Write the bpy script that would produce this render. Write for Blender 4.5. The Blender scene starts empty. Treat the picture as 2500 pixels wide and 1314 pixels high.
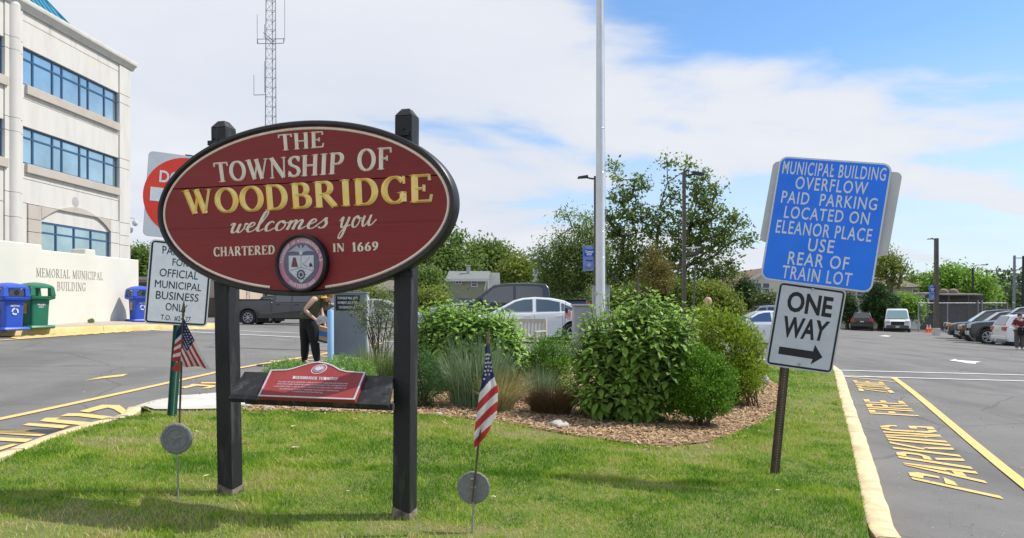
import bpy, bmesh, math, random
import numpy as np
from mathutils import Vector, Matrix
from mathutils.geometry import delaunay_2d_cdt
random.seed(7); RNG=np.random.default_rng(7)
scene=bpy.context.scene; COL=scene.collection
R_=math.radians
# ---------------------------------------------------------------- camera
FPX=1800.0; EYE=1.55; HOR=740.0
cd=bpy.data.cameras.new('camera'); cam=bpy.data.objects.new('camera',cd); COL.objects.link(cam)
cam.location=(0,0,EYE); cam.rotation_euler=(R_(90),0,0)
cd.sensor_width=36; cd.lens=36*FPX/2500; cd.shift_y=(HOR-657)/2500; cd.clip_end=3000; cd.clip_start=.1
scene.camera=cam
# ---------------------------------------------------------------- light
SUN_EL=R_(52); SUN_AZ=R_(10)      # azimuth from +X towards +Y
sd=Vector((math.cos(SUN_EL)*math.cos(SUN_AZ),math.cos(SUN_EL)*math.sin(SUN_AZ),math.sin(SUN_EL)))
sl=bpy.data.lights.new('sun','SUN'); sl.energy=4.7; sl.angle=R_(.53); sl.color=(1,.955,.88)
so=bpy.data.objects.new('sun',sl); COL.objects.link(so); so.rotation_euler=sd.to_track_quat('Z','Y').to_euler(); so.location=(30,10,40)
w=bpy.data.worlds.new('World'); scene.world=w; w.use_nodes=True
nt=w.node_tree; nt.nodes.clear(); N=nt.nodes.new; LK=nt.links.new
def mth(op,a,b=None,c=None,clamp=False):
    n=N('ShaderNodeMath'); n.operation=op; n.use_clamp=clamp
    for i,v in enumerate((a,b,c)):
        if v is None: continue
        if isinstance(v,(int,float)): n.inputs[i].default_value=v
        else: LK(v,n.inputs[i])
    return n.outputs[0]
out=N('ShaderNodeOutputWorld'); bg=N('ShaderNodeBackground'); sky=N('ShaderNodeTexSky')
sky.sky_type='NISHITA'; sky.sun_disc=False; sky.sun_elevation=SUN_EL; sky.sun_rotation=R_(90)-SUN_AZ
sky.air_density=1.0; sky.dust_density=.25; sky.ozone_density=1.4
SKYS=.145
tc=N('ShaderNodeTexCoord'); sp=N('ShaderNodeSeparateXYZ'); LK(tc.outputs['Generated'],sp.inputs[0])
X,Y,Z=sp.outputs
zz=mth('ADD',mth('MAXIMUM',Z,0.0),.16)
cx=mth('DIVIDE',X,zz); cy=mth('DIVIDE',Y,zz)
cmb=N('ShaderNodeCombineXYZ'); LK(mth('MULTIPLY_ADD',cx,.62,mth('MULTIPLY',cy,.16)),cmb.inputs[0]); LK(mth('MULTIPLY_ADD',cy,.85,mth('MULTIPLY',cx,-.20)),cmb.inputs[1]); cmb.inputs[2].default_value=2.35
n1=N('ShaderNodeTexNoise'); n1.inputs['Scale'].default_value=1.25; n1.inputs['Detail'].default_value=9; n1.inputs['Roughness'].default_value=.52; n1.inputs['Distortion'].default_value=.35
LK(cmb.outputs[0],n1.inputs['Vector'])
n2=N('ShaderNodeTexNoise'); n2.inputs['Scale'].default_value=.42; n2.inputs['Detail'].default_value=3; LK(cmb.outputs[0],n2.inputs['Vector'])
# the cloud bank thickens towards the left (west), and thins out to the right
az=mth('DIVIDE',X,mth('MAXIMUM',mth('ABSOLUTE',Y),.3))
bank=mth('MULTIPLY_ADD',az,-.60,.085)
cov=mth('ADD',mth('ADD',mth('MULTIPLY',n1.outputs[0],1.0),mth('MULTIPLY',n2.outputs[0],.45)),mth('MINIMUM',mth('MAXIMUM',bank,-.045),.45))
mr=N('ShaderNodeMapRange'); mr.interpolation_type='SMOOTHSTEP'; mr.inputs[1].default_value=.615; mr.inputs[2].default_value=.77; LK(cov,mr.inputs[0])
lowb=mth('MULTIPLY_ADD',mth('MAXIMUM',Z,0.0),-3.2,1.0,clamp=True)       # paler band of thin cloud by the horizon
c3=N('ShaderNodeCombineXYZ'); LK(mth('MULTIPLY_ADD',cx,.55,mth('MULTIPLY',cy,.30)),c3.inputs[0]); LK(mth('MULTIPLY_ADD',cy,1.9,mth('MULTIPLY',cx,-.35)),c3.inputs[1]); c3.inputs[2].default_value=6.2
n3=N('ShaderNodeTexNoise'); n3.inputs['Scale'].default_value=1.15; n3.inputs['Detail'].default_value=8; n3.inputs['Roughness'].default_value=.56; n3.inputs['Distortion'].default_value=.6; LK(c3.outputs[0],n3.inputs['Vector'])
mr3=N('ShaderNodeMapRange'); mr3.interpolation_type='SMOOTHSTEP'; mr3.inputs[1].default_value=.48; mr3.inputs[2].default_value=.66; mr3.inputs[4].default_value=.68; LK(n3.outputs[0],mr3.inputs[0])
fac=mth('MAXIMUM',mth('MAXIMUM',mr.outputs[0],mr3.outputs[0]),mth('MULTIPLY',lowb,.85),clamp=True)
skc=N('ShaderNodeVectorMath'); skc.operation='SCALE'; LK(sky.outputs[0],skc.inputs[0]); skc.inputs['Scale'].default_value=SKYS
tint=N('ShaderNodeMix'); tint.data_type='RGBA'; tint.blend_type='MULTIPLY'; tint.inputs[0].default_value=1; LK(skc.outputs[0],tint.inputs[6]); tint.inputs[7].default_value=(.86,1.09,1.30,1)
clc=N('ShaderNodeMix'); clc.data_type='RGBA'; LK(n1.outputs[0],clc.inputs[0]); clc.inputs[6].default_value=(.58,.66,.82,1); clc.inputs[7].default_value=(.98,.98,.99,1)
mx=N('ShaderNodeMix'); mx.data_type='RGBA'; LK(fac,mx.inputs[0]); LK(tint.outputs[2],mx.inputs[6]); LK(clc.outputs[2],mx.inputs[7])
LK(mx.outputs[2],bg.inputs[0]); bg.inputs[1].default_value=1.0; LK(bg.outputs[0],out.inputs[0])
scene.view_settings.view_transform='Standard'; scene.view_settings.look='None'; scene.view_settings.exposure=0; scene.view_settings.gamma=1; scene.view_settings.use_curve_mapping=False
scene.render.engine='CYCLES'; scene.cycles.max_bounces=6; scene.cycles.transparent_max_bounces=8
# ---------------------------------------------------------------- materials
def lin(c): return tuple((v/12.92 if v<=.04045 else ((v+.055)/1.055)**2.4) for v in c)
def H(h): return lin(tuple(int(h[i:i+2],16)/255 for i in (0,2,4)))
MATS={}
def mat(name,col,rough=.6,metal=0.0,var=0.0,scale=8.0,bump=0.0,bscale=60.0,col2=None,spec=None,coat=0,trans=0,detail=5,lo=.35,hi=.65,stretch=None,coord='Object'):
    if name in MATS: return MATS[name]
    if isinstance(col,str): col=H(col)
    if isinstance(col2,str): col2=H(col2)
    m=bpy.data.materials.new(name); m.use_nodes=True; MATS[name]=m
    t=m.node_tree; b=t.nodes['Principled BSDF']
    b.inputs['Roughness'].default_value=rough; b.inputs['Metallic'].default_value=metal
    if spec is not None: b.inputs['Specular IOR Level'].default_value=spec
    if coat: b.inputs['Coat Weight'].default_value=coat; b.inputs['Coat Roughness'].default_value=.06
    b.inputs['Base Color'].default_value=(*col,1)
    tco=t.nodes.new('ShaderNodeTexCoord'); vec=tco.outputs[coord]
    if stretch:
        mp=t.nodes.new('ShaderNodeMapping'); mp.inputs['Scale'].default_value=stretch; t.links.new(vec,mp.inputs[0]); vec=mp.outputs[0]
    if var or col2 is not None:
        n=t.nodes.new('ShaderNodeTexNoise'); n.inputs['Scale'].default_value=scale; n.inputs['Detail'].default_value=detail; n.inputs['Roughness'].default_value=.6; t.links.new(vec,n.inputs['Vector'])
        r=t.nodes.new('ShaderNodeValToRGB'); r.color_ramp.elements[0].position=lo; r.color_ramp.elements[1].position=hi
        a=col; c2=col2 if col2 is not None else tuple(min(1,v*(1+var)) for v in col)
        if col2 is None: a=tuple(v*(1-var) for v in col)
        r.color_ramp.elements[0].color=(*a,1); r.color_ramp.elements[1].color=(*c2,1)
        t.links.new(n.outputs[0],r.inputs[0]); t.links.new(r.outputs[0],b.inputs['Base Color'])
    if bump:
        n=t.nodes.new('ShaderNodeTexNoise'); n.inputs['Scale'].default_value=bscale; n.inputs['Detail'].default_value=4; t.links.new(vec,n.inputs['Vector'])
        bp=t.nodes.new('ShaderNodeBump'); bp.inputs['Strength'].default_value=bump; bp.inputs['Distance'].default_value=.02; t.links.new(n.outputs[0],bp.inputs['Height']); t.links.new(bp.outputs[0],b.inputs['Normal'])
    return m
def leafmat(name,c1,c2,trans=.35,rough=.5,back=None,spec=.3):
    if name in MATS: return MATS[name]
    m=bpy.data.materials.new(name); m.use_nodes=True; MATS[name]=m
    t=m.node_tree; b=t.nodes['Principled BSDF']; o=t.nodes['Material Output']
    at=t.nodes.new('ShaderNodeAttribute'); at.attribute_name='v'
    mxn=t.nodes.new('ShaderNodeMix'); mxn.data_type='RGBA'; t.links.new(at.outputs['Fac'],mxn.inputs[0])
    mxn.inputs[6].default_value=(*c1,1); mxn.inputs[7].default_value=(*c2,1)
    colr=mxn.outputs[2]
    if back:
        ge=t.nodes.new('ShaderNodeNewGeometry'); m2=t.nodes.new('ShaderNodeMix'); m2.data_type='RGBA'
        t.links.new(ge.outputs['Backfacing'],m2.inputs[0]); t.links.new(colr,m2.inputs[6]); m2.inputs[7].default_value=(*back,1); colr=m2.outputs[2]
    t.links.new(colr,b.inputs['Base Color']); b.inputs['Roughness'].default_value=rough; b.inputs['Specular IOR Level'].default_value=spec
    tr=t.nodes.new('ShaderNodeBsdfTranslucent'); t.links.new(colr,tr.inputs[0]); ms=t.nodes.new('ShaderNodeMixShader'); ms.inputs[0].default_value=trans
    t.links.new(b.outputs[0],ms.inputs[1]); t.links.new(tr.outputs[0],ms.inputs[2]); t.links.new(ms.outputs[0],o.inputs[0])
    return m
# ---------------------------------------------------------------- scene objects
def put(o,parent=None):
    COL.objects.link(o)
    if parent is not None: o.parent=parent
    return o
def tag(o,label=None,cat=None,group=None,kind=None):
    if label: o['label']=label
    if cat: o['category']=cat
    if group: o['group']=group
    if kind: o['kind']=kind
    return o
def thing(name,label,cat,loc=(0,0,0),rz=0,group=None):
    o=bpy.data.objects.new(name,None); o.empty_display_size=.1; COL.objects.link(o); o.location=loc; o.rotation_euler=(0,0,rz)
    return tag(o,label,cat,group)
def copy_tree(o,parent=None):
    c=o.copy(); COL.objects.link(c)
    if parent is not None: c.parent=parent
    for ch in list(o.children): copy_tree(ch,c)
    return c
class MB:
    def __init__(s): s.v=[]; s.f=[]; s.m=[]; s.n=0
    def add(s,vs,fs,mi=0):
        k=len(s.v); s.v.extend([tuple(p) for p in vs]); s.f.extend([tuple(i+k for i in f) for f in fs]); s.m.extend([mi]*len(fs)); return s
    def box(s,c,d,mi=0,rot=None):
        x,y,z=d[0]/2,d[1]/2,d[2]/2
        vs=[Vector(p) for p in ((-x,-y,-z),(x,-y,-z),(x,y,-z),(-x,y,-z),(-x,-y,z),(x,-y,z),(x,y,z),(-x,y,z))]
        if rot is not None: vs=[rot@p for p in vs]
        return s.add([p+Vector(c) for p in vs],[(0,3,2,1),(4,5,6,7),(0,1,5,4),(1,2,6,5),(2,3,7,6),(3,0,4,7)],mi)
    def bb(s,x0,x1,y0,y1,z0,z1,mi=0): return s.box(((x0+x1)/2,(y0+y1)/2,(z0+z1)/2),(x1-x0,y1-y0,z1-z0),mi)
    def hexa(s,p,mi=0): return s.add(p,[(0,3,2,1),(4,5,6,7),(0,1,5,4),(1,2,6,5),(2,3,7,6),(3,0,4,7)],mi)
    def tube(s,a,b,r0,r1=None,n=8,mi=0,caps=True):
        a=Vector(a); b=Vector(b); r1=r0 if r1 is None else r1
        d=(b-a); 
        if d.length<1e-6: return s
        d.normalize(); q=d.orthogonal().normalized(); w_=d.cross(q)
        vs=[];
        for c,r in ((a,r0),(b,r1)):
            for i in range(n):
                t=2*math.pi*i/n; vs.append(c+(q*math.cos(t)+w_*math.sin(t))*r)
        fs=[(i,(i+1)%n,n+(i+1)%n,n+i) for i in range(n)]
        if caps: fs+= [tuple(reversed(range(n))),tuple(range(n,2*n))]
        return s.add(vs,fs,mi)
    def path(s,pts,rs,n=6,mi=0):
        if isinstance(rs,(int,float)): rs=[rs]*len(pts)
        for i in range(len(pts)-1): s.tube(pts[i],pts[i+1],rs[i],rs[i+1],n,mi)
        return s
    def prism(s,poly,fa,fb,mi=0,mside=None):
        """poly: 2D list; fa,fb: maps 2D -> 3D for the two caps"""
        n=len(poly); vs=[fa(*p) for p in poly]+[fb(*p) for p in poly]
        s.add(vs,[tuple(range(n)),tuple(reversed(range(n,2*n)))],mi)
        return s.add(vs,[(i,n+i,n+(i+1)%n,(i+1)%n) for i in range(n)],mi if mside is None else mside)
    def lathe(s,prof,n=20,c=(0,0,0),axis='z',mi=0,sx=1,sy=1):
        vs=[]; m=len(prof)
        for i in range(n):
            t=2*math.pi*i/n
            for r,z in prof:
                p=(r*math.cos(t)*sx,r*math.sin(t)*sy,z)
                if axis=='y': p=(p[0],z,p[1])
                if axis=='x': p=(z,p[0],p[1])
                vs.append((p[0]+c[0],p[1]+c[1],p[2]+c[2]))
        fs=[(i*m+j,((i+1)%n)*m+j,((i+1)%n)*m+j+1,i*m+j+1) for i in range(n) for j in range(m-1)]
        return s.add(vs,fs,mi)
    def mesh(s,name,mats,off=(0,0,0)):
        me=bpy.data.meshes.new(name)
        vs=[(p[0]-off[0],p[1]-off[1],p[2]-off[2]) for p in s.v] if any(off) else s.v
        me.from_pydata(vs,[],s.f)
        for m in (mats if isinstance(mats,(list,tuple)) else [mats]): me.materials.append(m)
        if any(s.m): me.polygons.foreach_set('material_index',s.m)
        me.update(); return me
    def build(s,name,mats,parent=None,world=False,smooth=False,bevel=0,seg=2,fix=True,label=None,loc=None,ang=35):
        off=tuple(parent.location) if (world and parent is not None) else (0,0,0)
        if loc is not None and parent is None: off=loc
        me=s.mesh(name,mats,off)
        if fix:
            b=bmesh.new(); b.from_mesh(me); bmesh.ops.remove_doubles(b,verts=b.verts,dist=1e-5); bmesh.ops.recalc_face_normals(b,faces=b.faces); b.to_mesh(me); b.free()
        if smooth:
            me.shade_smooth()
            if ang: 
                try: me.set_sharp_from_angle(angle=R_(ang))
                except Exception: pass
        o=put(bpy.data.objects.new(name,me),parent)
        if loc is not None and parent is None: o.location=loc
        if bevel:
            m=o.modifiers.new('b','BEVEL'); m.width=bevel; m.segments=seg; m.limit_method='ANGLE'; m.angle_limit=R_(30)
        if label: o['label']=label
        return o
def npmesh(name,verts,faces_flat,nper,mats,parent=None,vattr=None,mi=None,loc=None,smooth=False):
    """fast mesh: verts (n,3), faces (m,nper)"""
    me=bpy.data.meshes.new(name); verts=np.asarray(verts,np.float32)
    if loc is not None: verts=verts-np.asarray(loc,np.float32)
    F_=np.asarray(faces_flat,np.int32).reshape(-1,nper)
    me.vertices.add(len(verts)); me.vertices.foreach_set('co',verts.ravel())
    me.loops.add(F_.size); me.loops.foreach_set('vertex_index',F_.ravel())
    me.polygons.add(len(F_)); me.polygons.foreach_set('loop_start',np.arange(0,F_.size,nper,dtype=np.int32))
    try: me.polygons.foreach_set('loop_total',np.full(len(F_),nper,np.int32))
    except Exception: pass
    for m in (mats if isinstance(mats,(list,tuple)) else [mats]): me.materials.append(m)
    if mi is not None: me.polygons.foreach_set('material_index',np.asarray(mi,np.int32))
    if vattr is not None:
        a=me.attributes.new('v','FLOAT','POINT'); a.data.foreach_set('value',np.asarray(vattr,np.float32))
    me.update(calc_edges=True)
    if smooth: me.shade_smooth()
    o=bpy.data.objects.new(name,me); put(o,parent)
    if loc is not None and parent is None: o.location=loc
    return o
# ---------------------------------------------------------------- terrain and picture geometry
def S_(t): t=min(1,max(0,t)); return t*t*(3-2*t)
def road(x,y):
    g=-.13+.21*S_((y-6)/11)+.13*S_((y-16)/9)-.18*S_((y-30)/20)
    q=math.sqrt(x*x+4); L=(q-x)/2-1; Rr=(q+x)/2-1
    slL=.05-.034*S_((y-22)/18)
    if x<-30: L=((900+4)**.5+30)/2-1
    if x>60: Rr=((3600+4)**.5+60)/2-1
    return g+slL*L-.034*Rr
def lawn(x,y): return road(x,y)+.14+.05*math.exp(-((x+.2)**2/9+(y-9)**2/16))
def walk(x,y): return road(x,y)+.15
def ray(px,py): return Vector(((px-1250)/FPX,1.0,-(py-HOR)/FPX))
def G(px,py,f=road):
    r=ray(px,py); e=Vector((0,0,EYE)); a=1.0; step=.25; prev=a
    while a<600:
        p=e+r*a
        if p.z<f(p.x,p.y): break
        prev=a; a+=step; step*=1.02
    lo,hi=prev,a
    for _ in range(30):
        m=(lo+hi)/2; p=e+r*m
        if p.z<f(p.x,p.y): hi=m
        else: lo=m
    p=e+r*hi; return Vector((p.x,p.y,f(p.x,p.y)))
def P(px,py,d): return Vector((0,0,EYE))+ray(px,py)*d
def base(px,d,f=road):
    x=(px-1250)/FPX*d; return Vector((x,d,f(x,d)))
def region(name,pts,f,off,m,step=.5,kind='structure',parent=None):
    """triangulated sheet draped over terrain f, inside the outline pts (x,y)"""
    pts=[(p[0],p[1]) for p in pts]; V=[]; n0=0
    for i,p in enumerate(pts):
        q=pts[(i+1)%len(pts)]; L=math.hypot(q[0]-p[0],q[1]-p[1]); k=max(1,int(L/step))
        for j in range(k): V.append((p[0]+(q[0]-p[0])*j/k,p[1]+(q[1]-p[1])*j/k))
    n0=len(V); E_=[(i,(i+1)%n0) for i in range(n0)]
    xs=[p[0] for p in V]; ys=[p[1] for p in V]
    x=min(xs)+step/2
    while x<max(xs):
        y=min(ys)+step/2
        while y<max(ys): V.append((x+random.uniform(-.1,.1)*step,y+random.uniform(-.1,.1)*step)); y+=step
        x+=step
    r=delaunay_2d_cdt([Vector(p) for p in V],E_,[list(range(n0))],1,1e-6)
    vs=[(p.x,p.y,f(p.x,p.y)+off) for p in r[0]]
    mb=MB(); mb.add(vs,[tuple(t) for t in r[2]])
    o=mb.build(name,m,parent,smooth=True,fix=False,ang=0)
    if kind and parent is None: o['kind']=kind
    return o
def inpoly(x,y,poly):
    c=False; j=len(poly)-1
    for i in range(len(poly)):
        xi,yi=poly[i][:2]; xj,yj=poly[j][:2]
        if (yi>y)!=(yj>y) and x<(xj-xi)*(y-yi)/(yj-yi)+xi: c=not c
        j=i
    return c
# ---------------------------------------------------------------- panels (flat boards with their own frame)
class Plane:
    def __init__(s,c,yaw=0,pitch=0,roll=0):
        s.c=Vector(c); s.R=Matrix.Rotation(yaw,3,'Z')@Matrix.Rotation(pitch,3,'X')@Matrix.Rotation(roll,3,'Y')
        s.u=s.R@Vector((1,0,0)); s.v=s.R@Vector((0,0,1)); s.n=s.R@Vector((0,-1,0))
    @staticmethod
    def frame(c,u,v):
        s=Plane(c); s.u=Vector(u).normalized(); n=s.u.cross(Vector(v)).normalized(); s.n=n; s.v=n.cross(s.u); return s
    def L(s,u,v,n=0): return s.c+s.u*u+s.v*v+s.n*n
    def px(s,x,y,n=0):
        e=Vector((0,0,EYE)); r=ray(x,y); c=s.c+s.n*n; t=(c-e).dot(s.n)/r.dot(s.n); p=e+r*t-s.c; return (p.dot(s.u),p.dot(s.v))
def rrect(w,h,r,n=5,cx=0,cy=0):
    o=[]
    for sx,sy,a in ((1,1,0),(-1,1,90),(-1,-1,180),(1,-1,270)):
        for i in range(n+1):
            t=R_(a+90*i/n); o.append((cx+sx*(w/2-r)+r*math.cos(t),cy+sy*(h/2-r)+r*math.sin(t)))
    return o
def plate(mb,pl,poly,n0,n1,mi=0,ms=None): mb.prism(poly,lambda u,v:pl.L(u,v,n1),lambda u,v:pl.L(u,v,n0),mi,ms)
def ring(mb,pl,po,pi_,n,mi=0):
    k=len(po); mb.add([pl.L(*p,n) for p in po]+[pl.L(*p,n) for p in pi_],[(i,(i+1)%k,k+(i+1)%k,k+i) for i in range(k)],mi)
FCACHE={}
def font_mesh(txt,weight=0.0,space=1.0):
    key=(txt,weight,space)
    if key in FCACHE: return FCACHE[key]
    c=bpy.data.curves.new('t','FONT'); c.body=txt; c.offset=weight; c.resolution_u=3; c.space_character=space
    o=bpy.data.objects.new('t',c); COL.objects.link(o)
    dg=bpy.context.evaluated_depsgraph_get(); dg.update(); me=bpy.data.meshes.new_from_object(o.evaluated_get(dg))
    vs=[(v.co.x,v.co.y) for v in me.vertices]; fs=[tuple(p.vertices) for p in me.polygons]
    COL.objects.unlink(o); bpy.data.objects.remove(o); bpy.data.curves.remove(c); bpy.data.meshes.remove(me)
    xs=[v[0] for v in vs]; x0,x1=min(xs),max(xs); cap=.7285  # Bfont cap height estimated below
    FCACHE[key]=(vs,fs,x0,x1); return FCACHE[key]
def _cap():
    vs,fs,a,b=font_mesh('H'); return max(v[1] for v in vs)
def text_map(mb,txt,fn,weight=.0,space=1.0,mi=0):
    """fn(s,t) -> 3D with s in 0..1 over the width and t in 0..1 over the cap height"""
    vs,fs,x0,x1=font_mesh(txt,weight,space)
    mb.add([fn((x-x0)/(x1-x0),y/CAP) for x,y in vs],fs,mi)
CAP=_cap()
def text_letters(txt,fn,weight,space,make):
    vs,fs,X0_,X1_=font_mesh(txt,weight,space); W_=X1_-X0_
    for i,c in enumerate(txt):
        if c==' ': continue
        v,f,a,b=font_mesh(c,weight,space); e=font_mesh(txt[:i+1],weight,space)[3]; o=e-b
        mb=MB(); mb.add([fn((x+o-X0_)/W_,y/CAP) for x,y in v],f); make(mb)
def bil(pl,q,n):
    """q: 4 pixel corners TL TR BR BL on plane pl"""
    c=[pl.px(*p,n) for p in q]
    def fn(s,t,dn=0):
        u=[(c[3][k]*(1-s)+c[2][k]*s)*(1-t)+(c[0][k]*(1-s)+c[1][k]*s)*t for k in (0,1)]
        return pl.L(u[0],u[1],n+dn)
    return fn
# ---------------------------------------------------------------- carved serif alphabet made of ridged strokes
def arc(cx,cy,rx,ry,a0,a1,n=14): return [(cx+rx*math.cos(R_(a0+(a1-a0)*i/n)),cy+ry*math.sin(R_(a0+(a1-a0)*i/n))) for i in range(n+1)]
TH,TN=.19,.085
def gl(adv,*st,serif=()): return (adv,st,serif)
GL={
'T':gl(.80,('T',[(.4,0),(.4,1)]),('t',[(.02,.955),(.78,.955)]),('t',[(.05,.98),(.03,.78)]),('t',[(.75,.98),(.77,.78)]),serif=((.4,0,.2),)),
'H':gl(.92,('T',[(.19,0),(.19,1)]),('T',[(.73,0),(.73,1)]),('t',[(.19,.5),(.73,.5)]),serif=((.19,0,.17),(.19,1,.17),(.73,0,.17),(.73,1,.17))),
'E':gl(.78,('T',[(.19,0),(.19,1)]),('t',[(.19,.955),(.68,.955)]),('t',[(.19,.5),(.5,.5)]),('t',[(.19,.045),(.72,.045)]),('t',[(.67,.98),(.69,.76)]),('t',[(.5,.62),(.5,.38)]),('t',[(.70,.02),(.75,.27)]),serif=((.14,0,.12),(.14,1,.12))),
'F':gl(.72,('T',[(.19,0),(.19,1)]),('t',[(.19,.955),(.66,.955)]),('t',[(.19,.5),(.48,.5)]),('t',[(.65,.98),(.67,.74)]),('t',[(.48,.62),(.48,.38)]),serif=((.19,0,.18),(.14,1,.12))),
'O':gl(.94,('c',arc(.47,.5,.36,.46,90,450,28))),
'C':gl(.86,('c',arc(.47,.5,.36,.46,38,322,22)),('t',[(.76,.98),(.77,.70)]),('t',[(.76,.02),(.77,.24)])),
'G':gl(.92,('c',arc(.47,.5,.36,.46,38,330,22)),('T',[(.75,.06),(.75,.42)]),('t',[(.78,.98),(.78,.70)]),serif=((.73,.42,.17),)),
'W':gl(1.22,('T',[(.14,1),(.42,.02)]),('t',[(.42,.02),(.63,.97)]),('T',[(.56,1),(.83,.02)]),('t',[(.83,.02),(1.08,1)]),serif=((.14,1,.17),(.58,1,.15),(1.09,1,.12))),
'N':gl(.94,('t',[(.15,0),(.15,1)]),('T',[(.13,.98),(.78,.02)]),('t',[(.79,0),(.79,1)]),serif=((.15,0,.13),(.11,1,.11),(.79,1,.13))),
'S':gl(.70,('c',[(.60,.80),(.55,.90),(.45,.955),(.33,.955),(.20,.90),(.13,.78),(.15,.65),(.24,.57),(.36,.51),(.49,.45),(.58,.36),(.61,.24),(.55,.11),(.42,.045),(.28,.045),(.16,.11),(.10,.22)]),('t',[(.61,.98),(.60,.72)]),('t',[(.09,.02),(.10,.30)])),
'I':gl(.46,('T',[(.23,0),(.23,1)]),serif=((.23,0,.18),(.23,1,.18))),
'P':gl(.78,('T',[(.19,0),(.19,1)]),('c',[(.19,.955),(.42,.955)]+arc(.42,.715,.24,.24,90,-90,12)+[(.19,.475)]),serif=((.19,0,.18),(.14,1,.12))),
'B':gl(.82,('T',[(.19,0),(.19,1)]),('c',[(.19,.955),(.40,.955)]+arc(.40,.74,.21,.215,90,-90,12)+[(.19,.525)]),('c',[(.19,.525),(.42,.525)]+arc(.42,.285,.26,.24,90,-90,12)+[(.19,.045)]),serif=((.14,0,.12),(.14,1,.12))),
'R':gl(.90,('T',[(.19,0),(.19,1)]),('c',[(.19,.955),(.40,.955)]+arc(.40,.73,.22,.225,90,-90,12)+[(.19,.505)]),('T',[(.40,.50),(.76,.02)]),serif=((.19,0,.18),(.14,1,.12),(.78,0,.12))),
'D':gl(.94,('T',[(.19,0),(.19,1)]),('c',[(.19,.955),(.40,.955)]+arc(.40,.5,.36,.455,90,-90,18)+[(.19,.045)]),serif=((.14,0,.12),(.14,1,.12))),
'A':gl(.90,('t',[(.14,0),(.45,.99)]),('T',[(.42,.99),(.74,0)]),('t',[(.26,.34),(.63,.34)]),serif=((.14,0,.13),(.75,0,.17))),
'M':gl(1.12,('t',[(.15,0),(.17,1)]),('T',[(.17,.98),(.52,.05)]),('t',[(.52,.05),(.90,.98)]),('T',[(.93,0),(.91,1)]),serif=((.15,0,.13),(.12,1,.1),(.94,0,.17),(.95,1,.12))),
'L':gl(.74,('T',[(.19,0),(.19,1)]),('t',[(.19,.045),(.66,.045)]),('t',[(.65,.02),(.69,.28)]),serif=((.19,1,.18),(.14,0,.12))),
'U':gl(.92,('c',[(.18,1),(.18,.36)]+arc(.45,.34,.27,.295,180,360,12)+[(.72,1)]),serif=((.18,1,.18),(.72,1,.14))),
'1':gl(.5,('T',[(.27,0),(.27,1)]),('t',[(.10,.80),(.27,.96)]),serif=((.27,0,.2),)),
'6':gl(.72,('c',[(.56,.93),(.38,.84),(.22,.62),(.15,.34)]),('c',arc(.36,.31,.21,.27,90,450,18))),
'9':gl(.72,('c',[(.16,.07),(.34,.16),(.50,.38),(.57,.66)]),('c',arc(.36,.69,.21,.27,90,450,18))),
' ':gl(.45),'.':gl(.25,('T',[(.1,0),(.1,.1)]))}
def ribbon(mb,fn,pts,ws,ridge,mi=0,asp=1.0):
    """ridged ribbon: three vertices per station; asp = width of a unit x relative to unit y"""
    n=len(pts); vs=[]
    for i,p in enumerate(pts):
        a=pts[max(0,i-1)]; b=pts[min(n-1,i+1)]
        if n>3 and pts[0]==pts[-1] or (n>8 and abs(pts[0][0]-pts[-1][0])<1e-6 and abs(pts[0][1]-pts[-1][1])<1e-6):
            a=pts[i-1] if i>0 else pts[-2]; b=pts[i+1] if i<n-1 else pts[1]
        dx=(b[0]-a[0])*asp; dy=b[1]-a[1]; l=math.hypot(dx,dy) or 1; nx,ny=-dy/l/asp,dx/l
        w=ws[i]/2
        vs+= [fn(p[0]+nx*w,p[1]+ny*w,0),fn(p[0],p[1],ridge),fn(p[0]-nx*w,p[1]-ny*w,0)]
    fs=[]
    for i in range(n-1):
        k=i*3; fs+=[(k,k+1,k+4,k+3),(k+1,k+2,k+5,k+4)]
    mb.add(vs,fs,mi)
def serif_word(mb,txt,fn,ridge,mi=0,asp=1.0,thick=1.0,track=.06,make=None):
    tot=sum(GL[c][0]+track for c in txt)-track; x0=0
    for c in txt:
        adv,st,sf=GL[c]
        if make and c!=' ': mb=MB()
        f=lambda x,y,r,x0=x0:fn((x+x0)/tot,y,r)
        for k,pts in st:
            if k=='c':
                ws=[]
                for i in range(len(pts)):
                    a=pts[max(0,i-1)]; b=pts[min(len(pts)-1,i+1)]
                    if len(pts)>16 and math.hypot(pts[0][0]-pts[-1][0],pts[0][1]-pts[-1][1])<1e-6: a=pts[i-1] if i>0 else pts[-2]; b=pts[i+1] if i<len(pts)-1 else pts[1]
                    l=math.hypot(b[0]-a[0],b[1]-a[1]) or 1; ws.append((TN+(TH-TN)*(abs(b[1]-a[1])/l)**1.3)*thick)
            else: ws=[(TH if k=='T' else TN)*thick]*len(pts)
            ribbon(mb,f,pts,ws,ridge,mi,asp)
        for sx,sy,sw in sf:
            y=sy+(.03 if sy==0 else -.03)
            ribbon(mb,f,[(sx-sw,y),(sx,y),(sx+sw,y)],[.04,.085,.04],ridge,mi,asp)
        if make and c!=' ': make(mb)
        x0+=adv+track
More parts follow.
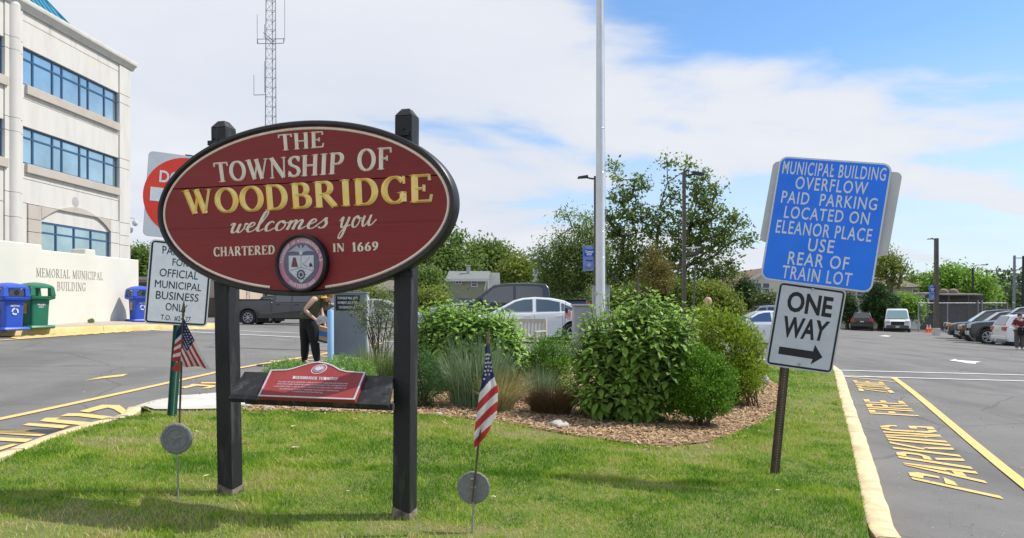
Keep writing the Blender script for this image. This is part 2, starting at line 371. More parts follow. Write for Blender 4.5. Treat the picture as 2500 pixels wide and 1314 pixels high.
SC={ # slanted connected hand lettering
'w':(.56,[[(-.02,.36),(.02,.45),(.09,.43),(.07,.2),(.09,.02),(.17,0),(.25,.12),(.30,.42),(.27,.12),(.31,.0),(.39,.02),(.47,.2),(.48,.42),(.56,.36)]]),
'e':(.36,[[(-.04,.12),(.08,.2),(.22,.3),(.24,.4),(.17,.45),(.08,.36),(.04,.18),(.09,.02),(.19,0),(.34,.12)]]),
'l':(.28,[[(-.04,.12),(.1,.4),(.22,.8),(.2,.98),(.12,.9),(.06,.5),(.04,.14),(.1,0),(.26,.12)]]),
'c':(.36,[[(.26,.36),(.2,.45),(.1,.38),(.04,.2),(.08,.02),(.18,0),(.36,.14)]]),
'o':(.40,[[(.18,.45),(.08,.38),(.03,.2),(.08,.02),(.2,.0),(.29,.14),(.3,.32),(.22,.44),(.18,.42),(.26,.34),(.40,.36)]]),
'm':(.66,[[(0,.3),(.06,.44),(.06,.2),(.03,0)],[(.04,.12),(.12,.34),(.2,.45),(.25,.36),(.22,.0)],[(.23,.12),(.32,.36),(.4,.45),(.45,.36),(.42,.08),(.47,0),(.62,.12)]]),
's':(.36,[[(-.06,.12),(.08,.3),(.18,.48),(.2,.36),(.26,.2),(.22,.04),(.1,.0),(.04,.08)]]),
'y':(.50,[[(-.04,.3),(.04,.44),(.08,.42),(.06,.2),(.1,.04),(.2,.06),(.3,.3),(.34,.45)],[(.34,.45),(.28,.1),(.2,-.28),(.1,-.42),(.04,-.34),(.1,-.16),(.26,.02),(.46,.12)]]),
'u':(.56,[[(0,.2),(.08,.44),(.06,.2),(.1,.02),(.18,.02),(.28,.2),(.34,.45),(.32,.16),(.36,.02),(.46,.04),(.62,.24)]])}
def cat(pts,k=5):
    P_=[pts[0]]+pts+[pts[-1]]; o=[]
    for i in range(1,len(P_)-2):
        for j in range(k):
            t=j/k; a,b,c,d=P_[i-1],P_[i],P_[i+1],P_[i+2]
            o.append(tuple(.5*((2*b[q])+(-a[q]+c[q])*t+(2*a[q]-5*b[q]+4*c[q]-d[q])*t*t+(-a[q]+3*b[q]-3*c[q]+d[q])*t**3) for q in (0,1)))
    o.append(pts[-1]); return o
def script_word(mb,txt,fn,ridge,mi=0,make=None):
    tot=sum(SC[c][0] for c in txt); x0=0
    for c in txt:
        adv,ss=SC[c]
        if make: mb=MB()
        for pts in ss:
            p=[(x+.28*y,y) for x,y in cat(pts)]; ws=[]
            for i in range(len(p)):
                a=p[max(0,i-1)]; b=p[min(len(p)-1,i+1)]; dy=b[1]-a[1]; l=math.hypot(b[0]-a[0],dy) or 1; ws.append(.055+.045*max(0,-dy/l))
            ribbon(mb,lambda x,y,r,x0=x0:fn((x+x0)/tot,y,r),p,ws,ridge,mi)
        if make: make(mb)
        x0+=adv
# ================================================================ GROUND
asph=mat('asphalt',(.165,.160,.156),.93,var=.0,scale=.9,col2=(.225,.218,.210),bump=.5,bscale=160,detail=9,lo=.3,hi=.72)
def asphalt_extra():
    t=asph.node_tree; b=t.nodes['Principled BSDF']; src=b.inputs['Base Color'].links[0].from_socket
    tco=t.nodes.new('ShaderNodeTexCoord')
    n=t.nodes.new('ShaderNodeTexNoise'); n.inputs['Scale'].default_value=190; n.inputs['Detail'].default_value=2; t.links.new(tco.outputs['Object'],n.inputs[0])
    r=t.nodes.new('ShaderNodeValToRGB'); r.color_ramp.elements[0].position=.35; r.color_ramp.elements[1].position=.72; r.color_ramp.elements[0].color=(.72,.72,.72,1); r.color_ramp.elements[1].color=(1.28,1.26,1.22,1)
    t.links.new(n.outputs[0],r.inputs[0])
    m=t.nodes.new('ShaderNodeMix'); m.data_type='RGBA'; m.blend_type='MULTIPLY'; m.inputs[0].default_value=1; t.links.new(src,m.inputs[6]); t.links.new(r.outputs[0],m.inputs[7])
    # old oil stains and tyre-dark streaks
    n3=t.nodes.new('ShaderNodeTexNoise'); n3.inputs['Scale'].default_value=.55; n3.inputs['Detail'].default_value=6; mp=t.nodes.new('ShaderNodeMapping'); mp.inputs['Scale'].default_value=(1,.3,1); t.links.new(tco.outputs['Object'],mp.inputs[0]); t.links.new(mp.outputs[0],n3.inputs[0])
    r3=t.nodes.new('ShaderNodeValToRGB'); r3.color_ramp.elements[0].position=.36; r3.color_ramp.elements[1].position=.5; r3.color_ramp.elements[0].color=(.78,.78,.79,1); r3.color_ramp.elements[1].color=(1,1,1,1); t.links.new(n3.outputs[0],r3.inputs[0])
    m3=t.nodes.new('ShaderNodeMix'); m3.data_type='RGBA'; m3.blend_type='MULTIPLY'; m3.inputs[0].default_value=1; t.links.new(m.outputs[2],m3.inputs[6]); t.links.new(r3.outputs[0],m3.inputs[7])
    vo=t.nodes.new('ShaderNodeTexVoronoi'); vo.feature='DISTANCE_TO_EDGE'; vo.inputs['Scale'].default_value=.33; nn=t.nodes.new('ShaderNodeTexNoise'); nn.inputs['Scale'].default_value=2.5; nn.inputs['Detail'].default_value=6; t.links.new(tco.outputs['Object'],nn.inputs[0])
    vm=t.nodes.new('ShaderNodeMix'); vm.data_type='VECTOR'; vm.inputs[0].default_value=.16; t.links.new(tco.outputs['Object'],vm.inputs[4]); t.links.new(nn.outputs['Color'],vm.inputs[5]); t.links.new(vm.outputs[1],vo.inputs['Vector'])
    r4=t.nodes.new('ShaderNodeValToRGB'); r4.color_ramp.elements[0].position=.0; r4.color_ramp.elements[1].position=.0065; r4.color_ramp.elements[0].color=(.55,.55,.56,1); r4.color_ramp.elements[1].color=(1,1,1,1); t.links.new(vo.outputs['Distance'],r4.inputs[0])
    m4=t.nodes.new('ShaderNodeMix'); m4.data_type='RGBA'; m4.blend_type='MULTIPLY'; m4.inputs[0].default_value=.8; t.links.new(m3.outputs[2],m4.inputs[6]); t.links.new(r4.outputs[0],m4.inputs[7]); t.links.new(m4.outputs[2],b.inputs['Base Color'])
asphalt_extra()
def grid(name,xs,ys,f,m,off=0):
    X_,Y_=np.meshgrid(xs,ys,indexing='ij'); Z_=np.array([[f(a,b)+off for b in ys] for a in xs])
    V=np.stack([X_,Y_,Z_],-1).reshape(-1,3); ny=len(ys); i=np.arange(len(xs)-1)[:,None]*ny+np.arange(ny-1)[None,:]
    F_=np.stack([i,i+ny,i+ny+1,i+1],-1).reshape(-1,4)
    return tag(npmesh(name,V,F_,4,m,smooth=True),kind='structure')
xs=np.concatenate([np.arange(-32,14,.5),np.arange(14,66.1,2)]); ys=np.concatenate([np.arange(-12,32,.5),np.arange(32,82.1,2)])
grid('parking_lot',xs,ys,road,asph)
gm=mat('ground_grass',(.075,.11,.03),.95,scale=.4,col2=(.16,.15,.07),detail=8,bump=.5,bscale=20)
xs=np.concatenate([np.arange(-900,-40,60),np.arange(-40,80,4),np.arange(80,1000,60)]); ys=np.concatenate([np.arange(-60,90,4),np.arange(90,1400,60)])
grid('ground',xs,ys,lambda x,y:road(max(-31,min(65,x)),max(-12,min(81,y))),gm,-.12)
# ---- raised island
def GL_(l): return [G(*p,lawn) for p in l]
left_edge=[(0,1128),(60,1098),(120,1075),(200,1046),(300,1021),(372,1006)]
isl_px=left_edge+[(345,994),(385,980),(430,967),(528,963),(600,957),(700,930),(800,905),(905,893),(1050,880),(1300,872),(1520,870),(1750,874),(1900,880),(2016,890),(2036,905),(2048,962),(2074,1062),(2094,1160),(2122,1313)]
isl=[G(*p,lawn) for p in isl_px]
isl=[Vector((isl[0].x-1.3,isl[0].y-1.6,0)),Vector((isl[0].x-.7,isl[0].y-.75,0))]+isl
rend=isl[-1]; isl.append(Vector((rend.x+.06,3.0,0))); isl.append(Vector((isl[0].x,3.0,0)))
for p in isl: p.z=lawn(p.x,p.y)
soil=mat('lawn_soil',(.11,.16,.025),.95,scale=5,col2=(.22,.20,.07),bump=.9,bscale=45,detail=9,lo=.38,hi=.7)
region('lawn',isl,lawn,0,soil,.28)
# mulch bed
mul_px=[(590,1004),(700,1006),(850,1008),(1000,1012),(1060,1016),(1120,1021),(1200,1029),(1270,1040),(1340,1054),(1400,1064),(1470,1074),(1560,1088),(1640,1090),(1720,1082),(1790,1062),(1850,1036),(1890,1006),(1905,972),(1898,940),(1868,922),(1800,906),(1600,900),(1300,898),(1100,905),(960,925),(800,960),(640,985)]
mul=GL_(mul_px)
mulm=mat('mulch',(.20,.12,.065),.95,scale=24,col2=(.46,.32,.20),bump=1.0,bscale=70,detail=9,lo=.4,hi=.62)
region('mulch_bed',mul,lawn,.012,mulm,.25)
# concrete pad and path behind the sign
conc=mat('concrete',(.50,.475,.43),.9,scale=2.2,col2=(.64,.61,.56),bump=.25,bscale=90,detail=9)
pad=GL_([(352,995),(390,981),(432,969),(526,965),(600,959),(700,932),(760,925),(700,955),(620,985),(560,1001),(470,1003),(378,1003)])
region('concrete_path',pad,lawn,.022,conc,.3)
dirt=mat('bare_dirt',(.22,.15,.10),.95,scale=14,col2=(.36,.26,.17),bump=.9,bscale=60,detail=8)
# ---- curbs
curbm=mat('curb_paint',(.52,.40,.24),.85,scale=4.2,col2=(.76,.62,.36),bump=.35,bscale=70,detail=9,lo=.3,hi=.6)
curbc=mat('curb_concrete',(.50,.46,.40),.9,scale=3.0,col2=(.62,.58,.51),bump=.4,bscale=70,detail=9)
def curb(path,wd,name,m,f=lawn,seglen=2.4,h=.16,lab=None,side=1):
    """path of the inner edge; the curb lies on its left (side=1) or right; split into stones with open joints"""
    pts=[]; 
    for i in range(len(path)-1):
        a,b=path[i],path[i+1]; L=math.hypot(b[0]-a[0],b[1]-a[1]); k=max(1,int(L/.2))
        for j in range(k): pts.append((a[0]+(b[0]-a[0])*j/k,a[1]+(b[1]-a[1])*j/k))
    pts.append((path[-1][0],path[-1][1]))
    for _ in range(4): pts=[pts[0]]+[((pts[i-1][0]+2*pts[i][0]+pts[i+1][0])/4,(pts[i-1][1]+2*pts[i][1]+pts[i+1][1])/4) for i in range(1,len(pts)-1)]+[pts[-1]]
    root=thing(name,None,None,(pts[0][0],pts[0][1],f(*pts[0]))); root['kind']='structure'
    acc=0; cur=[]; segs=[]
    for i,p in enumerate(pts):
        if i: acc+=math.hypot(p[0]-pts[i-1][0],p[1]-pts[i-1][1])
        cur.append((i,p))
        if acc>seglen: segs.append(cur); cur=[(i,(p[0]+1e-5,p[1]))]; acc=0
    if len(cur)>1: segs.append(cur)
    for sg in segs:
        mb=MB(); prev=None; rows=[]
        for q,(i,p) in enumerate(sg):
            a=pts[max(0,i-1)]; b=pts[min(len(pts)-1,i+1)]; dx,dy=b[0]-a[0],b[1]-a[1]; l=math.hypot(dx,dy) or 1
            nx,ny=-dy/l*side,dx/l*side; ins=0.0
            if q in (0,len(sg)-1): s_=1 if q==0 else -1; p=(p[0]+dx/l*s_*.010,p[1]+dy/l*s_*.010)
            z=f(p[0],p[1])+.012+random.uniform(-.002,.002); zl=road(p[0]+nx*wd,p[1]+ny*wd)-.05; jj=random.uniform(-.006,.006)
            rows.append([(p[0],p[1],z-.12),(p[0],p[1],z-.012),(p[0]+nx*.015,p[1]+ny*.015,z),(p[0]+nx*(wd-.03),p[1]+ny*(wd-.03),z-.003),(p[0]+nx*(wd-.005+jj),p[1]+ny*(wd-.005+jj),z-.03),(p[0]+nx*(wd+.02),p[1]+ny*(wd+.02),zl)])
        n=6; vs=[v for r in rows for v in r]; fs=[(r*n+k,r*n+k+1,(r+1)*n+k+1,(r+1)*n+k) for r in range(len(rows)-1) for k in range(n-1)]
        fs+=[tuple(range(n)),tuple(range((len(rows)-1)*n+n-1,(len(rows)-1)*n-1,-1))]
        mb.add(vs,fs); mb.build('curb_stone',m,root,world=True,smooth=True,ang=50)
    return root
k0=2+len(left_edge)
curb(isl[0:k0+1][::1],.17,'curb_left',curbm,side=1)
curb(isl[k0:k0+12],.12,'curb_back',curbc,side=1,h=.1)
curb([isl[i] for i in range(len(isl)-8,len(isl)-1)],.19,'curb_right',curbm,side=1,seglen=2.9)
# ---- left walk beside the text wall
sw=mat('sidewalk',(.40,.33,.26),.9,scale=3,col2=(.50,.42,.34),bump=.3,bscale=60,detail=8)
swp=[G(-120,816,walk),G(0,803,walk),(0,0),(0,0)]
kerb_px=[(-300,822),(-60,806),(120,801),(240,797),(340,794),(450,792.5),(570,791)]
kl=[G(*p,walk) for p in kerb_px]
back=[(p.x-9,p.y+3) for p in kl]
region('sidewalk',[(p.x,p.y) for p in kl]+back[::-1],walk,0,sw,.8)
curbo=mat('curb_old_yellow',(.62,.44,.16),.9,scale=2.6,col2=(.72,.56,.27),bump=1.0,bscale=9,detail=9)
curb(kl,.2,'curb_far',curbo,f=walk,side=-1,seglen=6)
# ================================================================ PAINTED MARKINGS
yel=mat('yellow_paint',(.40,.30,.15),.85,scale=30,col2=(.74,.51,.18),detail=10,lo=.28,hi=.44)
wht=mat('white_paint',(.72,.72,.70),.8,scale=26,col2=(.82,.82,.81),detail=9)
def mark(name,px,m,off=.005):
    pts=[G(*p) for p in px]; far=max(p.y for p in pts); return region(name,[(p.x,p.y) for p in pts],road,off+far*.0004,m,.5 if far<15 else 1.5)
def stripe(name,a,b,wd,m,off=.005,wpx=None):
    A=G(*a); B=G(*b); d=(B-A); d.z=0; d.normalize(); q=Vector((-d.y,d.x,0))*wd/2
    return region(name,[(A-q)[:2],(B-q)[:2],(B+q)[:2],(A+q)[:2]],road,off+max(A.y,B.y)*.0004,m,.5 if A.y<15 else 1.5)
stripe('yellow_line',(2182,923),(2560,1232),.13,yel)
stripe('yellow_line',(2052,919),(2186,934),.09,yel)
stripe('yellow_line',(2110,919),(2180,926),.07,yel)
stripe('white_line',(2042,905),(2700,922),.12,wht,.006)
stripe('white_line',(2060,919.5),(2700,937),.12,wht,.007)
stripe('yellow_line',(-220,1070),(520,912),.11,yel); stripe('yellow_line',(520,912),(940,838),.11,yel,.0052)
stripe('yellow_line',(-60,836),(345,806),.12,yel)
stripe('white_line',(330,804.5),(960,836),.13,wht); stripe('white_line',(375,800),(960,824),.13,wht,.0055)
stripe('white_line',(960,836),(1900,880),.12,wht)
mark('worn_patch',[(206,931),(250,921),(312,914),(300,920),(250,925)],yel)
for i,(a,b) in enumerate([((660,882),(830,893)),((700,876),(850,886)),((745,868),(880,878)),((780,861),(900,869)),((800,855),(900,862))]): stripe('yellow_line',a,b,.10,yel,.006)
mark('white_arrow',[(2317,881),(2334,878),(2336,880.5),(2396,884.5),(2380,887),(2384,889.5),(2360,888),(2345,884.5)],wht)
mark('white_arrow',[(2145,821.5),(2160,820),(2176,821.3),(2168,823)],wht)
def ground_text(txt,q,m,weight=.02,name='road_lettering',off=.006):
    """q: pixel corners (text left-top, right-top, right-bottom, left-bottom) on the road"""
    c=[G(*p) for p in q]; mb=MB()
    def fn(s,t):
        a=c[3]*(1-s)+c[2]*s; b=c[0]*(1-s)+c[1]*s; p=a*(1-t)+b*t; return (p.x,p.y,road(p.x,p.y)+off+p.y*.0004)
    text_map(mb,txt,fn,weight); return tag(mb.build(name,m,fix=False),kind='structure')
# reads away from the viewer, heads of the letters to the kerb
STN={'P':(.72,[[(0,0),(.17,0),(.17,1),(0,1)],[(.25,1),(.52,1),(.70,.86),(.70,.60),(.56,.60),(.52,.80),(.25,.84)],[(.25,.44),(.52,.44),(.70,.54),(.25,.58)]]),
'A':(.78,[[(0,0),(.17,0),(.28,.40),(.33,.40),(.36,.98),(.30,.98)],[(.42,.98),(.42,.42),(.50,.42),(.60,0),(.77,0),(.50,.98)],[(.24,.20),(.52,.20),(.50,.34),(.27,.34)]]),
'R':(.76,[[(0,0),(.17,0),(.17,1),(0,1)],[(.25,1),(.52,1),(.70,.86),(.70,.62),(.55,.50),(.25,.50),(.25,.62),(.50,.62),(.54,.68),(.54,.80),(.50,.86),(.25,.86)],[(.34,.44),(.50,.44),(.76,0),(.58,0)]]),
'K':(.76,[[(0,0),(.17,0),(.17,1),(0,1)],[(.25,.52),(.56,1),(.74,1),(.44,.54),(.40,.46)],[(.40,.40),(.50,.52),(.76,0),(.58,0)]]),
'I':(.18,[[(0,0),(.17,0),(.17,1),(0,1)]]),
'N':(.76,[[(0,0),(.17,0),(.17,1),(0,1)],[(.22,1),(.36,1),(.55,.30),(.55,0),(.50,0)],[(.60,0),(.76,0),(.76,1),(.60,1)]]),
'G':(.76,[[(.34,0),(.20,0),(0,.16),(0,.84),(.20,1),(.34,1),(.34,.86),(.22,.86),(.17,.78),(.17,.22),(.22,.14),(.34,.14)],[(.42,0),(.74,0),(.74,.46),(.42,.46),(.42,.32),(.58,.32),(.58,.14),(.42,.14)],[(.42,1),(.54,1),(.74,.84),(.74,.68),(.58,.68),(.58,.80),(.42,.86)]]),
'F':(.62,[[(0,0),(.17,0),(.17,1),(0,1)],[(.25,.86),(.62,.86),(.62,1),(.25,1)],[(.25,.45),(.52,.45),(.52,.59),(.25,.59)]]),
'E':(.66,[[(0,0),(.17,0),(.17,1),(0,1)],[(.25,.86),(.66,.86),(.66,1),(.25,1)],[(.25,.45),(.56,.45),(.56,.59),(.25,.59)],[(.25,0),(.66,0),(.66,.14),(.25,.14)]]),
'Z':(.70,[[(0,.86),(.70,.86),(.70,1),(0,1)],[(.02,.18),(.20,.18),(.68,.82),(.50,.82)],[(0,0),(.70,0),(.70,.14),(0,.14)]]),
'O':(.78,[[(.35,0),(.20,0),(0,.16),(0,.84),(.20,1),(.35,1),(.35,.86),(.22,.86),(.17,.78),(.17,.22),(.22,.14),(.35,.14)],[(.43,0),(.58,0),(.78,.16),(.78,.84),(.58,1),(.43,1),(.43,.86),(.56,.86),(.61,.78),(.61,.22),(.56,.14),(.43,.14)]])}
def stencil(txt,q):
    c=[G(*p) for p in q]; tot=sum(STN[k][0]+.14 for k in txt)-.14; x0=0
    for k in txt:
        for poly in STN[k][1]:
            pts=[]
            for x,y in poly:
                s_=(x+x0)/tot; a=c[3]*(1-s_)+c[2]*s_; b=c[0]*(1-s_)+c[1]*s_; p=a*(1-y)+b*y; pts.append((p.x+random.uniform(-.004,.004),p.y+random.uniform(-.004,.004)))
            region('road_lettering',pts,road,.006+c[0].y*.0004,yel,.35)
        x0+=STN[k][0]+.14
stencil('PARKING',[(2227,1172),(2146,1038),(2276,1043),(2450,1221)])
stencil('FIRE',[(2124,1011),(2108,976),(2204,981),(2244,1018)])
stencil('ZONE',[(2098,956),(2082,930),(2154,934),(2184,961)])
ground_text('NO PARKING',[(318,1008),(-260,1158),(-560,1112),(196,1004)],yel,.035) if False else None
# left lane: lettering runs toward the viewer, heads to the island kerb
ground_text('ZONE',[(330,1003),(-30,1105),(-190,1066),(230,1000)],yel,.03) if False else None
for q in ([(193,1006),(250,990),(292,991),(318,1011),(300,1014),(276,1000),(262,997),(215,1009)],
          [(145,1019),(166,1011),(200,1011),(275,1019),(250,1025),(190,1018),(160,1018)],
          [(97,1030),(112,1022),(148,1022),(136,1026),(222,1033),(196,1040)],
          [(55,1040),(70,1035),(170,1041),(152,1048)],
          [(-20,1056),(0,1052),(86,1050),(60,1055),(115,1062),(96,1067),(-20,1060)],
          [(-20,1069),(80,1074),(62,1082),(-20,1077)],[(-20,1099),(30,1086),(44,1087),(-20,1108)]):
    mark('road_lettering',q,yel,.0065)
for q in ([(440,947),(476,940),(486,942),(452,950)],[(470,939),(527,943),(522,946),(462,942)],[(492,950),(515,944),(527,946),(508,950)],[(492,935),(527,935),(527,938),(490,938)]): mark('road_lettering',q,yel,.0065)
for i in range(11):
    x=25+i*26; mark('road_lettering',[(x,826-i*1.7),(x+14,822-i*1.7),(x+44,826-i*1.7),(x+26,829-i*1.7)],yel,.007)
# ================================================================ LAWN BLADES, MULCH CHIPS
def noise2(x,y,s,seed=0):
    """smooth value noise"""
    r=np.random.default_rng(seed).random((64,64)); x=x*s; y=y*s; xi=np.floor(x).astype(int); yi=np.floor(y).astype(int); fx=x-xi; fy=y-yi; fx=fx*fx*(3-2*fx); fy=fy*fy*(3-2*fy)
    g=lambda a,b:r[a%64,b%64]
    return g(xi,yi)*(1-fx)*(1-fy)+g(xi+1,yi)*fx*(1-fy)+g(xi,yi+1)*(1-fx)*fy+g(xi+1,yi+1)*fx*fy
def inpoly_np(x,y,poly):
    c=np.zeros(len(x),bool); n=len(poly); j=n-1
    for i in range(n):
        xi,yi=poly[i][0],poly[i][1]; xj,yj=poly[j][0],poly[j][1]
        m=((yi>y)!=(yj>y))&(x<(xj-xi)*(y-yi)/((yj-yi) or 1e-9)+xi); c^=m; j=i
    return c
def lawn_np(x,y):
    S=lambda t:(lambda t:t*t*(3-2*t))(np.clip(t,0,1))
    g=-.13+.21*S((y-6)/11)+.13*S((y-16)/9)-.18*S((y-30)/20); q=np.sqrt(x*x+4); L=(q-x)/2-1; Rr=(q+x)/2-1
    return g+(.05-.034*S((y-22)/18))*L-.034*Rr+.14+.05*np.exp(-((x+.2)**2/9+(y-9)**2/16))
BARE=[]
for px,py,rx,ry in ((240,1085,.45,.22),(300,1075,.3,.12),(565,1240,.22,.12),(990,1292,.25,.12),(1155,1306,.5,.12),(1640,1122,.25,.12),(1580,1105,.5,.12),(620,1195,.3,.12),(2090,1230,.10,.5),(90,1290,.4,.2),(520,1180,.3,.15),(1240,1300,.4,.1)):
    q_=G(px,py,lawn); BARE.append((q_.x,q_.y,rx,ry))
for j,(qx,qy,rx,ry) in enumerate(BARE):
    rr=random.Random(j); o_=[]
    for i in range(22):
        a=2*math.pi*i/22; k=rr.uniform(.45,.85); o_.append((qx+rx*k*math.cos(a)*.9,qy+ry*k*math.sin(a)*.9))
    pass
def blades(n,y0,y1,h,wd,seed,dens=None):
    r=np.random.default_rng(seed); x=r.uniform(-6.5,5.8 if y0<9 else 8.5,n); y=r.uniform(y0,y1,n)
    k=inpoly_np(x,y,isl)&~inpoly_np(x,y,[(p.x,p.y) for p in mul])&~inpoly_np(x,y,[(p.x,p.y) for p in pad])
    k&=(np.abs(x)/y<.74)
    bare=noise2(x,y,1.1,5)*.55+noise2(x,y,3.3,6)*.3+noise2(x,y,9,7)*.15
    for (qx,qy,rx,ry) in BARE: bare=bare+.26*np.exp(-((x-qx)/rx)**2-((y-qy)/ry)**2)
    k&=r.random(n)>np.clip((bare-.60)*4,0,.62)
    x=x[k]; y=y[k]; bare=bare[k]; n=len(x); z=lawn_np(x,y)-.008
    a=r.uniform(0,2*np.pi,n); tall=noise2(x,y,2.2,8); hh=h*r.uniform(.45,1.15,n)*(.65+.7*tall); ww=wd*r.uniform(.7,1.3,n); le=r.uniform(.1,1.2,n)*hh; b=r.uniform(0,2*np.pi,n)
    cx,cy=np.cos(a),np.sin(a); ex,ey=np.cos(b),np.sin(b)
    base=np.stack([x,y,z],1); sd_=np.stack([cx,cy,0*cx],1)*ww[:,None]/2; ln=np.stack([ex*le,ey*le,hh],1)
    mid=base+ln*np.array([.38,.38,.62]); tip=base+ln*np.array([1,1,.98])
    V=np.stack([base-sd_,base+sd_,mid+sd_*.8,mid-sd_*.8,tip],1).reshape(-1,3)
    i=np.arange(n)[:,None]*5; F_=np.concatenate([i+np.array([[0,1,2]]),i+np.array([[0,2,3]]),i+np.array([[3,2,4]])],0)
    cl=noise2(x,y,6.5,12); v=np.clip(r.normal(.40,.19,n)+(bare-.5)*1.5+(cl-.5)*.5,0,1); return V,F_,np.repeat(v,5)
Vs=[];Fs=[];As=[];o_=0
for args in ((200000,3.2,6.6,.046,.0055,1),(150000,6.4,10,.046,.0075,2),(110000,9.8,18.8,.05,.012,3)):
    V,F_,A=blades(*args); Vs.append(V); Fs.append(F_+o_); As.append(A); o_+=len(V)
gmat=leafmat('grass_blades',(.085,.17,.014),(.30,.33,.09),.42,.55)
def grass_ramp():
    t=gmat.node_tree
    mxn=[n for n in t.nodes if n.type=='MIX'][0]; at=[n for n in t.nodes if n.type=='ATTRIBUTE'][0]
    r=t.nodes.new('ShaderNodeValToRGB'); e=r.color_ramp.elements; e[0].position=0; e[0].color=(.10,.24,.012,1); e[1].position=1; e[1].color=(.62,.50,.26,1)
    for p_,c in ((.3,(.22,.39,.022,1)),(.58,(.40,.52,.06,1)),(.80,(.52,.47,.16,1))): x=e.new(p_); x.color=c
    t.links.new(at.outputs['Fac'],r.inputs[0])
    for l in list(mxn.outputs[2].links): t.links.new(r.outputs[0],l.to_socket)
grass_ramp()
g=npmesh('grass',np.concatenate(Vs),np.concatenate(Fs),3,gmat,vattr=np.concatenate(As)); tag(g,'short mown green grass with straw patches on the island','grass',kind='stuff')
# mulch chips
def chips(n):
    r=np.random.default_rng(11); mp=[(p.x,p.y) for p in mul]; x=r.uniform(-3.5,5,n*2); y=r.uniform(6.5,17,n*2); k=inpoly_np(x,y,mp)
    # a few spill over the front edge
    x=x[k]; y=y[k]; sp_=r.random(len(x))<.12; y=np.where(sp_,y-r.exponential(.16,len(x)),y); n=len(x); z=lawn_np(x,y)+.018+r.uniform(0,.018,n)
    a=r.uniform(0,np.pi,n); l=r.uniform(.012,.035,n); w_=r.uniform(.005,.012,n); ti=r.uniform(-.5,.5,n)
    d=np.stack([np.cos(a),np.sin(a),ti],1)*l[:,None]; s=np.stack([-np.sin(a),np.cos(a),r.uniform(-.4,.4,n)],1)*w_[:,None]; c=np.stack([x,y,z],1)
    up=np.array([0,0,.006]); V=np.stack([c-d-s,c+d-s*.6,c+d*.9+s,c-d+s,c+up],1).reshape(-1,3); i=np.arange(n)[:,None]*5
    F_=np.concatenate([i+np.array([[a_,b_,4]]) for a_,b_ in ((0,1),(1,2),(2,3),(3,0))],0); return V,F_,np.repeat(r.random(n),5)
V,F_,A=chips(42000)
cm=leafmat('mulch_chips',(.20,.11,.055),(.62,.43,.26),.0,.85); tag(npmesh('mulch_chips',V,F_,3,cm,vattr=A),'reddish brown shredded wood mulch covering the planting bed','mulch',kind='stuff')
# fallen leaves and clippings
r=random.Random(5); mb=MB()
def leafpoly(c,s,a,tilt=.3):
    ca,sa=math.cos(a),math.sin(a); pts=[(-1,0,0),(-.3,.45,.1),(.5,.35,.15),(1,0,.05),(.4,-.4,.2),(-.4,-.4,.05)]
    return [(c[0]+(x*ca-y*sa)*s,c[1]+(x*sa+y*ca)*s,c[2]+z*s+.03) for x,y,z in pts]
for i,(px,py,s,mi) in enumerate([(722,1100,.045,0),(602,1084,.05,1),(716,1047,.05,0),(1376,1214,.02,1),(300,1056,.03,1),(330,1052,.025,0),(358,1062,.02,1),(480,1060,.03,0),(1632,1097,.03,0),(850,1208,.018,0),(1205,1222,.03,0),(505,1170,.03,0),(190,1250,.03,1),(1620,1230,.02,1),(1900,1205,.025,0)]):
    c=G(px,py,lawn); m1=MB(); m1.add(leafpoly(c,s,r.uniform(0,6)),[(0,1,2,3,4,5)])
    o=m1.build('fallen_leaf',mat('dry_leaf_pale',(.62,.55,.36),.8) if mi==0 else mat('dry_leaf_brown',(.30,.12,.05),.8),loc=c[:],fix=False)
    tag(o,['pale','brown'][mi]+' dry fallen leaf lying on the lawn '+['in front of the mulch bed','between the sign posts','just left of the right post','right of the left grave flag','near the left kerb','beside the left kerb leaves','by the bare patch at left','right of the stone medallion','just below the mulch edge','in the shade right of the post','beside the round grey disc','left of the left wooden post','at the lower left','left of the leaning signpost base','below the leaning signpost'][i],'leaf','fallen leaves on the lawn')
# ================================================================ OVAL TOWNSHIP SIGN
blk=mat('black_wood_paint',(.016,.016,.018),.55,scale=6,col2=(.10,.10,.10),bump=.3,bscale=(50),stretch=(2.2,2.2,.35),spec=.4,lo=.52,hi=.80,detail=9)
blkframe=mat('black_frame_paint',(.006,.007,.009),.4,scale=5,col2=(.018,.020,.022))
red=mat('sign_maroon',(.225,.020,.020),.5,scale=2.0,col2=(.275,.027,.026),bump=.12,bscale=30,stretch=(.2,.2,1.5),spec=.35)
cream=mat('cream_paint',(.82,.70,.52),.6,scale=12,col2=(.90,.80,.64))
gold=mat('gold_leaf',(1.0,.66,.13),.35,.25,scale=8,col2=(1.0,.80,.27))
worn=mat('worn_wood',(.07,.055,.045),.9,scale=14,col2=(.32,.26,.20),bump=.6,bscale=60)
steel=mat('galvanised',(.42,.43,.44),.45,.7,scale=12,col2=(.55,.56,.57))
YAW=-.2857
sf=Plane((-1.516,5.27,0),YAW); U,Nn=sf.u,sf.n
def spos(px,py,nout):   # world point where the pixel's ray meets the plane nout in front of the sign
    pl=Plane(sf.c+Nn*nout,YAW); u,v=pl.px(px,py); return pl.L(u,v)
root=thing('township_sign','large maroon oval THE TOWNSHIP OF WOODBRIDGE welcome sign on two black posts','sign',(sf.c.x,sf.c.y,lawn(sf.c.x,sf.c.y)))
PB=-.085
